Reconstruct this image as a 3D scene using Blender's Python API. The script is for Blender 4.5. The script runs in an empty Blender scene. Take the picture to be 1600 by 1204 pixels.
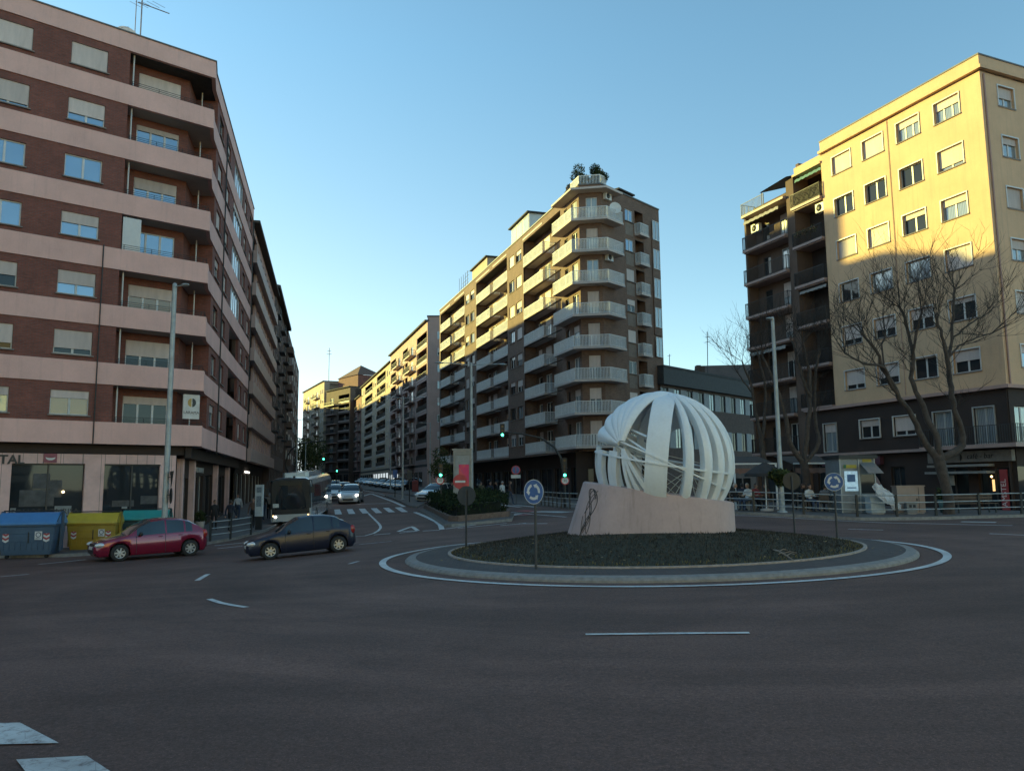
import bpy, bmesh, math, random
import numpy as np
from mathutils import Vector, Matrix
random.seed(7)
PI = math.pi
R_ = math.radians
SC = bpy.context.scene
COL = SC.collection

# ------------------------------------------------------------------ camera
F_PX, PITCH, ROLL, EYE = 1241.13, R_(7.0759), R_(-0.564), 2.1
_c, _s = math.cos(PITCH), math.sin(PITCH)
_fwd = Vector((0, _c, _s)); _up0 = Vector((0, -_s, _c)); _r0 = Vector((1, 0, 0))
_right = _r0 * math.cos(ROLL) + _up0 * math.sin(ROLL)
_up = _up0 * math.cos(ROLL) - _r0 * math.sin(ROLL)
cam_d = bpy.data.cameras.new('camera')
cam_d.sensor_fit = 'HORIZONTAL'; cam_d.sensor_width = 36.0
cam_d.lens = 36.0 * F_PX / 1600.0
cam_d.clip_start = 0.1; cam_d.clip_end = 9000
cam = bpy.data.objects.new('camera', cam_d); COL.objects.link(cam)
_m = Matrix.Identity(4)
for _i in range(3):
    _m[_i][0] = _right[_i]; _m[_i][1] = _up[_i]; _m[_i][2] = -_fwd[_i]
_m[0][3], _m[1][3], _m[2][3] = 0, 0, EYE
cam.matrix_world = _m
SC.camera = cam

# ------------------------------------------------------------------ sky, sun, exposure
SUN_AZ, SUN_EL = math.atan2(-0.876, 0.481), R_(11.2)      # azimuth measured from +Y towards +X
world = bpy.data.worlds.new('World'); SC.world = world; world.use_nodes = True
wn = world.node_tree.nodes; wl = world.node_tree.links
for _n in list(wn): wn.remove(_n)
w_out = wn.new('ShaderNodeOutputWorld'); w_bg = wn.new('ShaderNodeBackground'); w_sky = wn.new('ShaderNodeTexSky')
w_sky.sky_type = 'NISHITA'; w_sky.sun_disc = False
w_sky.sun_elevation = SUN_EL; w_sky.sun_rotation = SUN_AZ
w_sky.altitude = 800; w_sky.air_density = 1.0; w_sky.dust_density = 0.35; w_sky.ozone_density = 3.6
w_hs = wn.new('ShaderNodeMix'); w_hs.data_type = 'RGBA'; w_hs.blend_type = 'MULTIPLY'; w_hs.inputs[0].default_value = 1.0
w_hs.inputs[7].default_value = (1.04, 1.03, 0.76, 1)            # the clear cyan cast of the day
wl.new(w_sky.outputs[0], w_hs.inputs[6]); wl.new(w_hs.outputs[2], w_bg.inputs['Color'])
# low down the clear air turns to a pale blue-white haze instead of the model's yellow
w_tc = wn.new('ShaderNodeTexCoord'); w_sx = wn.new('ShaderNodeSeparateXYZ'); w_rm = wn.new('ShaderNodeValToRGB'); w_bw = wn.new('ShaderNodeRGBToBW'); w_pc = wn.new('ShaderNodeMix'); w_mx = wn.new('ShaderNodeMix')
w_pc.data_type = 'RGBA'; w_pc.blend_type = 'MULTIPLY'; w_pc.inputs[0].default_value = 1.0; w_pc.inputs[7].default_value = (0.67, 0.77, 0.84, 1); w_mx.data_type = 'RGBA'
w_rm.color_ramp.elements[0].position = 0.0; w_rm.color_ramp.elements[0].color = (.95, .95, .95, 1); w_rm.color_ramp.elements[1].position = .50; w_rm.color_ramp.elements[1].color = (0, 0, 0, 1)
wl.new(w_tc.outputs['Generated'], w_sx.inputs[0]); wl.new(w_sx.outputs[2], w_rm.inputs[0]); wl.new(w_hs.outputs[2], w_bw.inputs[0]); wl.new(w_bw.outputs[0], w_pc.inputs[6])
w_dt = wn.new('ShaderNodeVectorMath'); w_dt.operation = 'DOT_PRODUCT'; w_dt.inputs[1].default_value = (math.sin(SUN_AZ), math.cos(SUN_AZ), 0); wl.new(w_tc.outputs['Generated'], w_dt.inputs[0])
w_fr = wn.new('ShaderNodeMapRange'); w_fr.inputs[1].default_value = .15; w_fr.inputs[2].default_value = .75; w_fr.inputs[3].default_value = .38; w_fr.inputs[4].default_value = 1.0; wl.new(w_dt.outputs['Value'], w_fr.inputs[0])
w_ml = wn.new('ShaderNodeMath'); w_ml.operation = 'MULTIPLY'; wl.new(w_rm.outputs[0], w_ml.inputs[0]); wl.new(w_fr.outputs[0], w_ml.inputs[1])       # the haze is thickest towards the low sun
wl.new(w_ml.outputs[0], w_mx.inputs[0]); wl.new(w_hs.outputs[2], w_mx.inputs[6]); wl.new(w_pc.outputs[2], w_mx.inputs[7]); wl.new(w_mx.outputs[2], w_bg.inputs['Color'])
w_bg.inputs['Strength'].default_value = 0.15
wl.new(w_bg.outputs[0], w_out.inputs[0])
sun_d = bpy.data.lights.new('sun', 'SUN'); sun_d.energy = 3.7; sun_d.angle = R_(0.53); sun_d.color = (1.0, 0.88, 0.24)
sun = bpy.data.objects.new('sun', sun_d); COL.objects.link(sun)
_sd = Vector((math.sin(SUN_AZ) * math.cos(SUN_EL), math.cos(SUN_AZ) * math.cos(SUN_EL), math.sin(SUN_EL)))
sun.rotation_euler = _sd.to_track_quat('Z', 'Y').to_euler()
SC.view_settings.view_transform = 'Standard'; SC.view_settings.look = 'None'
SC.view_settings.exposure = 1.43; SC.view_settings.gamma = 1.0; SC.view_settings.use_curve_mapping = False
SC.render.engine = 'CYCLES'
SC.cycles.max_bounces = 6; SC.cycles.diffuse_bounces = 3; SC.cycles.glossy_bounces = 3
SC.cycles.transparent_max_bounces = 12
SC.cycles.use_denoising = True
SC.cycles.sample_clamp_indirect = 4

# ------------------------------------------------------------------ the lie of the land
_cp = [(0, 0, 0), (-6, 9, 0), (6, 5, .08), (22, 5, .35), (-22, 8, -.25), (-40, 20, -.8), (-14, 30, -.73), (-8, 29, -.48), (-19, 30, -.74),
       (-16, 41, -.62), (-26, 33, -.8), (-13.3, 50, -.32), (-10.5, 58, .06), (-14.5, 69, .45), (-20.5, 95, .95), (-27, 140, 1.65),
       (-31, 225, 2.75), (-60, 260, 3.1), (-80, 150, 2), (-5, 45, .06), (-.3, 45, .28), (-2.8, 55, .4), (5, 66, .45), (8, 58, .5),
       (10, 36, .55), (15.4, 36, .42), (22.5, 36, .43), (25, 40, .42), (20, 53, .5), (18, 70, .6), (45, 42, .6), (48, 10, .6), (0, -12, 0),
       (30, -12, .4), (-30, -12, -.5), (60, 100, 1.0), (30, 200, 2.5), (80, 260, 3)]
RC = (3.96, 23.7); RR = 7.7
for _k in range(10):
    _a = _k * PI / 5
    _cp.append((RC[0] + 8.8 * math.cos(_a), RC[1] + 8.8 * math.sin(_a), .02 * (RC[0] + 8.8 * math.cos(_a))))
_cp.append((RC[0], RC[1], .02 * RC[0]))
_C = np.array(_cp, float); _n = len(_C)
def _tps(r2): return np.where(r2 > 0, .5 * r2 * np.log(np.maximum(r2, 1e-12)), 0)
_K = _tps(((_C[:, None, :2] - _C[None, :, :2]) ** 2).sum(-1)) + 0.6 * np.eye(_n)
_P = np.c_[np.ones(_n), _C[:, :2]]
_sol = np.linalg.solve(np.r_[np.c_[_K, _P], np.c_[_P.T, np.zeros((3, 3))]], np.r_[_C[:, 2], 0, 0, 0])
def G(x, y):
    x = min(max(x, -90.), 90.); y = min(max(y, -14.), 300.)
    d = (_C[:, 0] - x) ** 2 + (_C[:, 1] - y) ** 2
    return float(_tps(d) @ _sol[:_n] + _sol[_n] + _sol[_n + 1] * x + _sol[_n + 2] * y)

def ray(px, py): return (_right * (px - 800) + _up * (602 - py)) / F_PX + _fwd
def at(px, py, y):                       # the point of the place seen at a pixel of the photo, y metres ahead
    r = ray(px, py); return Vector((0, 0, EYE)) + r * (y / r.y)
def gp(px, py, dz=0.0):                  # the point of the ground seen at a pixel of the photo
    r = ray(px, py); t = 20.
    for _ in range(60):
        p = Vector((0, 0, EYE)) + r * t
        t2 = (G(p.x, p.y) + dz - EYE) / r.z
        t = .5 * t + .5 * min(max(t2, 1), 400)
    p = Vector((0, 0, EYE)) + r * t
    return Vector((p.x, p.y, G(p.x, p.y) + dz))

# ------------------------------------------------------------------ mesh building
class Frame:
    """a vertical face: d runs to the right as seen from outside, w points outwards"""
    def __init__(s, o, d):
        s.o = Vector((o[0], o[1], o[2] if len(o) > 2 else 0)); s.d = Vector((d[0], d[1], 0)).normalized()
        s.n = Vector((s.d.y, -s.d.x, 0)); s.ang = math.atan2(s.d.y, s.d.x)
    def p(s, u, w, z): return s.o + s.d * u + s.n * w + Vector((0, 0, z))
    def shift(s, u, w): 
        q = s.p(u, w, 0); return Frame(q, s.d)
IDF = Frame((0, 0, 0), (1, 0))          # u=x, w=-y

class MB:
    def __init__(s): s.v = []; s.f = []; s.m = []; s.uv = []; s.sm = []
    def face(s, pts, m=0, uv=None, smooth=False):
        b = len(s.v); s.v.extend([tuple(p) for p in pts]); s.f.append(tuple(range(b, b + len(pts)))); s.m.append(m); s.uv.append(uv); s.sm.append(smooth)
    def grid(s, rows, m=0, smooth=True, closed=False, mfun=None, flip=False):
        b = len(s.v); nr, nc = len(rows), len(rows[0])
        for r in rows: s.v.extend([tuple(p) for p in r])
        for i in range(nr - 1):
            for j in range(nc if closed else nc - 1):
                k = (j + 1) % nc
                q = (b + i * nc + j, b + i * nc + k, b + (i + 1) * nc + k, b + (i + 1) * nc + j)
                mm = mfun(i, j) if mfun else m
                if mm is None: continue
                s.f.append(q[::-1] if flip else q); s.m.append(mm); s.uv.append(None); s.sm.append(smooth)
    def box(s, fr, u0, u1, w0, w1, z0, z1, m=0, uvs=False):
        P = fr.p
        a, b, c, d = P(u0, w1, z0), P(u1, w1, z0), P(u1, w0, z0), P(u0, w0, z0)
        e, f, g, h = P(u0, w1, z1), P(u1, w1, z1), P(u1, w0, z1), P(u0, w0, z1)
        for q, uu in (((a, b, f, e), (u0, u1)), ((b, c, g, f), (w1, w0)), ((c, d, h, g), (u1, u0)), ((d, a, e, h), (w0, w1))):
            s.face(q, m, [(uu[0], z0), (uu[1], z0), (uu[1], z1), (uu[0], z1)])
        s.face((e, f, g, h), m, [(u0, w1), (u1, w1), (u1, w0), (u0, w0)]); s.face((d, c, b, a), m, [(u0, w0), (u1, w0), (u1, w1), (u0, w1)])
    def bx(s, x0, x1, y0, y1, z0, z1, m=0): s.box(IDF, x0, x1, -y1, -y0, z0, z1, m)
    def prism(s, poly, z0, z1, m=0, mt=None, zf=None):
        """poly: list of (x,y) counter-clockwise; z0,z1 heights (numbers or functions of x,y)"""
        g0 = z0 if callable(z0) else (lambda x, y: z0); g1 = z1 if callable(z1) else (lambda x, y: z1)
        t = [Vector((x, y, g1(x, y))) for x, y in poly]; b = [Vector((x, y, g0(x, y))) for x, y in poly]
        s.face(t, m if mt is None else mt); s.face(b[::-1], m)
        n = len(poly); L = 0
        for i in range(n):
            j = (i + 1) % n; l = (t[j] - t[i]).length
            s.face((b[i], b[j], t[j], t[i]), m, [(L, b[i].z), (L + l, b[j].z), (L + l, t[j].z), (L, t[i].z)]); L += l
    def tube(s, pts, rad, seg=8, m=0, cap=True, smooth=True):
        pts = [Vector(p) for p in pts]; n = len(pts)
        rs = rad if isinstance(rad, (list, tuple)) else [rad] * n
        rows = []; prev = None
        for i in range(n):
            t = (pts[min(i + 1, n - 1)] - pts[max(i - 1, 0)])
            if t.length < 1e-9: t = Vector((0, 0, 1))
            t.normalize()
            a = Vector((0, 0, 1)) if abs(t.z) < .95 else Vector((1, 0, 0))
            if prev is not None: a = prev
            u = (a - t * a.dot(t))
            if u.length < 1e-6: u = t.orthogonal()
            u.normalize(); prev = u; w = t.cross(u)
            rows.append([pts[i] + (u * math.cos(2 * PI * k / seg) + w * math.sin(2 * PI * k / seg)) * rs[i] for k in range(seg)])
        s.grid(rows, m, smooth, True)
        if cap: s.face(rows[0][::-1], m); s.face(rows[-1], m)
    def lathe(s, prof, c=(0, 0, 0), seg=24, m=0, axis='z', smooth=True, mfun=None):
        c = Vector(c); rows = []
        for r, h in prof:
            row = []
            for k in range(seg):
                a = 2 * PI * k / seg; x, y = r * math.cos(a), r * math.sin(a)
                row.append(c + (Vector((x, y, h)) if axis == 'z' else Vector((x, -h, y)) if axis == 'y' else Vector((h, x, y))))
            rows.append(row)
        s.grid(rows, m, smooth, True, mfun)
    def ball(s, c, r, m=0, nu=12, nv=8, sx=1, sy=1, sz=1):
        c = Vector(c)
        s.grid([[c + Vector((sx * r * math.sin(PI * i / nv) * math.cos(2 * PI * j / nu), sy * r * math.sin(PI * i / nv) * math.sin(2 * PI * j / nu), -sz * r * math.cos(PI * i / nv))) for j in range(nu)] for i in range(nv + 1)], m, True, True)
    def mesh(s, name, mats, off=None):
        me = bpy.data.meshes.new(name)
        vs = s.v if off is None else [(x - off[0], y - off[1], z - off[2]) for x, y, z in s.v]
        me.from_pydata(vs, [], s.f)
        for mt in (mats if isinstance(mats, (list, tuple)) else [mats]): me.materials.append(mt)
        me.polygons.foreach_set('material_index', s.m)
        me.polygons.foreach_set('use_smooth', s.sm)
        if any(u is not None for u in s.uv):
            ul = me.uv_layers.new(name='uv'); k = 0; dat = [0.0] * (2 * len(me.loops))
            for f, u in zip(s.f, s.uv):
                for i in range(len(f)):
                    q = u[i] if u is not None else (s.v[f[i]][0], s.v[f[i]][1])
                    dat[2 * k] = q[0]; dat[2 * k + 1] = q[1]; k += 1
            ul.data.foreach_set('uv', dat)
        me.validate(); me.update()
        return me
    def add(s, other, M=None):
        b = len(s.v)
        for v in other.v: s.v.append(tuple(M @ Vector(v)) if M is not None else v)
        for f in other.f: s.f.append(tuple(i + b for i in f))
        s.m += other.m; s.uv += other.uv; s.sm += other.sm

def tag(o, label=None, cat=None, group=None, kind=None):
    if label: o['label'] = label
    if cat: o['category'] = cat
    if group: o['group'] = group
    if kind: o['kind'] = kind
    return o
def root_of(o):
    while o.parent: o = o.parent
    return o
def empty(name, loc=(0, 0, 0), rz=0, label=None, cat=None, group=None):
    o = bpy.data.objects.new(name, None); COL.objects.link(o); o.empty_display_size = .3
    o.location = loc; o.rotation_euler = (0, 0, rz)
    return tag(o, label, cat, group)
def part(name, mb, mats, parent=None, label=None):
    """one mesh object; its vertices are given in world space of an unrotated thing"""
    off = tuple(root_of(parent).location) if parent else None
    o = bpy.data.objects.new(name, mb.mesh(name, mats, off)); COL.objects.link(o)
    if parent: o.parent = parent
    if label: o['label'] = label
    return o
def put(name, mesh, parent, fr, u, w, z):
    """a repeat of a part: shared mesh placed on a face of a thing"""
    o = bpy.data.objects.new(name, mesh); COL.objects.link(o); o.parent = parent
    p = fr.p(u, w, z) - root_of(parent).location
    if parent.parent: p = p - parent.location
    o.location = p; o.rotation_euler = (0, 0, fr.ang)
    return o
def kid(name, mesh, parent):
    o = bpy.data.objects.new(name, mesh); COL.objects.link(o); o.parent = parent; return o
def copy_tree(o, parent=None):
    c = o.copy(); COL.objects.link(c); c.parent = parent
    for ch in o.children: copy_tree(ch, c)
    return c
def whole(name, mb, mats, label, cat, group=None, loc=None):
    """a thing that is one mesh, its origin at its base"""
    if loc is None:
        a = np.array(mb.v); loc = (float((a[:, 0].min() + a[:, 0].max()) / 2), float((a[:, 1].min() + a[:, 1].max()) / 2), float(a[:, 2].min()))
    o = bpy.data.objects.new(name, mb.mesh(name, mats, loc)); COL.objects.link(o); o.location = loc
    return tag(o, label, cat, group)

# ------------------------------------------------------------------ materials
MATS = {}
def _new(name):
    m = bpy.data.materials.new(name); m.use_nodes = True; MATS[name] = m
    nt = m.node_tree; return m, nt, nt.nodes['Principled BSDF']
def coords(nt, kind='Object', scale=(1, 1, 1)):
    tc = nt.nodes.new('ShaderNodeTexCoord'); mp = nt.nodes.new('ShaderNodeMapping'); mp.inputs['Scale'].default_value = scale
    nt.links.new(tc.outputs[kind], mp.inputs[0]); return mp.outputs[0]
def noise(nt, vec, scale, detail=4, rough=.6, dist=0):
    n = nt.nodes.new('ShaderNodeTexNoise'); n.inputs['Scale'].default_value = scale; n.inputs['Detail'].default_value = detail
    n.inputs['Roughness'].default_value = rough; n.inputs['Distortion'].default_value = dist
    nt.links.new(vec, n.inputs['Vector']); return n.outputs[0]
def ramp(nt, fac, stops):
    r = nt.nodes.new('ShaderNodeValToRGB'); e = r.color_ramp.elements
    while len(e) < len(stops): e.new(.5)
    for i, (p, c) in enumerate(stops):
        e[i].position = p; e[i].color = (c, c, c, 1) if not isinstance(c, (tuple, list)) else (*c, 1)
    nt.links.new(fac, r.inputs[0]); return r.outputs[0]
def mix(nt, fac, a, b, mode='MIX'):
    n = nt.nodes.new('ShaderNodeMix'); n.data_type = 'RGBA'; n.blend_type = mode
    for sock, val in ((n.inputs[0], fac), (n.inputs[6], a), (n.inputs[7], b)):
        if isinstance(val, (int, float)): sock.default_value = val
        elif isinstance(val, (tuple, list)): sock.default_value = (*val[:3], 1)
        else: nt.links.new(val, sock)
    return n.outputs[2]
def bump(nt, bs, h, strength=.3, dist=.02):
    b = nt.nodes.new('ShaderNodeBump'); b.inputs['Strength'].default_value = strength; b.inputs['Distance'].default_value = dist
    nt.links.new(h, b.inputs['Height']); nt.links.new(b.outputs[0], bs.inputs['Normal'])
def plain(name, col, rough=.6, metal=0, var=.25, scale=3., coat=0, spec=.5, bmp=0, emit=None, vs=(1, 1, 1)):
    m, nt, bs = _new(name)
    v = coords(nt, 'Object', vs); n = noise(nt, v, scale, 5, .65)
    f = ramp(nt, n, [(.3, 1 - var), (.7, 1 + var * .6)])
    nt.links.new(mix(nt, 1.0, col, f, 'MULTIPLY'), bs.inputs['Base Color'])
    bs.inputs['Roughness'].default_value = rough; bs.inputs['Metallic'].default_value = metal
    bs.inputs['Specular IOR Level'].default_value = spec
    if coat: bs.inputs['Coat Weight'].default_value = coat; bs.inputs['Coat Roughness'].default_value = .10
    if bmp: bump(nt, bs, n, bmp, .02)
    if emit: bs.inputs['Emission Color'].default_value = (*emit[0], 1); bs.inputs['Emission Strength'].default_value = emit[1]
    return m
def plaster(name, col, streak=.35, var=.18, rough=.85, stain=(.10, .085, .075)):
    """painted render with drip streaks and dirty patches"""
    m, nt, bs = _new(name)
    v = coords(nt, 'Object'); n1 = noise(nt, v, .6, 6, .65); n2 = noise(nt, v, 14, 4, .6)
    st = noise(nt, coords(nt, 'Object', (3.2, 3.2, .16)), 1.6, 5, .7)
    base = mix(nt, 1.0, col, ramp(nt, n1, [(.25, 1 - var), (.75, 1 + var * .5)]), 'MULTIPLY')
    base = mix(nt, 1.0, base, ramp(nt, n2, [(.2, .94), (.8, 1.04)]), 'MULTIPLY')
    base = mix(nt, ramp(nt, st, [(.52, 0.0), (.78, streak)]), base, stain)
    nt.links.new(base, bs.inputs['Base Color']); bs.inputs['Roughness'].default_value = rough
    bump(nt, bs, n2, .15, .01); return m
def brick(name, c1, c2, mortar, scale=1.0, rough=.85):
    m, nt, bs = _new(name)
    tc = nt.nodes.new('ShaderNodeTexCoord'); b = nt.nodes.new('ShaderNodeTexBrick')
    b.inputs['Scale'].default_value = 1.0; b.inputs['Brick Width'].default_value = .25 * scale; b.inputs['Row Height'].default_value = .075 * scale
    b.inputs['Mortar Size'].default_value = .010 * scale; b.inputs['Color1'].default_value = (*c1, 1); b.inputs['Color2'].default_value = (*c2, 1)
    b.inputs['Mortar'].default_value = (*mortar, 1); b.inputs['Bias'].default_value = 0
    nt.links.new(tc.outputs['UV'], b.inputs['Vector'])
    n = noise(nt, coords(nt, 'Object'), .9, 6, .7); n2 = noise(nt, coords(nt, 'UV', (3.3, 12, 1)), 1.3, 3, .8)
    c = mix(nt, 1.0, b.outputs[0], ramp(nt, n, [(.25, .72), (.75, 1.2)]), 'MULTIPLY')
    c = mix(nt, 1.0, c, ramp(nt, n2, [(.3, .75), (.7, 1.2)]), 'MULTIPLY')
    nt.links.new(c, bs.inputs['Base Color']); bs.inputs['Roughness'].default_value = rough
    bump(nt, bs, b.outputs['Fac'], -.3, .01); return m
def glass(name, tint, metal=.28, rough=.04, curtain=None):
    m, nt, bs = _new(name)
    v = coords(nt, 'Object'); n = noise(nt, v, .35, 2, .5)
    c = ramp(nt, n, [(.35, tuple(t * .75 for t in tint)), (.7, tint)])
    if curtain:
        w = nt.nodes.new('ShaderNodeTexWave'); w.inputs['Scale'].default_value = 3.2; w.inputs['Distortion'].default_value = 1.5
        nt.links.new(coords(nt, 'Object', (1, 1, .05)), w.inputs['Vector'])
        c = mix(nt, ramp(nt, w.outputs[1], [(.1, .35), (.8, .95)]), c, curtain)
    nt.links.new(c, bs.inputs['Base Color'])
    bs.inputs['Metallic'].default_value = metal; bs.inputs['Roughness'].default_value = rough; bs.inputs['IOR'].default_value = 1.75
    bump(nt, bs, noise(nt, v, .8, 1, .4), .06, .05); return m
def slats(name, col, pitch=.055, rough=.6, var=.2):
    """roller shutter: horizontal ribs"""
    m, nt, bs = _new(name)
    tc = nt.nodes.new('ShaderNodeTexCoord'); sx = nt.nodes.new('ShaderNodeSeparateXYZ'); nt.links.new(tc.outputs['Object'], sx.inputs[0])
    mm = nt.nodes.new('ShaderNodeMath'); mm.operation = 'MULTIPLY'; mm.inputs[1].default_value = 1 / pitch; nt.links.new(sx.outputs[2], mm.inputs[0])
    fr = nt.nodes.new('ShaderNodeMath'); fr.operation = 'FRACT'; nt.links.new(mm.outputs[0], fr.inputs[0])
    f = ramp(nt, fr.outputs[0], [(0.0, .55), (.16, 1.0), (.9, .97), (1.0, .7)])
    oi = nt.nodes.new('ShaderNodeObjectInfo')
    f2 = ramp(nt, oi.outputs['Random'], [(0, 1 - var), (1, 1 + var * .4)])
    c = mix(nt, 1.0, mix(nt, 1.0, col, f, 'MULTIPLY'), f2, 'MULTIPLY')
    c = mix(nt, 1.0, c, ramp(nt, noise(nt, coords(nt, 'Object', (2, 2, .5)), 2, 4, .6), [(.3, .85), (.7, 1.05)]), 'MULTIPLY')
    nt.links.new(c, bs.inputs['Base Color']); bs.inputs['Roughness'].default_value = rough; return m
def glow(name, col, strength):
    m, nt, bs = _new(name); bs.inputs['Base Color'].default_value = (*[c * .3 for c in col], 1)
    bs.inputs['Emission Color'].default_value = (*col, 1); bs.inputs['Emission Strength'].default_value = strength; return m
# ------------------------------------------------------------------ shared materials
def asphalt():
    m, nt, bs = _new('asphalt')
    v = coords(nt, 'Object'); big = noise(nt, v, .12, 6, .6, .6); mid = noise(nt, v, 1.1, 6, .7); fine = noise(nt, v, 38, 3, .8)
    vo = nt.nodes.new('ShaderNodeTexVoronoi'); vo.inputs['Scale'].default_value = 46; nt.links.new(v, vo.inputs['Vector'])
    spk = ramp(nt, vo.outputs['Distance'], [(.05, 2.6), (.22, 1.0)])
    trk = noise(nt, coords(nt, 'Object', (.16, .55, 1)), .8, 4, .6, 1.2)
    c = mix(nt, ramp(nt, big, [(.38, 0.), (.62, 1.)]), (.118, .066, .054), (.160, .090, .074))
    c = mix(nt, 1.0, c, ramp(nt, mid, [(.25, .86), (.75, 1.10)]), 'MULTIPLY')
    c = mix(nt, 1.0, c, ramp(nt, trk, [(.35, .78), (.65, 1.10)]), 'MULTIPLY')
    c = mix(nt, 1.0, c, ramp(nt, fine, [(.2, .40), (.8, 1.55)]), 'MULTIPLY')
    c = mix(nt, 1.0, c, spk, 'MULTIPLY')
    # darker wheel lanes polished round the island
    dd = nt.nodes.new('ShaderNodeVectorMath'); dd.operation = 'DISTANCE'; dd.inputs[1].default_value = (3.96, 23.7, 0); nt.links.new(v, dd.inputs[0])
    cx = nt.nodes.new('ShaderNodeCombineXYZ'); nt.links.new(dd.outputs['Value'], cx.inputs[0])
    c = mix(nt, 1.0, c, ramp(nt, noise(nt, cx.outputs[0], .55, 3, .6), [(.35, .80), (.62, 1.10)]), 'MULTIPLY')
    pt = nt.nodes.new('ShaderNodeTexVoronoi'); pt.inputs['Scale'].default_value = .16; nt.links.new(v, pt.inputs['Vector'])
    ps = nt.nodes.new('ShaderNodeSeparateXYZ'); nt.links.new(pt.outputs['Color'], ps.inputs[0])
    c = mix(nt, 1.0, c, ramp(nt, ps.outputs[0], [(.2, .93), (.8, 1.05)]), 'MULTIPLY')
    sp = noise(nt, v, 2.3, 2, .5); c = mix(nt, ramp(nt, sp, [(.70, 0.), (.76, .35)]), c, (.05, .036, .033))
    g2 = noise(nt, v, 17, 2, .9); c = mix(nt, 1.0, c, ramp(nt, g2, [(.25, .70), (.75, 1.28)]), 'MULTIPLY')
    # repaired cracks: thin tar lines
    vc = nt.nodes.new('ShaderNodeTexVoronoi'); vc.feature = 'DISTANCE_TO_EDGE'; vc.inputs['Scale'].default_value = .11
    dv = nt.nodes.new('ShaderNodeVectorMath'); dv.operation = 'ADD'
    nn = nt.nodes.new('ShaderNodeTexNoise'); nn.inputs['Scale'].default_value = .7; nn.inputs['Detail'].default_value = 6; nt.links.new(v, nn.inputs['Vector'])
    nt.links.new(v, dv.inputs[0]); nt.links.new(nn.outputs[1], dv.inputs[1]); nt.links.new(dv.outputs[0], vc.inputs['Vector'])
    c = mix(nt, ramp(nt, vc.outputs['Distance'], [(.002, .16), (.006, 0.)]), c, (.036, .032, .032))
    nt.links.new(c, bs.inputs['Base Color']); bs.inputs['Roughness'].default_value = .82
    bs.inputs['Specular IOR Level'].default_value = .35
    bump(nt, bs, fine, .5, .012); return m
def worn_paint(name, col, worn=.5):
    m, nt, bs = _new(name)
    v = coords(nt, 'Object'); n = noise(nt, v, 9, 8, .75); n2 = noise(nt, v, .9, 4, .6)
    vo = nt.nodes.new('ShaderNodeTexVoronoi'); vo.feature = 'DISTANCE_TO_EDGE'; vo.inputs['Scale'].default_value = 5.5; nt.links.new(v, vo.inputs['Vector'])
    f = mix(nt, 1.0, ramp(nt, n, [(.34, 0.), (.50, 1.)]), ramp(nt, n2, [(.25, .35), (.6, 1.)]), 'MULTIPLY')
    f = mix(nt, 1.0, f, ramp(nt, vo.outputs['Distance'], [(.004, .55), (.02, 1.)]), 'MULTIPLY')
    f2 = mix(nt, worn, (1, 1, 1), f)
    nt.links.new(mix(nt, f2, (.11, .07, .06), col), bs.inputs['Base Color']); bs.inputs['Roughness'].default_value = .7; return m
def paving(name, c1, c2, size=.4, mortar=(.05, .05, .05)):
    m, nt, bs = _new(name)
    b = nt.nodes.new('ShaderNodeTexBrick'); b.inputs['Scale'].default_value = 1; b.inputs['Brick Width'].default_value = size; b.inputs['Row Height'].default_value = size
    b.offset = 0; b.inputs['Mortar Size'].default_value = .008; b.inputs['Color1'].default_value = (*c1, 1); b.inputs['Color2'].default_value = (*c2, 1); b.inputs['Mortar'].default_value = (*mortar, 1)
    v = coords(nt, 'Object'); nt.links.new(v, b.inputs['Vector'])
    c = mix(nt, 1.0, b.outputs[0], ramp(nt, noise(nt, v, .8, 6, .7), [(.25, .7), (.75, 1.15)]), 'MULTIPLY')
    nt.links.new(c, bs.inputs['Base Color']); bs.inputs['Roughness'].default_value = .85; return m
ASPH = asphalt()
WHITE_LINE = worn_paint('white_road_paint', (.62, .64, .63), .55)
WORN_LINE = worn_paint('worn_road_paint', (.55, .57, .57), .95)
RED_LINE = worn_paint('red_road_paint', (.35, .06, .06), .8)
PAVE = paving('pavement_tiles', (.11, .095, .088), (.135, .118, .108), .4)
SETTS = paving('setts', (.068, .052, .050), (.088, .068, .064), .12, (.05, .05, .05))
KERB = plain('kerb_granite', (.24, .225, .21), .8, var=.3, scale=6)
CONC = plaster('concrete', (.42, .375, .345), .22, .2)
DARKMET = plain('dark_metal', (.03, .032, .034), .45, .4, .2)
GREYMET = plain('galvanised_steel', (.36, .38, .38), .5, .35, .3, 2.)
WHITEMET = plain('white_paint', (.72, .74, .74), .45, 0, .15, 4.)
BLACK = plain('black_plastic', (.018, .019, .021), .55, 0, .2)
RUBBER = plain('rubber', (.022, .022, .023), .8, 0, .3)

# ------------------------------------------------------------------ ground
def lattice():
    xs = [-4000, -1200, -400, -160] + [-90 + 5 * i for i in range(9)] + [-48 + i for i in range(101)] + [55, 60, 70, 80, 90, 200, 600, 1500, 4000]
    ys = [-800, -200, -60] + [-14 + i for i in range(105)] + [91 + 4 * i for i in range(52)] + [300, 380, 600, 1200, 2500, 6000]
    return sorted(set(xs)), sorted(set(ys))
XS, YS = lattice()
_mb = MB(); _mb.grid([[(x, y, G(x, y)) for x in XS] for y in YS], 0, True)
o = part('road', _mb, ASPH); tag(o, 'dark grey asphalt of the junction and streets', kind='structure'); 

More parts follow.
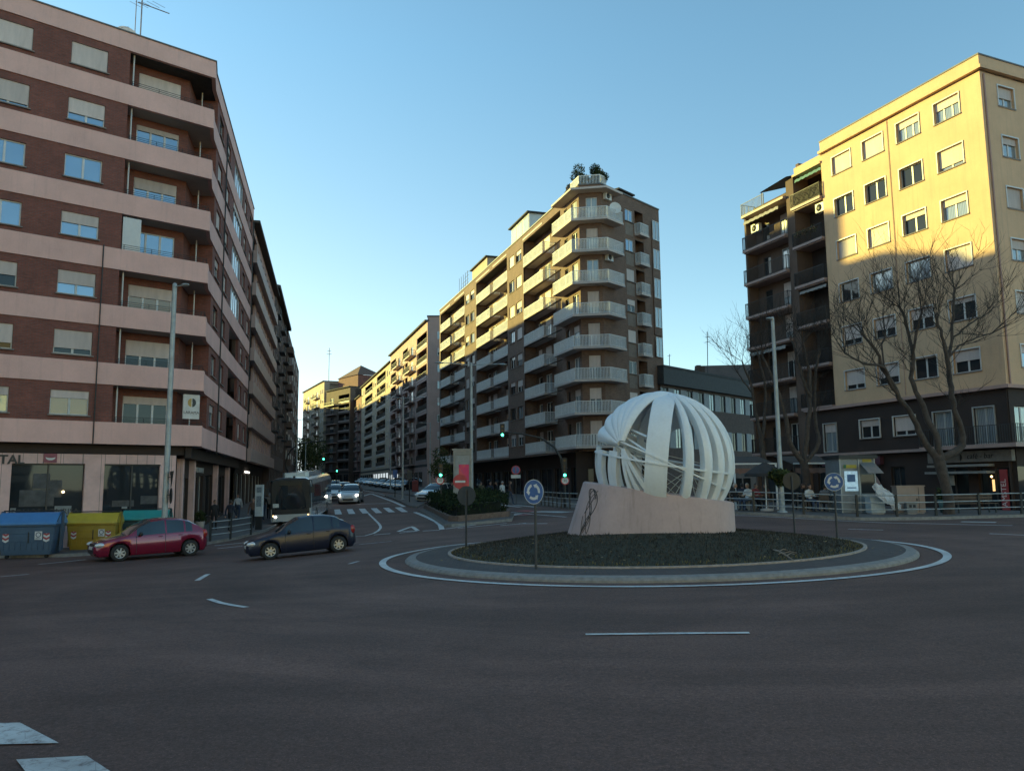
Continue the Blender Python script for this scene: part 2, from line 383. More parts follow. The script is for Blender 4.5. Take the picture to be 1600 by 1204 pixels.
def strip(mb, pts, w, dz=.012, m=0, closed=False, step=.45):
    """a painted line of width w laid along ground points"""
    P = [Vector((p[0], p[1], 0)) for p in pts]
    if closed: P.append(P[0])
    Q = []
    for a, b in zip(P[:-1], P[1:]):
        n = max(1, int((b - a).length / step))
        for i in range(n): Q.append(a.lerp(b, i / n))
    Q.append(P[-1]); n = len(Q); rows = []
    for i in range(n):
        if closed: t = Q[(i + 1) % (n - 1)] - Q[(i - 1) % (n - 1)]
        else: t = Q[min(i + 1, n - 1)] - Q[max(i - 1, 0)]
        t.normalize(); s = Vector((t.y, -t.x, 0)) * (w / 2)
        rows.append([(q.x, q.y, G(q.x, q.y) + dz) for q in (Q[i] - s, Q[i] + s)])
    mb.grid(rows, m, False, flip=False)
def fillq(mb, a, b, c, d, dz=.012, m=0, n=None):
    """a painted quad a-b-c-d laid on the ground"""
    a, b, c, d = [Vector((p[0], p[1], 0)) for p in (a, b, c, d)]
    nu = n or max(1, int(max((b - a).length, (c - d).length) / .5)); nv = n or max(1, int(max((d - a).length, (c - b).length) / .5))
    rows = []
    for j in range(nv + 1):
        l = a.lerp(d, j / nv); r = b.lerp(c, j / nv)
        rows.append([(q.x, q.y, G(q.x, q.y) + dz) for q in (l.lerp(r, i / nu) for i in range(nu + 1))])
    mb.grid(rows, m, False)
def px(*a): return [gp(x, y) for x, y in a]
def marking(name, mb, mat, label): return tag(part(name, mb, mat), label, kind='structure')

mb = MB()
for q in (((522.4, 796), (531, 795.4), (534.4, 803), (523.4, 803.4)), ((541.6, 795.4), (550.6, 795), (555.4, 802.4), (545, 802.8)), ((560.4, 794.6), (570, 794.2), (577, 801.6), (566.6, 802)),
          ((579.4, 794), (588.6, 793.6), (597.4, 801), (587.4, 801.4)), ((598.4, 793.2), (607.6, 793), (617.4, 799.8), (607.6, 800.2)), ((616.8, 792.6), (627, 792.2), (637.6, 799.4), (628.2, 799.8))):
    p = px(*q); fillq(mb, p[3], p[2], p[1], p[0])
marking('zebra_crossing', mb, WHITE_LINE, 'zebra crossing of six white bars across the street mouth')
mb = MB()
p = px((0, 1131), (31, 1130), (92, 1162), (0, 1169)); e = Vector((-4.5, -.05, 0)); fillq(mb, p[3] + e, p[2], p[1], p[0] + e)
p = px((25, 1188), (135, 1182), (196, 1222), (62, 1236)); fillq(mb, p[3], p[2], p[1], p[0])
marking('near_zebra_crossing', mb, WORN_LINE, 'cracked worn white zebra bars nearest the viewer')
mb = MB()
strip(mb, px((555, 787.4), (610, 786)), .3)
strip(mb, px((576, 802), (585, 811), (592, 818), (594.5, 822), (594.5, 825), (591, 829), (584, 833), (570, 837), (552, 838.2)), .14)
for a in (((584, 835.4), (610, 833.4)), ((660.6, 829.4), (687, 828)), ((696, 826.2), (743, 819.7)), ((715, 825.3), (792, 817.4)), ((782, 821), (822, 817.2)), ((810, 818), (855, 817.8))): strip(mb, px(*a), .16)
strip(mb, px((648, 800), (665, 807), (682, 815), (688, 820), (690.6, 827)), .26)
strip(mb, px((546, 761.2), (560, 764.6), (580, 771), (600, 778.4), (632, 791.5)), .3); strip(mb, px((566, 765), (590, 770.5), (604, 774)), .16)
strip(mb, px((622, 830), (643.8, 822.4), (653, 829)), .2); strip(mb, px((622, 830.3), (653, 829)), .2); strip(mb, px((624, 832.6), (652, 829.6)), .16)
strip(mb, px((327, 936), (345, 942), (365, 946), (385, 949)), .12); strip(mb, px((308, 907), (325, 897)), .14)
strip(mb, px((335, 852.4), (384.4, 847.3)), .16); strip(mb, px((339.6, 857), (379, 852.8)), .16)
strip(mb, px((915, 991.5), (1045, 990), (1171, 989)), .11)
strip(mb, px((1140, 805), (1233, 809), (1290, 812), (1380, 816.5), (1450, 818), (1582, 821)), .16)
strip(mb, px((1502, 815), (1556, 816)), .5); strip(mb, px((1546, 833.7), (1605, 836.2)), .14)
strip(mb, px((783, 788), (813, 792)), .35); strip(mb, px((797, 787), (837, 792)), .35); strip(mb, px((799, 803.4), (813, 804.4)), .7)
marking('lane_markings', mb, WHITE_LINE, 'white lane lines, give way triangle and edge lines on the junction')
mb = MB()
strip(mb, px((561, 850.5), (612, 845.5)), .12); strip(mb, px((0, 901), (45, 897)), .14); strip(mb, px((60, 881.5), (135, 874)), .14); strip(mb, px((798, 800), (885, 807.5)), .18)
strip(mb, px((1325, 826.5), (1380, 828)), .14); strip(mb, px((836, 799), (888, 800)), 1.1); strip(mb, px((560, 877), (545, 881)), .1)
marking('worn_lane_markings', mb, WORN_LINE, 'faded white line remnants on the junction')
mb = MB(); strip(mb, px((812, 797.5), (834, 799.2)), 1.0, .02); strip(mb, px((814, 804), (826, 804.6)), .8, .02)
marking('red_crossing_paint', mb, RED_LINE, 'red painted patches of the crossing behind the island')

def slab(name, poly, h, mats, label, kerb=.16, step=5.0, kind='structure', zf=None):
    """raised pavement with a kerb; poly counter-clockwise, draped over the ground"""
    bm = bmesh.new(); vs = [bm.verts.new((x, y, 0)) for x, y in poly]; bm.faces.new(vs)
    xs = [p[0] for p in poly]; ys = [p[1] for p in poly]
    for ax, lo, hi in ((0, min(xs), max(xs)), (1, min(ys), max(ys))):
        k = math.ceil(lo / step) * step
        while k < hi:
            co = Vector((k, 0, 0)) if ax == 0 else Vector((0, k, 0)); no = Vector((1, 0, 0)) if ax == 0 else Vector((0, 1, 0))
            bmesh.ops.bisect_plane(bm, geom=bm.verts[:] + bm.edges[:] + bm.faces[:], plane_co=co, plane_no=no); k += step
    for v in bm.verts: v.co.z = G(v.co.x, v.co.y) + h
    bm.normal_update()
    be = [e for e in bm.edges if e.is_boundary]
    r = bmesh.ops.extrude_edge_only(bm, edges=be)
    for v in [g for g in r['geom'] if isinstance(g, bmesh.types.BMVert)]: v.co.z -= h + .25
    bmesh.ops.recalc_face_normals(bm, faces=bm.faces[:])
    for f in bm.faces: f.material_index = 1 if abs(f.normal.z) < .5 else 0
    me = bpy.data.meshes.new(name); bm.to_mesh(me); bm.free()
    for m in mats: me.materials.append(m)
    ob = bpy.data.objects.new(name, me); COL.objects.link(ob); return tag(ob, label, kind=kind)
def kerbstrip(name, pts, w, h, label):
    mb = MB(); strip(mb, pts, w, h + .006); return tag(part(name, mb, KERB), label, kind='structure')
# left pavement with the bins and the bus stop
SD = Vector((-.2222, .975, 0)); KL0 = Vector((-14.75, 50.0, 0))
_L = [(-60, 37.5), (-34, 34.6), (-24, 33.9), (-19, 34.1), (-16.6, 35.8), (-14.9, 37.6), (-14.05, 41.0), (-14.1, 46.0)] 
_edge = _L + [tuple((KL0 + SD * t)[:2]) for t in (0, 12, 40, 80, 130, 190, 240)]
slab('pavement', _edge + [(-100, 285), (-100, 60)], .13, (PAVE, KERB), 'tiled pavement along the left side of the street')
kerbstrip('kerb', [Vector((x - .02, y + .08, 0)) for x, y in _edge], .16, .13, 'granite kerb along the left pavement')
# pavement round the corner building on the right of the street
C1D = Vector((-.3174, .9483, 0))
_cr = [tuple(gp(x, y)[:2]) for x, y in ((668, 778), (700, 778.5), (760, 783), (850, 791), (906, 797))]
_cs = [tuple((Vector((_cr[0][0], _cr[0][1], 0)) + C1D * t)[:2]) for t in (150, 90, 40, 12)]
_far = _cs + _cr + [(7.5, 52.0), (9.0, 58.0), (16, 68), (30, 84), (10, 200)]
slab('pavement', _far, .13, (PAVE, KERB), 'tiled pavement round the brown corner building')
# pavement of the yellow building with the terrace
_rp = [(9.6, 42.0), (9.7, 38.6), (11.0, 37.1), (14.9, 34.55), (18.5, 34.9), (22.7, 35.6), (40, 38.2), (60, 41), (60, 70), (30, 78), (17, 66), (11.5, 55)]
slab('pavement', _rp, .13, (PAVE, KERB), 'tiled pavement below the yellow building')
kerbstrip('kerb', [Vector((x, y + .08, 0)) for x, y in _rp[:8]], .16, .13, 'granite kerb in front of the railing on the right')
# near pavement behind the viewer is left out; islands in the street mouth
_i1 = px((655, 799), (694, 822.5), (706, 823), (800, 814), (803, 806), (760, 790), (690, 788))
slab('traffic_island', [tuple(p[:2]) for p in _i1], .14, (PAVE, KERB), 'kerbed island with the hedge between two carriageways')
_i2 = px((601, 775.2), (640, 792.5), (654, 793.2), (664, 786), (640, 776), (618, 772.5))
slab('traffic_island', [tuple(p[:2]) for p in _i2], .14, (PAVE, KERB), 'narrow kerbed island carrying lamp posts in the street')

# ------------------------------------------------------------------ roundabout
def ring(mb, r0, z0, r1, z1, m=0, n=160):
    rows = []
    for r, z in ((r0, z0), (r1, z1)):
        rows.append([(RC[0] + r * math.cos(2 * PI * k / n), RC[1] + r * math.sin(2 * PI * k / n), .02 * (RC[0] + r * math.cos(2 * PI * k / n)) + z) for k in range(n)])
    mb.grid(rows, m, True, True, flip=True)
mb = MB(); strip(mb, [(RC[0] + 7.7 * math.cos(k * PI / 60), RC[1] + 7.7 * math.sin(k * PI / 60)) for k in range(120)], .19, .016, closed=True)
marking('roundabout_line', mb, WHITE_LINE, 'white line circling the roundabout')
mb = MB(); ring(mb, 7.10, -.2, 7.08, .05); ring(mb, 7.08, .05, 7.02, .10); ring(mb, 7.02, .10, 6.78, .125)
tag(part('roundabout_kerb', mb, KERB), 'sloped granite kerb ring of the roundabout', kind='structure')
mb = MB(); ring(mb, 6.78, .122, 5.86, .165)
tag(part('roundabout_paving', mb, SETTS), 'ring of dark setts inside the roundabout kerb', kind='structure')
mb = MB(); ring(mb, 5.88, .10, 5.87, .20); ring(mb, 5.87, .20, 5.78, .205); ring(mb, 5.78, .205, 5.77, .1)
tag(part('grass_edging', mb, plain('edging_brick', (.34, .28, .24), .85, var=.35, scale=9)), 'thin pale edging round the grass', kind='structure')
def mound(r): return .16 + .66 * (1 - min(r / 5.8, 1)) ** .85 * min(1, 1.0) if r > 1.6 else .16 + .66 * (1 - 1.6 / 5.8) ** .85
def MG(x, y): return .02 * x + mound(math.hypot(x - RC[0], y - RC[1]))
mb = MB()
mb.grid([[(RC[0] + r * math.cos(2 * PI * k / 72), RC[1] + r * math.sin(2 * PI * k / 72), MG(RC[0] + r * math.cos(2 * PI * k / 72), RC[1] + r * math.sin(2 * PI * k / 72))) for k in range(72)] for r in (5.79, 5.4, 5, 4.5, 4, 3.5, 3, 2.5, 2, 1.6, .8, .02)], 0, True, True, flip=True)
tag(part('mound', mb, plain('mound_soil', (.030, .034, .020), .95, var=.5, scale=5, bmp=.5)), 'low earth mound of the roundabout', kind='structure')
# grass blades on the mound: one uncountable mass
def grass_blades():
    rnd = random.Random(3); mb = MB()
    for _ in range(26000):
        a = rnd.uniform(0, 2 * PI); r = 5.77 * math.sqrt(rnd.uniform(.10, 1)); x = RC[0] + r * math.cos(a); y = RC[1] + r * math.sin(a)
        if y > RC[1] + 3.2 and rnd.random() < .75: continue
        z = MG(x, y) - .01; h = rnd.uniform(.035, .085); b = rnd.uniform(0, 2 * PI); w = rnd.uniform(.010, .02)
        dx, dy = math.cos(b) * w, math.sin(b) * w; lx, ly = rnd.gauss(0, .03), rnd.gauss(0, .03)
        k = 0 if rnd.random() < .72 else 1
        if r > 5.35 and rnd.random() < .3: k = 2
        mb.face([(x - dx, y - dy, z), (x + dx, y + dy, z), (x + lx, y + ly, z + h)], k)
    return mb
o = part('grass', grass_blades(), [plain('grass_dark', (.058, .054, .048), .95, var=.5, scale=2, spec=.1), plain('grass_mid', (.070, .070, .054), .9, var=.5, scale=2), plain('grass_dry', (.17, .14, .045), .8, var=.5, scale=2)])
tag(o, 'short dark grass on the roundabout mound', kind='stuff')
def litter():
    rnd = random.Random(11); mb = MB()
    for _ in range(170):
        a = rnd.uniform(0, 2 * PI); r = 5.75 * math.sqrt(rnd.uniform(.12, 1)) if rnd.random() < .8 else rnd.uniform(5.8, 6.9); x = RC[0] + r * math.cos(a); y = RC[1] + r * math.sin(a)
        z = (MG(x, y) + .05) if r < 5.78 else .02 * x + .175; s = rnd.uniform(.02, .05); b = rnd.uniform(0, 6.3)
        mb.face([(x + s * math.cos(b + t), y + s * math.sin(b + t) * .8, z + rnd.uniform(0, .03)) for t in (0, 1.3, 3.1, 4.6)], 0)
    return mb
o = part('fallen_leaves', litter(), plain('dry_leaf', (.26, .19, .09), .8, var=.5, scale=8)); tag(o, 'dry fallen leaves scattered on the mound', kind='stuff')

# ------------------------------------------------------------------ sculpture
PLINTH = plaster('plinth_concrete', (.48, .355, .34), .6, .22, .8, (.20, .15, .13))
SCULPT = plaster('sculpture_white', (.74, .77, .79), .16, .10, .5, (.36, .33, .30))
SCW = plain('sculpture_cable', (.60, .60, .57), .5)
SC0 = at(1036, 721.5, 23.9); SRAD = 2.03
sc_root = empty('sphere_sculpture', (SC0.x, SC0.y, MG(SC0.x, SC0.y)), 0, 'white open sphere sculpture of curved ribs on the roundabout plinth', 'sculpture')
_vx = Vector((SC0.y, -SC0.x, 0)).normalized(); _vz = Vector((0, 0, 1)); _vy = -Vector((SC0.x, SC0.y, 0)).normalized()      # right, up, towards the road
def sv(x, z, y): return (_vx * x + _vz * z + _vy * y).normalized()
def gore(name, p, q, t0, t1, hw, bulge=0.0, depth=.1, n=26, m=SCULPT, rad=SRAD, nc=7):
    """curved rib on the sphere: great circle from pole p through q, half-width hw(t) in radians"""
    b = p.cross(q).normalized(); mb = MB(); rows = []
    for i in range(n + 1):
        t = t0 + (t1 - t0) * i / n; c = p * math.cos(t) + q * math.sin(t); h = max(hw(t), .004); row = []
        for j in range(nc):
            f = -h + 2 * h * j / (nc - 1); row.append(SC0 + (c * math.cos(f) + b * math.sin(f)) * (rad + bulge * (1 - (f / h) ** 2)))
        for j in range(nc):
            f = h - 2 * h * j / (nc - 1); row.append(SC0 + (c * math.cos(f) + b * math.sin(f)) * (rad - depth))
        rows.append(row)
    mb.grid(rows, 0, True, True); mb.face(rows[0][::-1]); mb.face(rows[-1])
    o = part(name, mb, m, sc_root)
    o.data.polygons.foreach_set('use_smooth', [True] * len(o.data.polygons)); md = o.modifiers.new('edges', 'EDGE_SPLIT'); md.split_angle = R_(40)
    return o
_T = sv(.09, .99, .12)
def perp(p, v): return (v - p * p.dot(v)).normalized()
def lon(deg): return perp(_T, sv(math.sin(R_(deg)), 0, math.cos(R_(deg))))
gore('front_panel', _T, lon(-5), .05, 2.15, lambda t: .155 * min(1, .55 + t), .0, .05)
for dg, w in ((21, .050), (38, .058), (53, .068), (70, .085), (90, .09)):
    gore('rib', _T, lon(dg), .06, 2.45, lambda t, w=w: w * math.sin(min(t, PI - t)) ** .8 + .012, .05, .22)
for dg in (112, 134, 156, 180, 204, 228):
    gore('rib', _T, lon(dg), .06, 2.3, lambda t: .045 * math.sin(min(t, PI - t)) + .012, .03, .12)
for dg, w, a in ((-45, .075, 1.40), (-66, .085, 1.42), (-88, .12, 1.40)):
    gore('rib', _T, lon(dg), a, 2.35, lambda t, w=w: w * math.sin(min(t, PI - t)) ** .8 + .012, .0, .14)
_H = sv(-.55, .215, .80)
for al, wd in ((153, .105), (138, .105), (124.5, .105), (111.5, .105), (98.5, .105), (86, .10)):
    q = perp(_H, sv(math.cos(R_(al)), math.sin(R_(al)), 0))
    gore('petal', _H, q, .06, 2.3, lambda t, w=wd: w * 1.35 * math.sin(min(t * 1.15, PI - .2)) ** .8 + .012, .095, .03)
for al in (-62, -74, -86):
    q = perp(_H, sv(math.cos(R_(al)), math.sin(R_(al)), .1)); gore('fan_blade', _H, q, .05, .75, lambda t: .018 + .02 * t, .0, .2)
def hoop(name, nrm, r0, r1, th=.05):
    a = nrm.orthogonal().normalized(); b = nrm.cross(a); mb = MB(); rows = []
    for r, h in ((r0, -th / 2), (r1, -th / 2), (r1, th / 2), (r0, th / 2), (r0, -th / 2)):
        rows.append([SC0 + (a * math.cos(2 * PI * k / 90) + b * math.sin(2 * PI * k / 90)) * r + nrm * h for k in range(90)])
    mb.grid(rows, 0, False, True); return part(name, mb, SCULPT, sc_root)
hoop('hoop', sv(.17, .98, .06), SRAD * .86, SRAD * 1.015)
hoop('hoop', sv(.43, .90, .0), SRAD * .90, SRAD * 1.012, .045)
_hub2 = sv(.36, -.13, .92)
mb = MB()
for k in range(8):
    a = R_(-8 - 10 * k); e = SC0 + sv(math.cos(a) * .95, math.sin(a) * .95, .35) * SRAD * .97
    mb.tube([SC0 + _H * SRAD * .98, SC0.lerp((SC0 + _H * SRAD + e) / 2, 1.02), e], .010, 5)
for k in range(9):
    a = R_(-25 - 15 * k); e = SC0 + (_hub2 + (_vx * math.cos(a) + _vz * math.sin(a)) * .55).normalized() * SRAD * .95
    mb.tube([SC0 + _hub2 * SRAD * .97, e], .009, 5)
part('cables', mb, SCW, sc_root)
for k in range(6):
    mb = MB(); a = SC0 + sv(-.62 + .10 * k, .55 - .2 * k, .45) * SRAD * .93; mb.tube([a, SC0 + sv(-.20, .32 - .2 * k, .85) * SRAD * .95], .035, 6); part('strut', mb, SCULPT, sc_root)
# plinth: a leaning concrete block with a sloping top
def plinth():
    cb = at(1018, 822, 23.9); zb = MG(cb.x, cb.y) - .25; mb = MB(); n = 64
    xl, xr = at(885, 823, 23.9).x - SC0.x, at(1145, 818, 23.9).x - SC0.x; tl, tr = at(912, 756, 23.9).x - SC0.x, at(1143, 792, 23.9).x - SC0.x
    def outline(a, l, r, dpt):
        c, s = math.cos(a), math.sin(a); e = .80 if c < 0 else .84
        u = (abs(c) ** e) * (1 if c > 0 else -1); v = (abs(s) ** .8) * (1 if s > 0 else -1)
        return (l + r) / 2 + u * (r - l) / 2, v * dpt
    rows = []
    for k in range(6):
        f = k / 5; row = []
        for i in range(n):
            a = 2 * PI * i / n; x0, y0 = outline(a, xl, xr, 1.95); x1, y1 = outline(a, tl, tr, 1.75); x = x0 + (x1 - x0) * f; y = y0 + (y1 - y0) * f
            zt = 2.13 + (1.50 - 2.13) * (x1 - tl) / (tr - tl); q = _vx * x - _vy * y
            row.append((SC0.x + q.x, SC0.y + q.y, zb + (zt - zb) * f))
        rows.append(row)
    top = rows[-1]; cx = sum(p[0] for p in top) / n; cy = sum(p[1] for p in top) / n; cz = sum(p[2] for p in top) / n
    ins = [(p[0] + (cx - p[0]) * .025, p[1] + (cy - p[1]) * .025, p[2] + .03) for p in top]
    mb.grid(rows, 0, True, True); mb.grid([top, ins], 0, False, True); mb.face(ins)
    # the shallow cast tablet on the front
    return mb, rows
_pm, _rows = plinth()
pl = whole('plinth', _pm, PLINTH, 'sloping pale concrete plinth under the white sphere with black scribble', 'plinth')
def on_plinth(fi, fk):                   # a point of the plinth's side, fi round (0..64), fk up (0..5)
    i0 = int(fi) % 64; i1 = (i0 + 1) % 64; a = fi - int(fi); k0 = min(int(fk), 4); b = fk - k0
    P = [[Vector(_rows[k][i]) for i in (i0, i1)] for k in (k0, k0 + 1)]
    q = P[0][0].lerp(P[0][1], a).lerp(P[1][0].lerp(P[1][1], a), b); c = Vector((SC0.x, SC0.y, q.z)); return q + (q - c).normalized() * .012
mb = MB(); _r = random.Random(5)
for s in range(4):
    pts = [on_plinth(39.2 + .30 * s + .85 * math.sin(t * 2.3 + s * 1.1), .5 + 4.1 * abs(math.sin(t * .62 + s * .9))) for t in [x * .13 for x in range(34)]]
    mb.tube(pts, .008, 4)
g = part('graffiti', mb, plain('faded_spray', (.07, .065, .065), .8), pl)

def fallen_branch():
    mb = MB(); a, b = gp(1208, 861, .32), gp(1239, 872, .25)
    f = lambda t, h: Vector((a.x + (b.x - a.x) * t, a.y + (b.y - a.y) * t, MG(a.x + (b.x - a.x) * t, a.y + (b.y - a.y) * t) + h))
    mb.tube([f(0, .07), f(.3, .10), f(.6, .09), f(1, .06)], [.012, .022, .022, .015], 6)
    for t0, dx, dy in ((.3, .25, .12), (.5, .30, -.1), (.7, .22, .1), (.6, -.2, -.15)): p = f(t0, .09); mb.tube([p, p + Vector((dx * .5, dy * .5, .05)), p + Vector((dx, dy, .02))], [.012, .009, .005], 5)
    return mb
whole('fallen_branch', fallen_branch(), plain('dry_branch', (.26, .21, .17), .9), 'pale dry fallen branch lying on the right front edge of the mound', 'branch')
# ------------------------------------------------------------------ building kit
BRICK_RED = brick('red_brick', (.235, .068, .045), (.175, .052, .037), (.13, .085, .075))
BRICK_BROWN = brick('brown_brick', (.20, .105, .068), (.13, .066, .045), (.15, .115, .09))
BRICK_DARK = brick('dark_brick', (.105, .060, .046), (.075, .045, .036), (.085, .06, .05))
PINK = plaster('pink_render', (.71, .42, .365), .16, .16, .8, (.17, .125, .11))
GREYR = plaster('grey_render', (.38, .26, .23), .5, .2, .55, (.15, .13, .12))
YELLOW = plaster('yellow_render', (.63, .405, .245), .34, .14, .8, (.25, .20, .15))
BROWNR = plaster('brown_render', (.125, .078, .058), .4, .3, .85, (.06, .05, .045))
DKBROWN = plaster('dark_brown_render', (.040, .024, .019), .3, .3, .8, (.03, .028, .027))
BOUNCE = plaster('bounce_cream_render', (.72, .60, .48), .2, .1, .85, (.3, .25, .2))
CREAM = plaster('cream_render', (.46, .34, .24), .3, .15, .85, (.22, .18, .14))
MAUVE = plaster('mauve_render', (.44, .28, .24), .3, .15, .85, (.18, .15, .13))
REDR = plaster('red_render', (.24, .11, .09), .3, .2, .85, (.1, .06, .05))
TILE = paving('beige_cladding', (.66, .42, .38), (.70, .45, .40), .62, (.22, .17, .15))
INSIDE = plain('dim_interior', (.022, .022, .024), .9, var=.4, scale=1)
ROOFT = plain('roof_tiles', (.16, .085, .06), .9, var=.45, scale=6, vs=(1, 1, 3))
ROOFD = plain('dark_roofing', (.055, .052, .05), .9, var=.3)
SLABM = plaster('balcony_concrete', (.52, .44, .40), .3, .15, .8, (.2, .17, .15))
PVC = plain('white_pvc', (.58, .56, .54), .4, var=.08)
ALU = plain('grey_aluminium', (.40, .40, .39), .45, .3, .15)
DKFRAME = plain('dark_frame', (.045, .040, .038), .5, var=.2)
GL_SKY = glass('sky_glass', (.26, .36, .46), .48, .03)
GL_DARK = glass('dark_glass', (.028, .032, .036), .06, .03)
GL_DARK.node_tree.nodes['Principled BSDF'].inputs['IOR'].default_value = 1.42
GL_CURT = glass('curtained_glass', (.10, .14, .18), .30, .06, (.36, .40, .42))
GL_WARM = glass('warm_reflection_glass', (.22, .12, .05), .25, .05)  # orange reflection of sunlit fronts put into the pane tint
GL_MILK = glass('milky_glass', (.32, .37, .40), .15, .2)
SHUT = slats('cream_shutter', (.62, .50, .45)); SHUT_W = slats('pale_shutter', (.66, .66, .64)); SHUT_B = slats('brown_shutter', (.25, .17, .13))
GL = dict(s=GL_SKY, d=GL_DARK, c=GL_CURT, w=GL_WARM, m=GL_MILK)
RAILW = plain('white_railing', (.66, .66, .66), .5, var=.12); RAILD = plain('black_iron_railing', (.030, .028, .028), .55, var=.3)
def sheer(name, col, a):
    m = plain(name, col, .35, var=.2, scale=2.5); nt = m.node_tree; out = nt.nodes['Material Output']; bs = nt.nodes['Principled BSDF']
    t = nt.nodes.new('ShaderNodeBsdfTransparent'); mx = nt.nodes.new('ShaderNodeMixShader'); mx.inputs[0].default_value = a
    nt.links.new(t.outputs[0], mx.inputs[1]); nt.links.new(bs.outputs[0], mx.inputs[2]); nt.links.new(mx.outputs[0], out.inputs[0]); return m
PANELW = sheer('ribbed_glass_panel', (.60, .63, .66), .16)
BR = random.Random(21)

def inset(poly, d):
    n = len(poly); out = []
    for i in range(n):
        a, b, c = Vector(poly[i - 1][:2]), Vector(poly[i][:2]), Vector(poly[(i + 1) % n][:2])
        e1 = (b - a).normalized(); e2 = (c - b).normalized(); n1 = Vector((-e1.y, e1.x)); n2 = Vector((-e2.y, e2.x))
        k = 1 + n1.dot(n2); q = b + (n1 + n2) * (d / max(k, .2)); out.append((q.x, q.y))
    return out
def offpath(path, w):
    P = [Vector(p[:2]) for p in path]; out = []
    for i, b in enumerate(P):
        e1 = (b - P[i - 1]).normalized() if i else None; e2 = (P[i + 1] - b).normalized() if i < len(P) - 1 else None
        e1 = e1 or e2; e2 = e2 or e1; n1 = Vector((e1.y, -e1.x)); n2 = Vector((e2.y, -e2.x))
        out.append(b + (n1 + n2) * (w / (1 + n1.dot(n2))))
    return out
def band(mb, path, w0, w1, z0, z1, m=0, skip_ends=False):
    a = offpath(path, w0); b = offpath(path, w1); n = len(path); L = 0
    for i in range(n - 1):
        l = (b[i + 1] - b[i]).length
        q = lambda p, z: Vector((p.x, p.y, z))
        mb.face((q(b[i], z0), q(b[i + 1], z0), q(b[i + 1], z1), q(b[i], z1)), m, [(L, z0), (L + l, z0), (L + l, z1), (L, z1)])
        mb.face((q(b[i], z1), q(b[i + 1], z1), q(a[i + 1], z1), q(a[i], z1)), m)
        mb.face((q(a[i], z0), q(a[i + 1], z0), q(b[i + 1], z0), q(b[i], z0)), m)
        mb.face((q(a[i + 1], z0), q(a[i], z0), q(a[i], z1), q(a[i + 1], z1)), m, [(L, z0), (L + l, z0), (L + l, z1), (L, z1)]); L += l
    for p, r in ((a[0], b[0]), (b[-1], a[-1])):
        mb.face((Vector((p.x, p.y, z0)), Vector((r.x, r.y, z0)), Vector((r.x, r.y, z1)), Vector((p.x, p.y, z1))), m, [(0, z0), (w1 - w0, z0), (w1 - w0, z1), (0, z1)])
def facade(mb, fr, u0, u1, z0, z1, opens, mfun=lambda u, z: 0, rev=.2, mrev=None, cuts=()):
    """a wall face with real openings and their reveals"""
    us = sorted({round(x, 4) for o in opens for x in o[:2] if u0 < x < u1} | {u0, u1})
    zs = sorted({round(x, 4) for o in opens for x in o[2:4] if z0 < x < z1} | {z0, z1} | {c for c in cuts if z0 < c < z1})
    for i in range(len(us) - 1):
        for j in range(len(zs) - 1):
            cu, cz = (us[i] + us[i + 1]) / 2, (zs[j] + zs[j + 1]) / 2
            if any(o[0] < cu < o[1] and o[2] < cz < o[3] for o in opens): continue
            q = [(us[i], zs[j]), (us[i + 1], zs[j]), (us[i + 1], zs[j + 1]), (us[i], zs[j + 1])]
            mb.face([fr.p(u, 0, z) for u, z in q], mfun(cu, cz), q)
    for o in opens:
        a, b, c, d = o[:4]; a = max(a, u0); b = min(b, u1); m = mfun((a + b) / 2, c - .01) if mrev is None else mrev
        for q in (((a, 0, c), (a, 0, d), (a, -rev, d), (a, -rev, c)), ((b, 0, d), (b, 0, c), (b, -rev, c), (b, -rev, d)), ((a, 0, d), (b, 0, d), (b, -rev, d), (a, -rev, d)), ((b, 0, c), (a, 0, c), (a, -rev, c), (b, -rev, c))):
            mb.face([fr.p(*p) for p in q], m, [(p[0] + p[1], p[2]) for p in q])
_wc = {}
def winmesh(w, h, leaves, sh, fm, gl, shm, sill, trim):
    key = (round(w, 2), round(h, 2), leaves, round(sh, 2), fm.name, gl, shm.name, sill, trim)
    if key in _wc: return _wc[key]
    f = MB(); t = .055
    f.box(IDF, 0, t, 0, .06, 0, h); f.box(IDF, w - t, w, 0, .06, 0, h); f.box(IDF, t, w - t, 0, .06, 0, t); f.box(IDF, t, w - t, 0, .06, h - t, h)
    hb = h * (1 - sh) if sh > 0 else h
    for k in range(1, leaves): f.box(IDF, w * k / leaves - .05, w * k / leaves + .05, .002, .055, t, h - t)
    if sill: f.box(IDF, -.07, w + .07, -.02, .26, -.06, -.002, 1)
    if trim:
        for b in ((-trim, -.002, .16, .24, -trim, h + trim), (w + .002, w + trim, .16, .24, -trim, h + trim), (-.002, w + .002, .16, .24, h + .002, h + trim), (-.002, w + .002, .16, .25, -trim, -.002)): f.box(IDF, *b, 2)
    g = MB(); g.box(IDF, t * .8, w - t * .8, .008, .026, t * .8, h - t * .8)
    s = None
    if sh > 0: s = MB(); s.box(IDF, .03, w - .03, .062, .095, hb, h - .005); s.box(IDF, .03, w - .03, .06, .10, hb - .04, hb)
    r = (f.mesh('window', [fm, SILLM, fm]), g.mesh('pane', GL[gl]), s.mesh('shutter', shm) if s else None); _wc[key] = r; return r
SILLM = plain('sill_stone', (.22, .18, .16), .8, var=.2)
def window(parent, fr, u, z, w, h, rec=.18, leaves=2, sh=.35, gl='d', fm=PVC, shm=SHUT, sill=True, trim=0, name='window'):
    f, g, s = winmesh(w, h, leaves, sh, fm, gl, shm, sill, trim)
    o = put(name, f, parent, fr, u, -rec, z); kid('pane', g, o)
    if s: kid('shutter', s, o)
    return o
_fc = {}
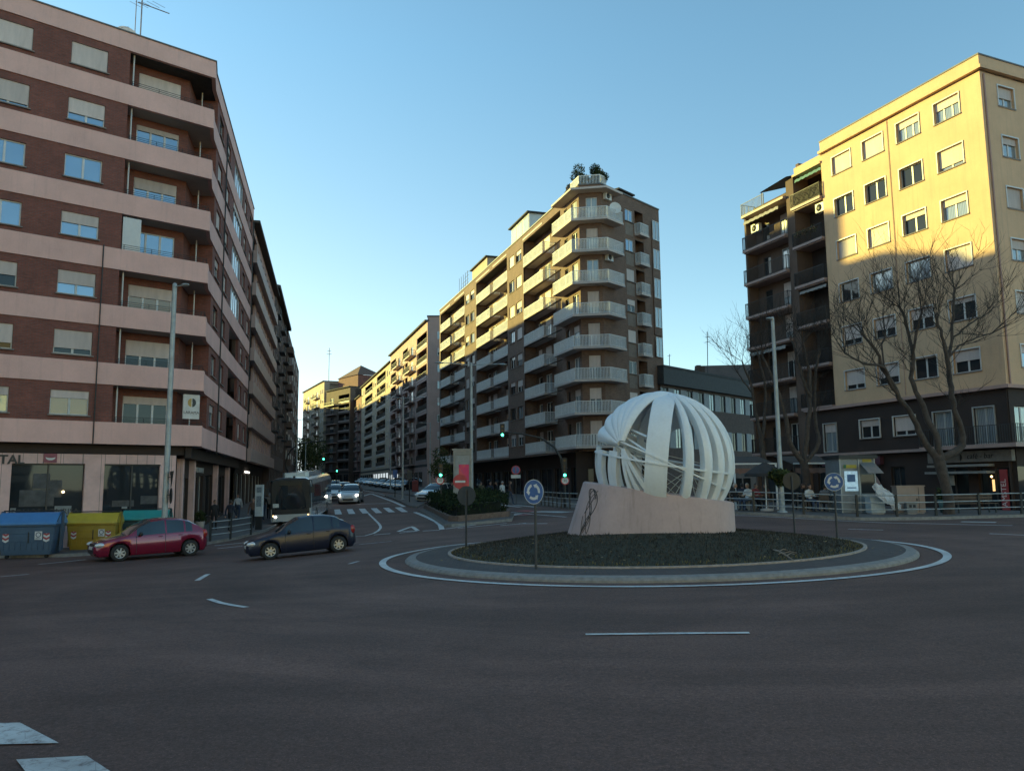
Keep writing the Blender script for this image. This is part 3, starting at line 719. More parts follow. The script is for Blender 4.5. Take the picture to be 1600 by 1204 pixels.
def farwin(parent, fr, u, z, w, h, rec=.12, gl='d', fm=ALU, sh=0, name='window', shm=SHUT):
    """window of a far building: frame, mullion, pane and blind in one mesh"""
    key = (round(w, 2), round(h, 2), gl, fm.name, sh, shm.name)
    if key not in _fc:
        m = MB(); t = .07
        m.box(IDF, 0, t, 0, .06, 0, h); m.box(IDF, w - t, w, 0, .06, 0, h); m.box(IDF, t, w - t, 0, .06, 0, t); m.box(IDF, t, w - t, 0, .06, h - t, h); m.box(IDF, w / 2 - .04, w / 2 + .04, 0, .055, t, h - t)
        m.box(IDF, t * .9, w - t * .9, .01, .03, t * .9, h - t * .9, 1)
        if sh: m.box(IDF, t * .5, w - t * .5, .062, .09, h * (1 - sh), h - .01, 2)
        _fc[key] = m.mesh('window', [fm, GL[gl], shm])
    return put(name, _fc[key], parent, fr, u, -rec, z)
def railing(mb, path, z0, z1, bar=.11, r=.011, top=.03, post=None, m=0, panel=None):
    """balusters and rails along a horizontal path"""
    P = [Vector((p[0], p[1], 0)) for p in path]
    for a, b in zip(P[:-1], P[1:]):
        d = b - a; L = d.length; fr = Frame(a, d)
        mb.box(fr, 0, L, -top / 2, top / 2, z1 - top, z1, m); mb.box(fr, 0, L, -.012, .012, z0 + .06, z0 + .085, m)
        n = max(1, int(L / bar))
        for k in range(n + 1): mb.box(fr, L * k / n - r, L * k / n + r, -r, r, z0, z1 - top, m)
        mb.box(fr, -.025, .025, -.025, .025, z0, z1 + .01, m); mb.box(fr, L - .025, L + .025, -.025, .025, z0, z1 + .01, m)
        if post: 
            n = int(L / post)
            for k in range(1, n): mb.box(fr, L * k / n - .022, L * k / n + .022, -.022, .022, z0, z1, m)
        if panel is not None: mb.box(fr, .03, L - .03, -.03, -.024, z0 + .1, z1 - .12, panel)
def core(parent, poly, z0, z1, mats, d=1.7, name='rear_wall'):
    mb = MB(); mb.prism(inset(poly, d), z0, z1, 0); return part(name, mb, mats, parent)
def lettering(parent, s, fr, u, w, z, size, mat, ext=.015, name='lettering', align='LEFT', shear=0, rot=0, bold=0):
    cu = bpy.data.curves.new(name, 'FONT'); cu.body = s; cu.size = size; cu.extrude = ext; cu.align_x = align; cu.shear = shear; cu.resolution_u = 3; cu.offset = bold
    tmp = bpy.data.objects.new(name, cu); COL.objects.link(tmp); bpy.context.view_layer.update()
    me = bpy.data.meshes.new_from_object(tmp.evaluated_get(bpy.context.evaluated_depsgraph_get())); me.name = name
    bpy.data.objects.remove(tmp); bpy.data.curves.remove(cu); me.materials.clear(); me.materials.append(mat)
    o = bpy.data.objects.new(name, me); COL.objects.link(o); o.parent = parent
    off = root_of(parent).location if parent else Vector((0, 0, 0))
    q = fr.p(u, w, z) - off
    o.matrix_local = Matrix.Translation(q) @ Matrix.Rotation(fr.ang, 4, 'Z') @ Matrix.Rotation(PI / 2, 4, 'X') @ Matrix.Rotation(rot, 4, 'Z')
    return o
def bld(name, loc, label): return empty(name, (loc[0], loc[1], loc[2] if len(loc) > 2 else G(loc[0], loc[1])), 0, label, 'building')
def pick(s): return BR.choice(s)
AC_M = None
def ac_unit(parent, fr, u, w, z):
    global AC_M
    if AC_M is None:
        m = MB(); m.box(IDF, 0, .85, 0, .32, 0, .62); m.lathe([(.24, 0), (.24, .012), (0, .012)], (.34, -.333, .31), 16, 1, 'y'); AC_M = m.mesh('air_conditioner', [PVC, BLACK])
    return put('air_conditioner', AC_M, parent, fr, u, w, z)

# ------------------------------------------------------------------ brick and pink corner building, left
K1, K2 = Vector((-16.1, 41.0, 0)), Vector((-16.55, 42.3, 0))
FF = Frame(K1, (math.sin(R_(49.466)), math.cos(R_(49.466)))); FS = Frame(K2, (-.2222, .975))
b1 = bld('apartment_building', (K1.x, K1.y, -.75), 'eight storey corner block of red brick with pink beige bands, shops below')
U0, SE1 = -46.0, 22.6
path = [FF.p(U0, 0, 0), K1, K2, FS.p(SE1, 0, 0)]
ZT = [5.25 + 2.862 * k for k in range(7)]
def pl2(*ps): return [(p.x, p.y) for p in ps]
poly1 = pl2(FF.p(U0, 0, 0), K1, K2, FS.p(SE1, 0, 0), FS.p(SE1, -14, 0), FF.p(U0, -16, 0))
core(b1, poly1, -.9, 24.6, INSIDE, 1.75)
mb = MB(); opF = [(u, u + 1.64, z + .27, z + 1.42) for z in ZT for u in (-6.93, -10.2, -13.5, -16.8, -20.1, -23.4)]
facade(mb, FF, U0, -4.27, 4.2, 24.3, opF, rev=.16)
for z in ZT:                                      # cheeks of the corner loggias
    zz = z + 1.81
    for fr, u in ((FF, -4.27), (FS, 1.35)):
        s = 1 if fr is FF else -1
        q = [fr.p(u, 0, z), fr.p(u, -1.2, z), fr.p(u, -1.2, zz), fr.p(u, 0, zz)]; mb.face(q[::s], 0, [(0, z), (1.2, z), (1.2, zz), (0, zz)])
opS = []
for k, z in enumerate(ZT):
    opS += [(a, b, z + .3, z + 1.5) for a, b in ((2.3, 4.1), (5.9, 7.6), (16.4, 18.0), (20.2, 21.9))]; opS.append((9.8, 15.2, z - .02, z + 1.83))
facade(mb, FS, 1.35, SE1, 4.2, 24.3, opS, rev=.2)
Fi = FF.shift(0, -1.2); Si = FS.shift(0, -1.2)
# inner corner of the loggia
_d = Fi.d; _e = Si.d; _o = Si.o - Fi.o; _den = _d.x * _e.y - _d.y * _e.x; ui = (_o.x * _e.y - _o.y * _e.x) / _den
Ci = Fi.p(ui, 0, 0); si = (Ci - Si.o).dot(Si.d)
facade(mb, Fi, -4.27, ui, 4.2, 24.3, [(-3.5, -1.35, z + .0, z + 1.44) for z in ZT], rev=.12)
facade(mb, Si, si, 1.35, 4.2, 24.3, [])
for z in ZT: facade(mb, Si, 9.7, 15.3, z - .9, z + 1.83, [])
part('wall', mb, BRICK_RED, b1)
for k, z in enumerate(ZT):
    mb = MB(); band(mb, path, -.14, .055, z - 1.05, z, 0); part('band', mb, PINK, b1)
    mb = MB(); mb.prism(pl2(FF.p(-4.3, -1.25, 0), FF.p(-4.3, -.1, 0), FF.p(-.05, -.1, 0), FS.p(.02, -.1, 0), FS.p(1.4, -.1, 0), FS.p(1.4, -1.25, 0), Ci), z - 1.045, z - .86)
    part('balcony_floor', mb, CONC, b1); mb = MB(); mb.box(FS, 9.7, 15.3, -1.25, -.1, z - 1.045, z - .86); part('balcony_floor', mb, CONC, b1)
    mb = MB()
    for h in (.08, .17, .27): mb.tube([FF.p(-4.2, -.04, z + h), FF.p(-.03, -.04, z + h), FS.p(0, -.04, z + h), FS.p(1.3, -.04, z + h)], .013, 5)
    for u in (-4.1, -2.8, -1.5, -.2): mb.tube([FF.p(u, -.04, z), FF.p(u, -.04, z + .28)], .014, 5)
    part('railing', mb, RAILD, b1)
    mb = MB(); mb.tube([FF.p(-4.0, -.35, z - .9), FF.p(-4.0, -.35, z + 1.85)], .045, 6); part('post', mb, PVC, b1); mb = MB(); mb.tube([FS.p(.55, -.75, z - .9), FS.p(.55, -.75, z + 1.85)], .04, 6); part('post', mb, PVC, b1)
mb = MB(); band(mb, path, -.14, .06, 24.25, 25.18, 0); part('parapet', mb, PINK, b1)
mb = MB(); band(mb, path, -.2, .11, 25.18, 25.25, 0); part('coping', mb, plain('coping_metal', (.12, .115, .11), .6), b1)
mb = MB(); mb.prism(inset(poly1, .1), 24.27, 24.42); part('roof', mb, ROOFD, b1)
mb = MB(); mb.box(FS, 11, 21.5, -12, -5, 24.42, 27.3); part('roof_shade_block', mb, BRICK_RED, b1)  # unseen block added to raise the shadow edge on the yellow front
shF = [[1.0, .62, 0, .42, .45, .8, .45], [1.0, .75, 0, 0, .55, .62, .3], [.4, .9, .5, .3, .6, .5, .4]]
glF = ['dsscscd', 'dscscds', 'ddsdcds']
for k, z in enumerate(ZT):
    r = 6 - k
    for j, u in enumerate((-6.93, -10.2, -13.5)): window(b1, FF, u, z + .27, 1.64, 1.15, .15, 2, [[1.0, .62, 0, .42, .52, .72, .28], [1.0, .82, 0, 0, .5, .72, .3], [.4, .9, .5, .3, .6, .5, .4]][j][r], ['dssssdw', 'dsssdds', 'ddsdcds'][j][r], ALU if r > 3 else PVC)
    window(b1, Fi, -3.5, z, 2.15, 1.44, .1, 3, [.95, .16, .38, .0, .38, .52, .24][r], 'dssswdd'[r], PVC, sill=False)
    for u in (-16.8, -20.1, -23.4): window(b1, FF, u, z + .27, 1.64, 1.15, .15, 2, pick((0, .4, .7, 1)), pick('sdc'))
    for j, (a, b) in enumerate(((2.3, 4.1), (5.9, 7.6), (16.4, 18.0), (20.2, 21.9))): window(b1, FS, a, z + .3, b - a, 1.2, .18, 2, pick((0, .3, .5, 0, .8)), pick('dcds'), ALU)
    if r in (0, 1, 2, 3): window(b1, FS, 9.83, z + .02, 5.34, 1.78, .12, 5, pick((0, .2)), 's', PVC, name='glazed_gallery', sill=False)
    else: window(b1, Si, 10.6, z - .6, 3.4, 2.05, -.01, 3, pick((.3, .6, .5)), 'd', PVC, sill=False)
# white awning box on the third loggia
mb = MB(); mb.box(FF, -4.2, -3.35, -.10, -.04, ZT[3] + .02, ZT[3] + 1.7); part('screen', mb, PVC, b1)
for fr, u, r, z0, z1 in ((FF, -5.05, .03, 4.2, 13.9), (FS, 5.2, .045, 4, 24), (FS, SE1 - .2, .045, 4, 24)): mb = MB(); mb.tube([fr.p(u, .09, z0), fr.p(u, .09, z1)], r, 6); part('downpipe', mb, DARKMET, b1)
# ground floor
FG = FF.shift(0, -.45); SG = FS.shift(0, -1.1)
mb = MB(); sh = [(-12.6, -9.2, .55, 3.26), (-8.2, -5.2, .55, 3.26), (-4.36, -1.78, .55, 3.26)]
facade(mb, FG, U0, -1.03, -1.0, 3.72, sh, rev=.22)
q = [FG.p(-1.03, 0, -1), FG.p(-1.03, -1.6, -1), FG.p(-1.03, -1.6, 3.72), FG.p(-1.03, 0, 3.72)]; mb.face(q)
mb.face([FG.p(U0, 0, 3.72), FG.p(-1.03, 0, 3.72), FG.p(-1.03, -1.3, 3.72), FG.p(U0, -1.3, 3.72)])
part('shop_front', mb, TILE, b1)
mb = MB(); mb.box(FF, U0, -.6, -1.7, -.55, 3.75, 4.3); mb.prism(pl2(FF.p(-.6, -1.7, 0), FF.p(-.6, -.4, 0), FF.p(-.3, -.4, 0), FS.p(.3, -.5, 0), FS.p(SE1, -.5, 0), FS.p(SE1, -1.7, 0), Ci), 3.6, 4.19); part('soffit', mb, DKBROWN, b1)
for a, b, c, d in sh:
    g = MB(); g.box(FG, a, b, -.24, -.21, c, d); w = part('shop_window', g, GL_DARK, b1)
    fm = MB(); fm.box(FG, a, b, -.21, -.12, c, c + .07); fm.box(FG, (a + b) / 2 - .03, (a + b) / 2 + .03, -.205, -.15, c + .07, d); fm.box(FG, a, b, -.20, -.13, d - .07, d); part('frame', fm, DKFRAME, w)
DKTXT = plain('dark_letters', (.03, .028, .028), .5); PALETXT = plain('pale_letters', (.42, .42, .40), .6); GOLD = plain('gold_disc', (.48, .30, .07), .5)
lettering(b1, 'DENTAL', FG, -7.72, .01, 3.24, .56, DKTXT, .03, align='RIGHT', bold=.014)
mb = MB(); mb.box(FG, -6.96, -6.42, .005, .06, 3.30, 3.72); lg = part('logo_sign', mb, plain('logo_red', (.23, .045, .07), .4), b1)
mb = MB(); mb.grid([[FG.p(-6.69 + .2 * math.cos(a) * 1, .068, 3.56 - k * .02 - .13 * math.sin(a) * (1 + .0 * k) * (.35 if k == 0 else 1)) for a in [PI * i / 12 for i in range(13)]] for k in (0, 1)], 0, False, flip=True); part('smile', mb, PVC, lg)
FILM = plain('pale_film', (.20, .21, .21), .6)
for b in ((-8.12, -7.9, -.2, -.185, .85, 1.25), (-6.35, -5.65, -.2, -.185, .85, 1.3), (-3.45, -3.2, -.2, -.185, 1.1, 1.2)): mb = MB(); mb.box(FG, *b); part('window_sticker', mb, FILM, b1)
lettering(b1, 'SOMOS', FG, -8.1, -.18, .93, .36, DKTXT, .004); lettering(b1, 'SONRISA', FG, -6.78, -.18, .93, .36, DKTXT, .004)
DIMP = plain('dim_poster', (.075, .072, .072), .7, var=.5, scale=3)
for k, (u, z, w, h) in enumerate(((-7.8, 1.3, 1.4, .75), (-7.3, 2.1, .7, .7), (-6.6, 1.7, .5, .8), (-3.9, 1.2, 1.0, .3), (-2.6, 1.3, .8, .4))): mb = MB(); mb.box(FG, u, u + w, -.20 + .002 * k, -.19 + .002 * k, z, z + h); part('window_poster', mb, DIMP, b1)
mb = MB(); mb.ball(FG.p(-6.05, -.12, 1.95), .06); part('lamp_bulb', mb, glow('warm_bulb', (1, .75, .35), 2.5), b1)
mb = MB(); q = FS.p(0, 0, 0)
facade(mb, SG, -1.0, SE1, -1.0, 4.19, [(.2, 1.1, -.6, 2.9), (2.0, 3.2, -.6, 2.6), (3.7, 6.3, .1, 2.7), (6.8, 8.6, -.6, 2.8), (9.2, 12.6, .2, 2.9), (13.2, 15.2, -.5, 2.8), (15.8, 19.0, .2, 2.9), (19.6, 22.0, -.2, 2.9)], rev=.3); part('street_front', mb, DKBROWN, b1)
for a, b, c, d in ((.2, 1.1, -.6, 2.9), (2.0, 3.2, -.6, 2.6), (3.7, 6.3, .1, 2.7), (6.8, 8.6, -.6, 2.8), (9.2, 12.6, .2, 2.9), (13.2, 15.2, -.5, 2.8), (15.8, 19.0, .2, 2.9), (19.6, 22.0, -.2, 2.9)):
    window(b1, SG, a, c, b - a, d - c, .25, 2, 0, 'd', ALU if c < 0 else DKFRAME, sill=False, name='shop_door' if c < 0 else 'shop_window')
for u in (-.2, 3.45, 12.9, 19.3): mb = MB(); mb.box(SG, u - .22, u + .22, 0, .3, -1, 3.6); part('pillar', mb, TILE, b1)
lettering(b1, 'RESTAURANTE', SG, 3.6, .32, 2.95, .42, PALETXT, .02)
# hanging sign with the half gold disc
mb = MB(); mb.box(FF, -.83, -.01, -.42, -.30, ZT[0] + .36, ZT[0] + 1.62); sg = part('hanging_sign', mb, plain('sign_panel', (.40, .41, .39), .5, emit=((.8, .8, .7), .03)), b1)
mb = MB(); mb.grid([[FF.p(-.43 + r * .8 * math.cos(a), -.292, ZT[0] + 1.2 + .82 * r * 1.15 * math.sin(a)) for a in [PI / 2 + PI * i / 14 for i in range(15)]] for r in (.02, .24)], 0, False); part('emblem', mb, GOLD, sg)
mb = MB(); mb.grid([[FF.p(-.39 + r * .8 * math.cos(a), -.292, ZT[0] + 1.2 + .82 * r * 1.15 * math.sin(a)) for a in [-PI / 2 + PI * i / 14 for i in range(15)]] for r in (.02, .24)], 0, False); part('emblem', mb, DKTXT, sg)
lettering(b1, 'LARAMA', FF, -.42, -.292, ZT[0] + .62, .205, DKTXT, .004, align='CENTER')
mb = MB()                                          # roof aerial and dish
a = FF.p(-3.55, -1.2, 24.4); mb.tube([a, a + Vector((0, 0, 6.5))], .04, 6); mb.tube([a + Vector((-.35, .1, 0)), a + Vector((-.35, .1, 5.0))], .025, 5)
for k in range(5): mb.tube([a + Vector((-.5 + .3 * k, -.3, 3.3 + .0 * k)), a + Vector((-.1 + .3 * k, .3, 3.3))], .012, 4)
mb.tube([a + Vector((-.2, 0, 3.45)), a + Vector((1.4, .2, 2.9))], .03, 4)
o = whole('roof_aerial', mb, plain('aerial_metal', (.30, .27, .27), .5, .4), 'thin television aerial standing on the brick corner block', 'aerial')
mb = MB(); c = FF.p(-4.3, -.9, 25.55)
D_ = Vector((.55, -.75, .35)).normalized(); _u = D_.orthogonal().normalized(); _v = D_.cross(_u)
mb.grid([[c + (_u * math.cos(t) + _v * math.sin(t)) * r + D_ * (.35 * r * r) for t in [2 * PI * k / 20 for k in range(20)]] for r in (.01, .2, .4, .52)], 0, True, True); mb.tube([c, c + Vector((0, 0, -1.2))], .035, 6, 1); mb.tube([c - _v * .5, c + D_ * .55], .015, 4, 1); mb.box(FF, -4.9, -4.0, -1.15, -.9, 24.42, 24.9, 1)
whole('satellite_dish', mb, [plain('dish_white', (.60, .58, .55), .5), GREYMET], 'round white satellite dish on the roof of the brick corner block', 'satellite dish')

# ------------------------------------------------------------------ second block along the left pavement: grey bands and wide eaves
P2 = FS.p(SE1 + .12, 0, 0); F2 = Frame(P2, (-.2222, .975)); L2 = 27.0
b2 = bld('apartment_building', (P2.x, P2.y, G(P2.x, P2.y) - .3), 'grey banded block with projecting balconies and broad dark eaves behind the brick corner block')
poly = pl2(F2.p(0, 0, 0), F2.p(L2, 0, 0), F2.p(L2, -13, 0), F2.p(0, -13, 0)); core(b2, poly, -.5, 24, INSIDE, 1.6)
Z2 = [5.2 + 2.75 * k for k in range(7)]; mb = MB()
cols2 = [5.2 + 2.55 * k for k in range(8)]
facade(mb, F2, 0, L2, 4.1, 24.0, [(0.3, 3.9, z, z + 1.7) for z in Z2] + [(u, u + 1.0, z + .1, z + 1.5) for z in Z2 for u in cols2] , rev=.2)
part('wall', mb, MAUVE, b2)
for z in Z2:
    mb = MB(); band(mb, [F2.p(0, 0, 0), F2.p(L2 - .05, 0, 0)], -.1, .42, z - 1.05, z); part('band', mb, GREYR, b2)
    for u in cols2: farwin(b2, F2, u, z + .1, 1.0, 1.4, .15, pick('ddcs'), PVC, pick((0, .3, 0, .5)))
    mb = MB(); mb.box(F2, .2, 4.0, -1.5, -1.4, z - .9, z + 1.7); mb.box(F2, .2, 4.0, -1.4, -.1, z - 1.04, z - .9); part('loggia', mb, BROWNR, b2)
mb = MB(); band(mb, [F2.p(-.05, 0, 0), F2.p(L2, 0, 0)], -13, .56, 24.08, 24.28); part('eaves', mb, plain('eaves_wood', (.07, .055, .045), .8), b2)
def hip(fr, L, Wd, ov, z0, zr, parent, mat, far=None):
    mb = MB(); a, b, c, d = fr.p(-.05, ov, z0), fr.p(L, ov, z0), fr.p(L, -Wd, z0), fr.p(-.05, -Wd, z0); e, f = fr.p(Wd * .4, -Wd / 2, zr), fr.p(L - (far or Wd * .4), -Wd / 2, zr)
    mb.face((a, b, f, e)); mb.face((b, c, f)); mb.face((c, d, e, f)); mb.face((d, a, e)); return part('roof', mb, mat, parent)
hip(F2, L2, 13, .58, 24.29, 25.4, b2, ROOFT)
for u0, u1, w1, zt in ((11, 17.8, -4, 27.2), (18.2, 25.2, -5, 32.0)): mb = MB(); mb.box(F2, u0, u1, -9, w1, 24.3, zt); part('roof_room_or_shade_block', mb, BRICK_DARK, b2)  # unseen blocks added to shade the yellow and iron balcony fronts
mb = MB(); facade(mb, F2.shift(0, -.8), 0, L2, -.6, 4.15, [(u, u + 2.4, .3, 3.2) for u in (1, 4.4, 7.8, 11.2, 14.6, 18, 21.4)], rev=.25); part('street_front', mb, DKBROWN, b2)
for u in (1, 4.4, 7.8, 11.2, 14.6, 18, 21.4): farwin(b2, F2.shift(0, -.8), u, .3, 2.4, 2.9, .2, 'd', ALU, name='shop_window')
mb = MB(); mb.box(F2, 7, 11, -.75, -.7, 3.35, 3.5); part('shop_light', mb, glow('shop_strip_light', (1, .95, .85), 1.2), b2)

# ------------------------------------------------------------------ third and fourth blocks on the left
P3 = F2.p(L2 + .1, -.1, 0); F3 = Frame(P3, (-.2222, .975)); L3 = 27.0
b3 = bld('apartment_building', (P3.x, P3.y, .6), 'tall dark brick block with many tall windows and eaves, third along the left pavement')
poly = pl2(F3.p(0, 0, 0), F3.p(L3, 0, 0), F3.p(L3, -13, 0), F3.p(0, -13, 0)); core(b3, poly, 0, 25, INSIDE, .6)
Z3 = [5.9 + 2.75 * k for k in range(7)]; cols3 = [.9 + 2.6 * k for k in range(10)]; mb = MB()
facade(mb, F3, 0, L3, .3, 25.2, [(u, u + 1.25, z + .05, z + 1.65) for z in Z3 for u in cols3] + [(u, u + 2, 1.4, 4.2) for u in cols3], rev=.18)
mb.face([F3.p(0, -13, .3), F3.p(0, 0, .3), F3.p(0, 0, 25.2), F3.p(0, -13, 25.2)], 0, [(0, 0), (13, 0), (13, 25), (0, 25)]); part('wall', mb, BRICK_DARK, b3)
for z in Z3:
    for u in cols3: farwin(b3, F3, u, z + .05, 1.25, 1.6, .14, pick('dcm'), PVC, pick((0, .3, .5)))
for u in cols3: farwin(b3, F3, u, 1.4, 2, 2.8, .14, 'd', DKFRAME, name='shop_window')
for u in (1.6, 12.0, 21.0):
    for z in Z3[1:]: mb = MB(); mb.box(F3, u - .6, u + 2.6, 0, .7, z - .25, z - .1); railing(mb, pl2(F3.p(u - .6, .68, 0), F3.p(u + 2.6, .68, 0)), z - .1, z + .75, .2); part('balcony', mb, RAILD, b3)
mb = MB(); band(mb, [F3.p(-.05, 0, 0), F3.p(L3, 0, 0)], -13, .7, 25.2, 25.5); part('eaves', mb, MATS['eaves_wood'], b3); hip(F3, L3, 13, .72, 25.52, 28.0, b3, ROOFT)
P5 = F3.p(L3 + 50, -17, 0); F5 = Frame(P5, (-.2222, .975))  # hidden row added so only the top floors opposite catch sun
b5 = bld('apartment_building', (P5.x, P5.y, 2.0), 'unseen far brick row added on the left to shade the street')
mb = MB(); mb.box(F5, 0, 130, -12, 0, 1, 31.5); part('wall', mb, BRICK_DARK, b5); mb = MB(); mb.box(F5, -.3, 130.3, -12.3, .3, 31.51, 31.8); part('roof', mb, ROOFD, b5)
P4 = F3.p(L3 + .1, .2, 0); F4 = Frame(P4, (-.225, .974)); L4 = 46
b4 = bld('apartment_building', (P4.x, P4.y, 1.2), 'dark far block at the left end of the street with rounded balconies')
poly = pl2(F4.p(0, 0, 0), F4.p(L4, 0, 0), F4.p(L4, -13, 0), F4.p(0, -13, 0)); mb = MB(); mb.prism(poly, .5, 25.6); part('wall', mb, BRICK_DARK, b4)
for k in range(7):
    for j in range(6): farwin(b4, F4, 2 + 7.3 * j, 6 + 2.8 * k, 1.4, 1.5, -.005, pick('dcm'), PVC, .3)
    mb = MB(); mb.box(F4, .3, 5.2, 0, .8, 5.2 + 2.8 * k, 6.1 + 2.8 * k); part('balcony', mb, BROWNR, b4)
# ------------------------------------------------------------------ brown brick corner block with white balconies
CA, CB = Vector((6.13, 68.53, 0)), Vector((8.06, 68.2, 0))
FC = Frame(CA, (.3174, -.9483)); FCF = Frame(CA, (CB - CA)); FCR = Frame(CB, (.6764, .7365)); LC, LR = 54.0, 9.6; LF = (CB - CA).length
bc = bld('apartment_building', (CA.x, CA.y, .3), 'nine storey brown brick corner block with rows of white railed balconies and roof plants')
polyC = pl2(FC.p(-LC, 0, 0), CA, CB, FCR.p(LR, 0, 0), FCR.p(LR, -9, 0), FC.p(-LC, -12, 0)); core(bc, polyC, .2, 28.0, INSIDE, 1.75)
ZC = [5.25 + 2.853 * k for k in range(8)]          # floor levels (top of slabs)
mb = MB(); op = []
BAYS = ((-15.1, -4.4), (-33.5, -20.7), (-53.4, -39.3)); WIN = ((-17.55, -15.75), (-19.95, -18.2), (-36.35, -34.5), (-38.8, -37.0))
for z in ZC:
    op += [(a, b, z - .24, z + 2.61) for a, b in BAYS] + [(a, b, z + .9, z + 2.2) for a, b in WIN] + [(-3.5, -2.7, z + .05, z + 2.2), (-1.75, -.45, z + .02, z + 2.2)]
facade(mb, FC, -LC, 0, 4.85, 28.6, op, rev=.22)
for a, b in BAYS:
    fi = FC.shift(0, -1.3); oi = []
    for z in ZC: oi += [(a + .9, a + 1.9, z + .02, z + 2.15), (a + 3.0, a + 4.6, z + .02, z + 2.15), (b - 2.4, b - 1.1, z + .8, z + 2.15)] + ([(a + 8.2, a + 9.3, z + .02, z + 2.15)] if b - a > 12 else [])
    facade(mb, fi, a, b, 5.0, 28.0, oi, rev=.15)
    for u, sg in ((a, 1), (b, -1)):
        q = [FC.p(u, -1.3, 5), FC.p(u, 0, 5), FC.p(u, 0, 28.0), FC.p(u, -1.3, 28.0)]; mb.face(q[::sg], 0, [(0, 5), (1.3, 5), (1.3, 28), (0, 28)])
facade(mb, FCF, 0, LF, 4.85, 28.6, [(.62, 1.62, z + .02, z + 2.2) for z in ZC], rev=.2)
facade(mb, FCR, 0, 3.35, 4.85, 28.6, [])
facade(mb, FCR, 3.35, LR, 4.85, 28.6, [(3.75, 5.0, z + .95, z + 2.1) for z in ZC] + [(5.3, 6.75, z - .2, z + 2.3) for z in ZC], rev=.12)
facade(mb, FCR.shift(0, -.9), 5.2, 6.85, 4.9, 28.2, [(5.45, 6.2, z, z + 2.1) for z in ZC], rev=.1)
for z in ZC: mb.box(FCR, 5.3, 6.75, -.9, -.02, z - .2, z)
mb.box(FCR, LR - 1.5, LR - .2, -.05, .10, 16, 26.4); mb.box(FCR, LR - .12, LR - .004, -9, -.004, .3, 28.2); mb.box(FCR, 5.10, 5.22, -.95, -.02, 4.9, 28.2); mb.box(FCR, 6.83, 6.95, -.95, -.02, 4.9, 28.2); part('wall', mb, BRICK_BROWN, bc)
mb = MB(); mb.prism(inset(polyC, .15), 28.0, 28.2); part('roof', mb, ROOFD, bc)
mb = MB(); band(mb, [FC.p(-LC, 0, 0), CA, CB, FCR.p(LR, 0, 0)], -.22, .08, 28.6, 28.72); part('coping', mb, MATS['coping_metal'], bc)
def white_balcony(path, z, ends=True, inner=None, rail=True):
    """slab whose outer edge is the path, with its railing"""
    mb = MB(); mb.prism(list(path) + list(inner), z - .19, z); b = part('balcony', mb, SLABM, bc)
    if rail: r = MB(); p2 = offpath(path, -.06) ; railing(r, [(p.x, p.y) for p in p2], z, z + 1.0, .12, .015, .05, 1.25, 0, 1); part('railing', r, [RAILW, PANELW], b)
    return b
for k, z in enumerate(ZC + [28.2]):
    rail = k < 8
    for (a, b) in BAYS:
        if b - a < 11.5:
            white_balcony(pl2(FC.p(a + .02, .05, 0), FC.p(a + 5.9, .05, 0), FC.p(a + 5.9, -1.28, 0)), z, inner=pl2(FC.p(a + .02, -1.28, 0)), rail=rail)
        else:
            white_balcony(pl2(FC.p(a + .02, .05, 0), FC.p(a + 6.1, .05, 0), FC.p(a + 6.1, -1.28, 0)), z, inner=pl2(FC.p(a + .02, -1.28, 0)), rail=rail)
            white_balcony(pl2(FC.p(b - 5.4, -1.28, 0), FC.p(b - 5.4, .05, 0), FC.p(b - .02, .05, 0)), z, inner=pl2(FC.p(b - .02, -1.28, 0)), rail=rail)
    w = 1.05
    o_ = offpath([FC.p(-4.1, 0, 0), CA, CB, FCR.p(1.95, 0, 0)], w)
    white_balcony([(FC.p(-4.1, .01, 0).x, FC.p(-4.1, .01, 0).y)] + [(p.x, p.y) for p in o_] + pl2(FCR.p(1.95, .01, 0)), z if rail else 28.05, inner=[(CB.x, CB.y), (CA.x, CA.y)], rail=rail)
    if rail: white_balcony(pl2(FCR.p(5.25, .01, 0), FCR.p(5.25, .62, 0), FCR.p(6.8, .62, 0), FCR.p(6.8, .01, 0)), z, inner=[])
mb = MB(); p_ = offpath([FC.p(-2.0, 0, 0), CA, CB, FCR.p(1.0, 0, 0)], -.1); railing(mb, [(p.x, p.y) for p in p_], 28.7, 29.55, .13, .02, .06, None); part('terrace_railing', mb, RAILW, bc)
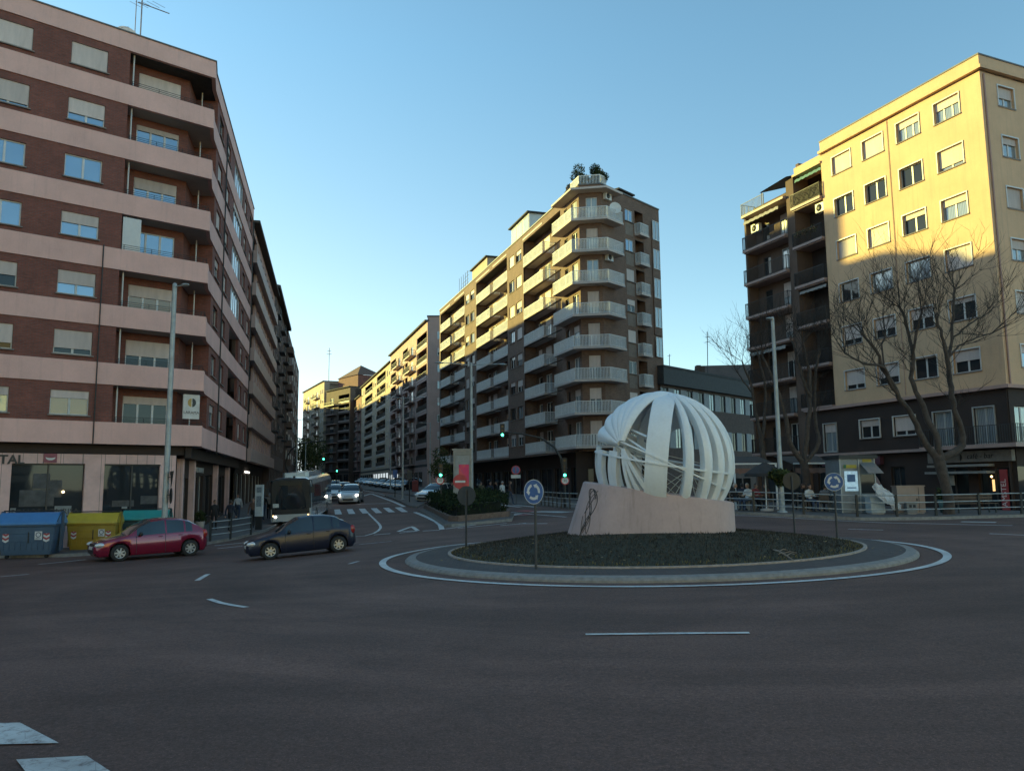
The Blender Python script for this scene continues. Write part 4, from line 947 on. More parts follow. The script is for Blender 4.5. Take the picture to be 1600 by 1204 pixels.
for k, z in enumerate(ZC):
    r = 7 - k
    for a, b in WIN: window(bc, FC, a, z + .9, b - a, 1.3, .18, 2, pick((0, 0, .3, .5, 1.0)), pick('ddcd'), PVC if BR.random() < .6 else DKFRAME, SHUT, sill=True)
    for a, b in BAYS:
        fi = FC.shift(0, -1.3)
        for u, w in ((a + .9, 1.0), (a + 3.0, 1.6)) + (((a + 8.2, 1.1),) if b - a > 12 else ()): window(bc, fi, u, z + .02, w, 2.13, .1, 1 if w < 1.2 else 2, pick((0, .3, 0, .55)), pick('dcds'), PVC, SHUT, sill=False, name='balcony_door')
        window(bc, fi, b - 2.4, z + .8, 1.3, 1.35, .1, 2, pick((0, .4)), pick('dcd'), PVC, sill=False)
    window(bc, FC, -3.5, z + .05, .8, 2.15, .18, 1, 0, 'd', DKFRAME, sill=False, name='balcony_door')
    window(bc, FC, -1.75, z + .02, 1.3, 2.18, .15, 2, pick((0, .25, .9)), pick('mcd'), PVC, sill=False, name='balcony_door')
    window(bc, FCF, .62, z + .02, 1.0, 2.18, .15, 2, [0, .35, .0, .62, 1.0, .45, .42, .5][r], 'mmcmdddd'[r], PVC, SHUT, sill=False, name='balcony_door')
    window(bc, FCR, 3.75, z + .95, 1.25, 1.15, .1, 2, [0, 0, .9, .4, 1.0, .0, 1.0, .3][r], 'sscdddcd'[r], PVC, SHUT)
    window(bc, FCR.shift(0, -.9), 5.45, z, .75, 2.1, .08, 1, pick((.35, .6, .2)), 'd', PVC, sill=False, name='balcony_door')
    mb = MB(); mb.box(FCR, 3.72, 5.02, .0, .012, z - .35, z + .88); part('infill_panel', mb, plain('brown_panel', (.20, .15, .12), .8) if 'brown_panel' not in MATS else MATS['brown_panel'], bc)
    if k > 2: window(bc, FCR, LR - 1.45, z + .1, 1.15, 1.9, -.12, 2, 0, 'c', PVC, sill=False, name='gallery_window')
ac_unit(bc, FCR, .35, .02, ZC[7] + 2.05); ac_unit(bc, FCR, .4, .02, ZC[5] + 2.15); ac_unit(bc, FC, -51, .1, ZC[2] + .1)
mb = MB(); c = FCR.p(.9, .9, ZC[7] + 1.15); dd = Vector((.2, -.97, .15)).normalized(); _u = dd.orthogonal().normalized(); _v = dd.cross(_u)
mb.grid([[c + (_u * math.cos(t) + _v * math.sin(t)) * r + dd * .3 * r * r for t in [2 * PI * k / 16 for k in range(16)]] for r in (.01, .3, .55)], 0, True, True); part('dish', mb, PVC, bc)
mb = MB(); g = FC.shift(0, -1.2); facade(mb, g, -LC, 1.0, .0, 5.0, [(-LC + 2 + 4.2 * k, -LC + 5.4 + 4.2 * k, .5, 3.6) for k in range(12)], rev=.3)
facade(mb, FCF.shift(0, -1.0), -.8, LF + .6, 0, 5.0, [(.2, 1.8, .5, 3.4)], rev=.3); facade(mb, FCR.shift(0, -1.0), -.6, LR, .0, 5.0, [(.8, 3.6, .5, 3.6), (4.6, 8.4, .6, 3.6)], rev=.3); part('street_front', mb, DKBROWN, bc)
for k in range(12): window(bc, g, -LC + 2 + 4.2 * k, .5, 3.4, 3.1, .25, 2, 0, 'd', DKFRAME, sill=False, name='shop_window')
window(bc, FCF.shift(0, -1.0), .2, .5, 1.6, 2.9, .25, 2, 0, 'd', DKFRAME, sill=False, name='shop_door'); window(bc, FCR.shift(0, -1.0), .8, .5, 2.8, 3.1, .25, 3, 0, 'd', DKFRAME, sill=False, name='shop_window'); window(bc, FCR.shift(0, -1.0), 4.6, .6, 3.8, 3.0, .25, 3, 0, 'd', DKFRAME, sill=False, name='shop_window')
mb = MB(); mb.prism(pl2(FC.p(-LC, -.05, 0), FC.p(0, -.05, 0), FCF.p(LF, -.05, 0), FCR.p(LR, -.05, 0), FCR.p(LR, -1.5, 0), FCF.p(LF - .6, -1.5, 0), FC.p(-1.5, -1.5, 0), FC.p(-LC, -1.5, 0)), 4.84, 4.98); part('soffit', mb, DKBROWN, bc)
# roof rooms, aerial racks, chimney hut
def hut(fr, u0, u1, w0, w1, z0, z1, mat, roof, nwin):
    mb = MB(); mb.box(fr, u0, u1, w0, w1, z0, z1); h = part('roof_room_or_shade_block', mb, mat, bc); r = MB(); r.box(fr, u0 - .3, u1 + .3, w0 - .3, w1 + .3, z1 + .003, z1 + .14); part('roof', r, roof, h)
    for k in range(nwin): g = MB(); d = (u1 - u0) / nwin; g.box(fr, u0 + d * k + .12, u0 + d * (k + 1) - .12, w1, w1 + .03, z0 + .5, z1 - .15); part('window', g, GL_MILK, h)
hut(FC, -20.5, -14.5, -3.5, -.5, 28.2, 31.0, PVC, ROOFD, 3); hut(FC, -37.5, -30.5, -3.6, -.6, 28.2, 30.6, CREAM, ROOFD, 0); hut(FCR, 4.8, 6.9, -3.6, -1.4, 28.2, 29.7, BRICK_BROWN, ROOFD, 0)
mb = MB()
for k in range(5): mb.tube([FC.p(-44 + k * 1.1, -.5, 28.6), FC.p(-44 + k * 1.1, -.5, 31.2)], .03, 5); mb.tube([FC.p(-44.5 + k * 1.1, -.5, 29 + .5 * k), FC.p(-39, -.5, 29 + .5 * k)], .025, 5)
part('drying_rack', mb, DARKMET, bc)
# leafy plants on the roof terrace
def leafball(rnd, mb, c, r, n, s, m=1, sz=1.0):
    for _ in range(n):
        d = Vector((rnd.gauss(0, 1), rnd.gauss(0, 1), rnd.gauss(0, 1))).normalized() * r * rnd.uniform(.35, 1) ** .6
        p = Vector(c) + Vector((d.x, d.y, d.z * sz)); a = Vector((rnd.gauss(0, 1), rnd.gauss(0, 1), rnd.gauss(0, 1))).normalized(); b = a.orthogonal().normalized(); t = s * rnd.uniform(.6, 1.4)
        mb.face([p - a * t, p + b * t * .5, p + a * t, p - b * t * .5], rnd.choice(m) if isinstance(m, (list, tuple)) else m)
LEAF = [plain('leaf_dark', (.035, .050, .020), .95, var=.4, scale=2, spec=.08), plain('leaf_mid', (.085, .095, .034), .95, var=.4, scale=2, spec=.08), plain('leaf_dry', (.26, .20, .12), .9, var=.4, scale=2, spec=.08)]
POT = plain('terracotta', (.26, .13, .085), .85)
def roof_plant(p, r, mi, label, hh=1.0):
    e = empty('roof_plant', p, 0, label, 'plant', 'plants on the roof terrace'); rnd = random.Random(int(r * 100) + mi)
    mb = MB(); mb.lathe([(.02, 0), (.28, 0), (.34, .5), (.28, .5), (.02, .48)], p, 12); part('pot', mb, POT, e)
    mb = MB(); mb.tube([p + Vector((0, 0, .4)), p + Vector((0, 0, .9))], .05, 5); part('stem', mb, plain('stem_bark', (.10, .08, .06), .9) if 'stem_bark' not in MATS else MATS['stem_bark'], e)
    mb = MB()
    for k in range(6): leafball(rnd, mb, p + Vector((rnd.gauss(0, r * .35), rnd.gauss(0, r * .35), .9 + r * .6 + rnd.gauss(0, r * .3))), r * .55, 260, .10, (mi, mi, 0), 1)
    part('foliage', mb, LEAF, e)
roof_plant(FC.p(-1.6, -.9, 28.25), 1.05, 1, 'round olive green bush, leftmost on the roof of the brown corner block')
roof_plant(FC.p(-3.8, -.9, 28.25), .7, 2, 'small dry bush left of the green bush on the roof of the brown corner block')
roof_plant(FCF.p(1.4, -1.1, 28.25), .95, 0, 'dark green bush in the middle of the roof terrace of the brown corner block')
roof_plant(FCR.p(1.4, -1.2, 28.25), 1.0, 2, 'pale dry shrub, rightmost plant on the roof of the brown corner block')

# ------------------------------------------------------------------ yellow block and its balcony bay, right
KY = Vector((25.08, 40.0, 0)); FY = Frame(KY, (.3621, -.9321)); FY2 = Frame(KY, (.918, .397)); LY = 11.76
by = bld('apartment_building', (KY.x, KY.y, .35), 'sunlit yellow corner block with cornice above dark ground and first floors')
polyY = pl2(FY.p(-LY - 2.66, -1.3, 0), FY.p(-LY, -1.3, 0), FY.p(-LY, 0, 0), KY, FY2.p(14, 0, 0), FY2.p(14, -13, 0), FY.p(-LY - 2.66, -13, 0))
mb = MB(); mb.prism(pl2(FY.p(-LY - 2.6, -2.2, 0), FY.p(-1.2, -1.3, 0), FY2.p(13.5, -1.3, 0), FY2.p(13.5, -12, 0), FY.p(-LY - 2.6, -12, 0)), .0, 23.9); part('rear_wall', mb, INSIDE, by)
ZY = [7.79 + 2.833 * k for k in range(6)]; CY = ((-2.93, -1.33), (-5.56, -3.96), (-8.2, -6.6), (-10.78, -9.2)); CY2 = ((1.33, 2.6), (5.2, 6.5), (9, 10.3))
mb = MB()
facade(mb, FY, -LY, 0, 6.85, 23.9, [(a, b, z, z + 1.2) for a, b in CY for z in ZY], rev=.26)
facade(mb, FY2, 0, 14, 6.85, 23.9, [(a, b, z + .05, z + 1.2) for a, b in CY2 for z in ZY], rev=.26)
mb.face([FY.p(-LY, -1.3, 6.85), FY.p(-LY, 0, 6.85), FY.p(-LY, 0, 23.9), FY.p(-LY, -1.3, 23.9)]); part('wall', mb, YELLOW, by)
mb = MB(); f1 = FY.shift(0, -.06); f2 = FY2.shift(0, -.06)
o1 = [(-9.84, -8.32, 4.68, 5.8), (-7.26, -5.74, 4.68, 5.8), (-4.5, -3.32, 3.95, 5.82), (-2.0, -.84, 3.95, 5.84), (-12.95, -11.85, 3.98, 5.78)]
facade(mb, f1, -LY - 2.66, 0, 3.75, 6.85, o1, rev=.2); facade(mb, f2, 0, 14, 3.75, 6.85, [(.5, 1.7, 3.95, 5.8), (4, 5.2, 3.95, 5.8)], rev=.2); part('first_floor_wall', mb, DKBROWN, by)
mb = MB(); band(mb, [FY.p(-LY - .02, 0, 0), KY, FY2.p(14, 0, 0)], -.1, .24, 23.78, 23.96); part('cornice', mb, YELLOW, by)
mb = MB(); band(mb, [FY.p(-LY, 0, 0), KY, FY2.p(14, 0, 0)], -.25, .03, 23.96, 24.62); part('parapet', mb, YELLOW, by)
mb = MB(); band(mb, [FY.p(-LY - .02, 0, 0), KY, FY2.p(14, 0, 0)], -.27, .07, 24.62, 24.70); part('coping', mb, MATS['coping_metal'], by)
mb = MB(); band(mb, [FY.p(-LY - 2.66, 0, 0), KY, FY2.p(14, 0, 0)], -.1, .22, 6.70, 6.88); part('ledge', mb, MAUVE, by)
mb = MB(); band(mb, [FY.p(-LY - 2.66, 0, 0), FY.p(-4.95, 0, 0)], -.15, .16, 3.70, 3.86); part('ledge', mb, GREYR, by)
mb = MB(); band(mb, [FY.p(-4.9, 0, 0), KY, FY2.p(14, 0, 0)], -.1, .75, 3.70, 3.90); bb = part('balcony', mb, GREYR, by)
mb = MB(); pp = offpath([FY.p(-4.9, 0, 0), KY, FY2.p(14, 0, 0)], .7); railing(mb, pl2(FY.p(-4.88, 0, 0)) + [(p.x, p.y) for p in pp], 3.9, 4.85, .13, .01, .035, None); part('railing', mb, RAILD, bb)
mb = MB(); mb.prism([(p[0], p[1]) for p in polyY], 23.7, 23.9); part('roof', mb, ROOFD, by)
shY = [[.35, .78, .30, 1.0, .18, .45], [.30, .0, .22, .0, .45, .62], [.96, .0, .92, .0, .55, .62], [.93, .0, .9, .0, .68, .72]]
for j, (a, b) in enumerate(CY):
    for k, z in enumerate(ZY):
        r = 5 - k; window(by, FY, a, z, b - a, 1.2, .2, 2 if r else 3, shY[j][r] if not (j == 1 and r == 5) else 0, 'd' if r > 3 else pick('dcc'), ALU if r < 3 else PVC, SHUT, trim=.06)
for a, b in CY2:
    for k, z in enumerate(ZY): window(by, FY2, a, z + .05, b - a, 1.15, .2, 2, [.3, .95, .4, .9, .3, .5][k], pick('sc'), PVC, SHUT, trim=.07)
for u0, u1, z0, z1 in o1[:2]: window(by, f1, u0, z0, u1 - u0, z1 - z0, .16, 2, .33 if u0 < -8 else .72, 'd', PVC, SHUT, trim=.06)
for u0, u1, z0, z1 in o1[2:]: window(by, f1, u0, z0, u1 - u0, z1 - z0, .16, 2, .28 if u0 < -10 else 0, 'c', ALU, SHUT, sill=False, trim=.06, name='balcony_door')
for u0 in (.5, 4): window(by, f2, u0, 3.95, 1.2, 1.85, .16, 2, 0, 'c', ALU, sill=False, name='balcony_door')
mb = MB(); mb.tube([FY.p(-6.2, .03, 7), FY.p(-6.2, .03, 23.7)], .018, 4); part('cable', mb, MAUVE, by); mb = MB(); mb.tube([FY2.p(.25, .05, 6.9), FY2.p(.25, .05, 23.6)], .05, 6); part('downpipe', mb, MAUVE, by)
# the recessed bay with its own balconies
fb = FY.shift(0, -1.25); mb = MB(); ZB = [20.98 - 2.80 * k for k in range(6)]
facade(mb, fb, -LY - 2.66, -LY, 3.6, 23.3, [(-LY - 1.25, -LY - .3, z, z + 2.1) for z in ZB], rev=.12); part('bay_wall', mb, DKBROWN, by)
mb = MB(); mb.box(FY, -LY - 2.75, -LY + .0, -1.5, .1, 23.2, 23.36); mb.box(FY, -LY - 2.66, -LY, -1.5, -.05, 23.36, 23.85); part('bay_parapet', mb, YELLOW, by)
AWG = plain('green_awning', (.05, .17, .16), .7); AWB = plain('striped_awning', (.30, .28, .26), .8, var=.5, scale=4, vs=(8, 8, .1))
mb = MB(); mb.grid([[FY.p(-LY - 2.6 + 2.55 * i / 12, w, z + (.05 * (i % 2) if w > -.1 else 0)) for i in range(13)] for w, z in ((-.5, 23.15), (-.02, 22.95), (.0, 22.75))], 0, False); part('awning', mb, AWG, by)
def iron_balcony(par, fr, u0, u1, w0, w1, z, h=1.0, belly=.0, bar=.12):
    mb = MB(); mb.box(fr, u0, u1, w0, w1, z - .17, z); mb.box(fr, u0 + .05, u1 - .05, w0, w1 - .12, z - .24, z - .171); b = part('balcony', mb, GREYR, par); r = MB()
    a, c, d, e = fr.p(u0 + .03, w0, 0), fr.p(u0 + .03, w1 - .04, 0), fr.p(u1 - .03, w1 - .04, 0), fr.p(u1 - .03, w0, 0)
    railing(r, pl2(a, c, d, e), z, z + h, bar, .010, .035); 
    if belly: 
        for k in range(int((u1 - u0) / .16)): u = u0 + .08 + k * .16; r.tube([fr.p(u, w1 - .04, z + .02), fr.p(u, w1 + belly, z + .25), fr.p(u, w1 + belly * .6, z + .5), fr.p(u, w1 - .04, z + .75)], .010, 4)
    part('railing', r, RAILD, b); return b
for k, z in enumerate(ZB):
    iron_balcony(by, FY, -LY - 2.9, -LY - .08, -1.2, .22, z, .95, .12)
    window(by, fb, -LY - 1.25, z, .95, 2.1, .1, 2, [.5, 0, .6, 0, .3, 0][k], 'dcdcdd'[k], PVC if k % 2 else ALU, SHUT, sill=False, name='balcony_door')
mb = MB(); mb.grid([[FY.p(-LY - 2.6 + 2.5 * i / 12, w, z + (.05 * (i % 2) if w > .05 else 0)) for i in range(13)] for w, z in ((-.6, ZB[2] - .22), (.05, ZB[2] - .40), (.1, ZB[2] - .62))], 0, False); part('awning', mb, AWB, by)
ac_unit(by, FY, -LY - .95, -.5, ZB[0] - .95)
mb = MB()
for k in range(3): leafball(random.Random(k), mb, FY.p(-LY - 2.3 + .75 * k, .25, ZB[1] + .75), .28, 90, .06, (0, 1, 2))
part('balcony_plants', mb, LEAF, by)
# shop fronts below
fg = FY.shift(0, -.25); mb = MB()
ofs = [(-LY - 2.2, -LY - .9, .5, 3.2), (-10.6, -8.7, .6, 3.0), (-7.9, -6.9, .45, 2.9), (-4.6, -2.8, .45, 2.75), (-2.2, -.4, .45, 2.75)]
facade(mb, fg, -LY - 2.66, 0, .1, 3.75, ofs, rev=.25); facade(mb, FY2.shift(0, -.25), 0, 14, .1, 3.75, [(.6, 4.5, .5, 2.8)], rev=.25); part('street_front', mb, DKBROWN, by)
for u0, u1, z0, z1 in ofs: window(by, fg, u0, z0, u1 - u0, z1 - z0, .2, 2, 0, 'd', DKFRAME, sill=False, name='shop_door' if z0 < .5 else 'shop_window')
window(by, FY2.shift(0, -.25), .6, .5, 3.9, 2.3, .2, 3, 0, 'd', DKFRAME, sill=False, name='shop_window')
SIGNB = plain('bar_fascia', (.17, .15, .135), .7, var=.3); SIGNT = plain('bar_letters', (.012, .012, .013), .6)
mb = MB(); mb.box(FY, -5.0, -.02, -.2, .06, 3.02, 3.60); s_ = part('bar_sign', mb, SIGNB, by); lettering(by, 'café - bar', FY, -2.55, .065, 3.2, .40, SIGNT, .01, shear=.2)
mb = MB(); mb.lathe([(.20, 0), (.20, .02), (.01, .02)], FY.p(-3.0, .065, 3.3), 20, 0, 'x'); part('bar_emblem', mb, SIGNT, by)
mb = MB()
for k, (w0, z0, w1, z1) in enumerate(((.05, 2.98, .5, 2.78), (.05, 2.62, .7, 2.42))): mb.box(FY, -4.7, -1.0, w0, w1, z1, z1 + .12)
part('bar_awning', mb, plain('folded_awning', (.25, .23, .21), .8), by)
REDP = plain('red_banner', (.16, .035, .04), .6, emit=((.5, .05, .05), .02)); mb = MB(); mb.box(FY, -.78, -.38, -.02, .03, .55, 2.6); part('banner', mb, REDP, by)
lettering(by, 'AMSTEL', FY, -.48, .035, .72, .40, plain('banner_letters', (.62, .60, .58), .6), .005, rot=PI / 2)
mb = MB(); mb.ball(FY.p(-1.25, .0, 2.25), .05); part('lamp_bulb', mb, glow('bar_bulb', (1, .6, .2), 5), by)
mb = MB(); mb.box(FY, -1.55, -1.42, -.42, -.40, 1.5, 2.1); mb.box(FY, -1.05, -.92, -.42, -.40, 1.35, 1.65); part('lit_back_bar', mb, glow('bar_interior', (1, .62, .25), .5), by)
mb = MB(); mb.box(FY, -3.95, -3.6, -.2, -.17, 1.8, 2.35); part('window_poster', mb, PALETXT, by)
SIGNM = plain('dark_magenta_fascia', (.085, .03, .045), .6, var=.4); mb = MB(); mb.box(FY, -LY - 1.4, -8.35, -.2, .10, 3.05, 3.55); part('shop_sign', mb, SIGNM, by); lettering(by, 'RESTAURANTE  TERRAZA', FY, -LY - 1.2, .105, 3.16, .30, plain('magenta_letters', (.20, .055, .10), .6), .01)
mb = MB(); mb.grid([[FY.p(-9.4 + r * math.cos(a), .02, 1.4 + r * 1.25 * math.sin(a)) for a in [PI * i / 12 for i in range(13)]] for r in (.75, 1.0)], 0, False, flip=True); part('stone_arch', mb, MAUVE, by)

# ------------------------------------------------------------------ brown block with iron balconies left of the yellow one
UG = -LY - 2.7; LG = 5.5; bg = bld('apartment_building', (FY.p(UG - 2, 0, 0).x, FY.p(UG - 2, 0, 0).y, .4), 'shaded brown block with one column of long black iron balconies left of the yellow block')
mb = MB(); ZG = [19.4, 16.85, 14.3, 11.95, 9.25, 6.75, 4.15]; fg = FY.shift(0, -.9)
facade(mb, fg, UG - LG, UG, .1, 22.9, [(UG - 2.6, UG - 1.5, z, z + 2.0) for z in ZG] + [(UG - 4.6, UG - 3.8, z + .1, z + 1.9) for z in ZG], rev=.15)
mb.box(FY, UG - LG - .05, UG - LG + .15, -9, .0, .1, 22.0); mb.box(FY, UG - .75, UG, -9, .05, .1, 23.2); mb.box(FY, UG - LG + .15, UG - .75, -9, -2, .1, 22.6); part('wall', mb, BROWNR, bg)
for k, z in enumerate(ZG):
    iron_balcony(bg, FY, UG - LG, UG - .8, -.95, .32, z, 1.02, 0, .13)
    window(bg, fg, UG - 2.6, z, 1.1, 2.0, .1, 2, [.2, .0, .5, .6, .3, .4, 0][k], 'mcmcdcd'[k], PVC if k % 2 == 0 else ALU, SHUT, sill=False, name='balcony_door'); window(bg, fg, UG - 4.6, z + .1, .8, 1.8, .1, 1, 0, 'd', DKFRAME, sill=False, name='balcony_door')
mb = MB(); mb.box(FY, UG - LG, UG - .8, -2, .32, 21.95, 22.12); tb = part('terrace', mb, GREYR, bg); mb = MB(); railing(mb, pl2(FY.p(UG - LG, -1, 0), FY.p(UG - LG + .03, .28, 0), FY.p(UG - 2.9, .28, 0)), 22.12, 23.05, .13); part('railing', mb, RAILD, tb)
mb = MB(); mb.face([FY.p(UG - 3.2, .35, 23.2), FY.p(UG - .3, .35, 23.35), FY.p(UG - .3, -2.2, 24.1), FY.p(UG - 3.2, -2.2, 24.0)]); mb.face([FY.p(UG - 3.2, .35, 23.15), FY.p(UG - 3.2, -2.2, 23.95), FY.p(UG - .3, -2.2, 24.05), FY.p(UG - .3, .35, 23.3)]); part('terrace_awning', mb, plain('dark_canvas', (.035, .033, .033), .9), bg)
mb = MB(); mb.tube([FY.p(UG - 3.1, .25, 22.1), FY.p(UG - 3.1, .25, 23.2)], .03, 5); mb.box(FY, UG - .6, UG - .3, -1.2, -.8, 23.2, 24.5); part('chimney', mb, BROWNR, bg)
for zz in (ZG[0] + 2.4, ZG[3] - .2):
    mb = MB(); mb.grid([[FY.p(UG - LG + .3 + 3.9 * i / 14, w, z + (.05 * (i % 2) if w > .3 else 0)) for i in range(15)] for w, z in ((-.6, zz), (.33, zz - .25), (.36, zz - .48))], 0, False); part('awning', mb, AWB, bg)
ac_unit(bg, FY, UG - LG + .5, -.5, ZG[0] + 1.3)
mb = MB(); facade(mb, FY.shift(0, -.3), UG - LG, UG, .1, 4.0, [(UG - 4.9, UG - 2.9, .5, 2.9), (UG - 2.2, UG - .6, .5, 2.9)], rev=.25); part('street_front', mb, DKBROWN, bg)
for a in (-4.9, -2.2): window(bg, FY.shift(0, -.3), UG + a, .5, 2.0 if a < -3 else 1.6, 2.4, .2, 2, 0, 'd', DKFRAME, sill=False, name='shop_window')

# ------------------------------------------------------------------ low brown office range between them
FL = Frame((14.0, 74.3), (.683, .731)); LL = 20.0; bl_ = bld('office_building', (14.0, 74.3, .6), 'low dark brown range with bands of pale panels and windows behind the white sphere')
mb = MB(); zb = ((9.35, 11.05), (5.35, 7.3)); n = 9; pit = LL / n
facade(mb, FL, 0, LL, .5, 12.9, [(.2 + pit * k, .2 + pit * k + 1.15, a, b) for k in range(n) for a, b in zb], rev=.2, cuts=(4.2, 5.2, 7.5, 9.25, 11.2), mfun=lambda u, z: 1 if (9.3 < z < 11.1 or 5.3 < z < 7.35) else 0); part('wall', mb, [plain('brown_cladding', (.085, .052, .042), .8, var=.3), plain('pale_panel', (.22, .225, .235), .6, var=.2)], bl_)
for k in range(n):
    for a, b in zb: window(bl_, FL, .2 + pit * k, a, 1.15, b - a, .15, 2, 0, pick('dc'), DKFRAME, sill=False)
mb = MB(); mb.box(FL, -.1, LL, -12, .5, 12.9, 13.1); mb.box(FL, 0, LL, -12, -.3, .5, 12.85); part('roof', mb, ROOFD, bl_)
mb = MB(); band(mb, [FL.p(-.1, 0, 0), FL.p(LL, 0, 0)], -.3, .45, 11.3, 13.0); part('fascia', mb, plain('dark_fascia', (.035, .034, .036), .7, var=.25), bl_)
# gabled houses behind its roof
def gable(fr, L, Wd, z0, ze, zr, wall, roof, label):
    r = bld('house', fr.p(L / 2, -Wd / 2, z0), label); mb = MB(); mb.box(fr, 0, L, -Wd, 0, z0, ze)
    for u in (0, L): mb.face([fr.p(u, 0, ze), fr.p(u, -Wd, ze), fr.p(u, -Wd / 2, zr)])
    part('wall', mb, wall, r); mb = MB()
    for w0, w1 in ((.4, -Wd / 2), (-Wd - .4, -Wd / 2)): 
        q = [fr.p(-.4, w0, ze - .1), fr.p(L + .4, w0, ze - .1), fr.p(L + .4, w1, zr + .1), fr.p(-.4, w1, zr + .1)]; mb.face(q); mb.face([p + Vector((0, 0, -.15)) for p in q][::-1])
    part('roof', mb, roof, r); return r
q = at(1062, 585, 96); h1 = gable(Frame((q.x - 4.2, q.y + 3), (.3, .95)), 9, 9.0, 1, 14.6, 17.2, CREAM, ROOFT, 'gabled house with tiled roof rising behind the left end of the low brown range')
mb = MB(); [mb.box(IDF, at(x, 585, 92).x, at(x, 585, 92).x + .5, -92.4, -92, 13.2, z) for x, z in ((1089, 15.7), (1095, 15.6))]; part('chimney', mb, BROWNR, h1)
q = at(1160, 590, 110); gable(Frame((q.x - 6, q.y - 2), (.95, -.1)), 16, 10, 1, 14.2, 18.6, BRICK_BROWN, BROWNR, 'brown gabled house rising behind the right end of the low brown range')
mb = MB(); a = at(1105, 590, 100); mb.tube([Vector((a.x, a.y, 12)), at(1105, 518, 100)], .05, 5); mb.ball(at(1106, 587, 100), .34, 0, 14, 8); mb.tube([at(1101, 535, 100), at(1110, 533, 100)], .03, 4); mb.tube([at(1102, 527, 100), at(1109, 526, 100)], .03, 4)
whole('mast_aerial', mb, DARKMET, 'tall thin aerial mast carrying a round ball above the low brown range', 'aerial')
mb = MB(); mb.tube([at(1046, 580, 94), at(1046, 553, 94)], .04, 5); mb.tube([at(1043, 556, 94), at(1049, 555, 94)], .02, 4); mb.tube([Vector((at(1046, 580, 94).x, 94, 12)), at(1046, 580, 94)], .04, 5)
whole('mast_aerial', mb, DARKMET, 'short thin aerial above the tiled roof beside the brown corner block', 'aerial')

# ------------------------------------------------------------------ the right side of the street beyond the cross street
def street_block(name_label, o, d, L, dep, z0, ztop, wallm, rows, zb, pitch, segs, lit=None, loc=None, endw=None):
    """segs: list of (u0,u1,kind) with kind w=window pair, b=long dark balcony, p=projecting balcony"""
    fr = Frame(o, d); r = bld('apartment_building', fr.p(-L / 2, 0, z0), name_label); mb = MB(); ops = []
    for k in range(rows):
        z = zb + pitch * k
        for a, b, kd in segs:
            if kd == 'b': ops.append((a, b, z - .02, z + pitch - .75))
            elif kd == 'w': 
                n = max(1, round((b - a) / 3)); s = (b - a) / n
                ops += [(a + s * j + s / 2 - .7, a + s * j + s / 2 + .7, z + .25, z + 1.6) for j in range(n)]
            elif kd == 'p': ops.append(((a + b) / 2 - 1.2, (a + b) / 2 + 1.2, z - .5, z + 1.6))
    facade(mb, fr, -L, 0, z0, ztop, ops, rev=.2)
    mb.box(fr, -L, 0, -dep, -1.7, z0, ztop - .5)
    for u in (-L, 0): q = [fr.p(u, -dep, z0), fr.p(u, 0, z0), fr.p(u, 0, ztop), fr.p(u, -dep, ztop)]; mb.face(q if u else q[::-1])
    part('wall', mb, wallm, r)
    for k in range(rows):
        z = zb + pitch * k
        for a, b, kd in segs:
            if kd == 'b':
                m = MB(); m.box(fr, a, b, -1.6, .05, z - .28, z - .1); m.box(fr, a, b, -.02, .06, z - .1, z + .05); bo = part('balcony', m, SLABM if endw != 'dark' else GREYR, r); m = MB(); railing(m, pl2(fr.p(a, .04, 0), fr.p(b, .04, 0)), z + .05, z + .9, .3, .02, .06); part('railing', m, RAILD, bo)
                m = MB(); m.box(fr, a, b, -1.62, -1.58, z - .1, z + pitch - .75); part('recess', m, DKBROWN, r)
                for j in range(max(1, int((b - a) / 3.5))): farwin(r, fr, a + .8 + 3.5 * j, z, 1.3, 1.9, 1.5, pick('dcm'), ALU, pick((0, .4)))
            elif kd == 'w':
                n = max(1, round((b - a) / 3)); s = (b - a) / n
                for j in range(n): farwin(r, fr, a + s * j + s / 2 - .7, z + .25, 1.4, 1.35, .14, pick('dcms'), PVC, pick((0, .4, .7)))
            elif kd == 'p':
                m = MB(); m.box(fr, a, b, 0, 1.1, z - .75, z - .57); bo = part('balcony', m, GREYR, r); m = MB(); railing(m, pl2(fr.p(a, .05, 0), fr.p(a, 1.06, 0), fr.p(b, 1.06, 0), fr.p(b, .05, 0)), z - .57, z + .4, .22, .016, .05); part('railing', m, RAILD, bo)
                farwin(r, fr, (a + b) / 2 - 1.2, z - .5, 2.4, 2.1, .15, pick('dcm'), ALU, pick((0, .4)))
    m = MB(); m.box(fr, -L - .1, .1, -dep, .5, ztop, ztop + .25); part('roof', m, ROOFD, r)
    m = MB(); m.box(fr, -L, 0, -.5, .03, zb - 1.2, zb - .75); part('shop_fascia', m, DKBROWN, r)
    for j in range(int(L / 4)): farwin(r, fr, -L + .6 + 4 * j, z0 + .9, 3.0, 2.5, -.005, 'd', DKFRAME, name='shop_window')
    return r, fr
SD2 = (.309, -.951)
OD = Vector((-14.5, 135.0, 0))
rd, fd = street_block('narrow block whose pinkish end wall faces the roundabout, dark balconies on the street', OD, SD2, 39.5, 16, 1.0, 30.2, MAUVE, 8, 6.4, 2.88, [(-9.5, -.5, 'b'), (-17.5, -11, 'p'), (-24, -18.5, 'b'), (-31, -25, 'p'), (-38.5, -32, 'b')], endw='dark')
fe = Frame(OD, (1, .03)); 
mb = MB(); mb.box(fe, .01, 9, -14, .02, 1.0, 31.0); part('end_wall', mb, MAUVE, rd)
for k in range(8):
    for u in (1.7, 6.2): farwin(rd, fe, u, 6.9 + 2.88 * k, 1.35, 1.3, -.03, pick('ddc'), PVC, pick((0, 0, .6)))
mb = MB(); mb.box(fe, -.1, 9.1, -14, .12, 31.0, 31.2); part('roof_edge', mb, ROOFD, rd)
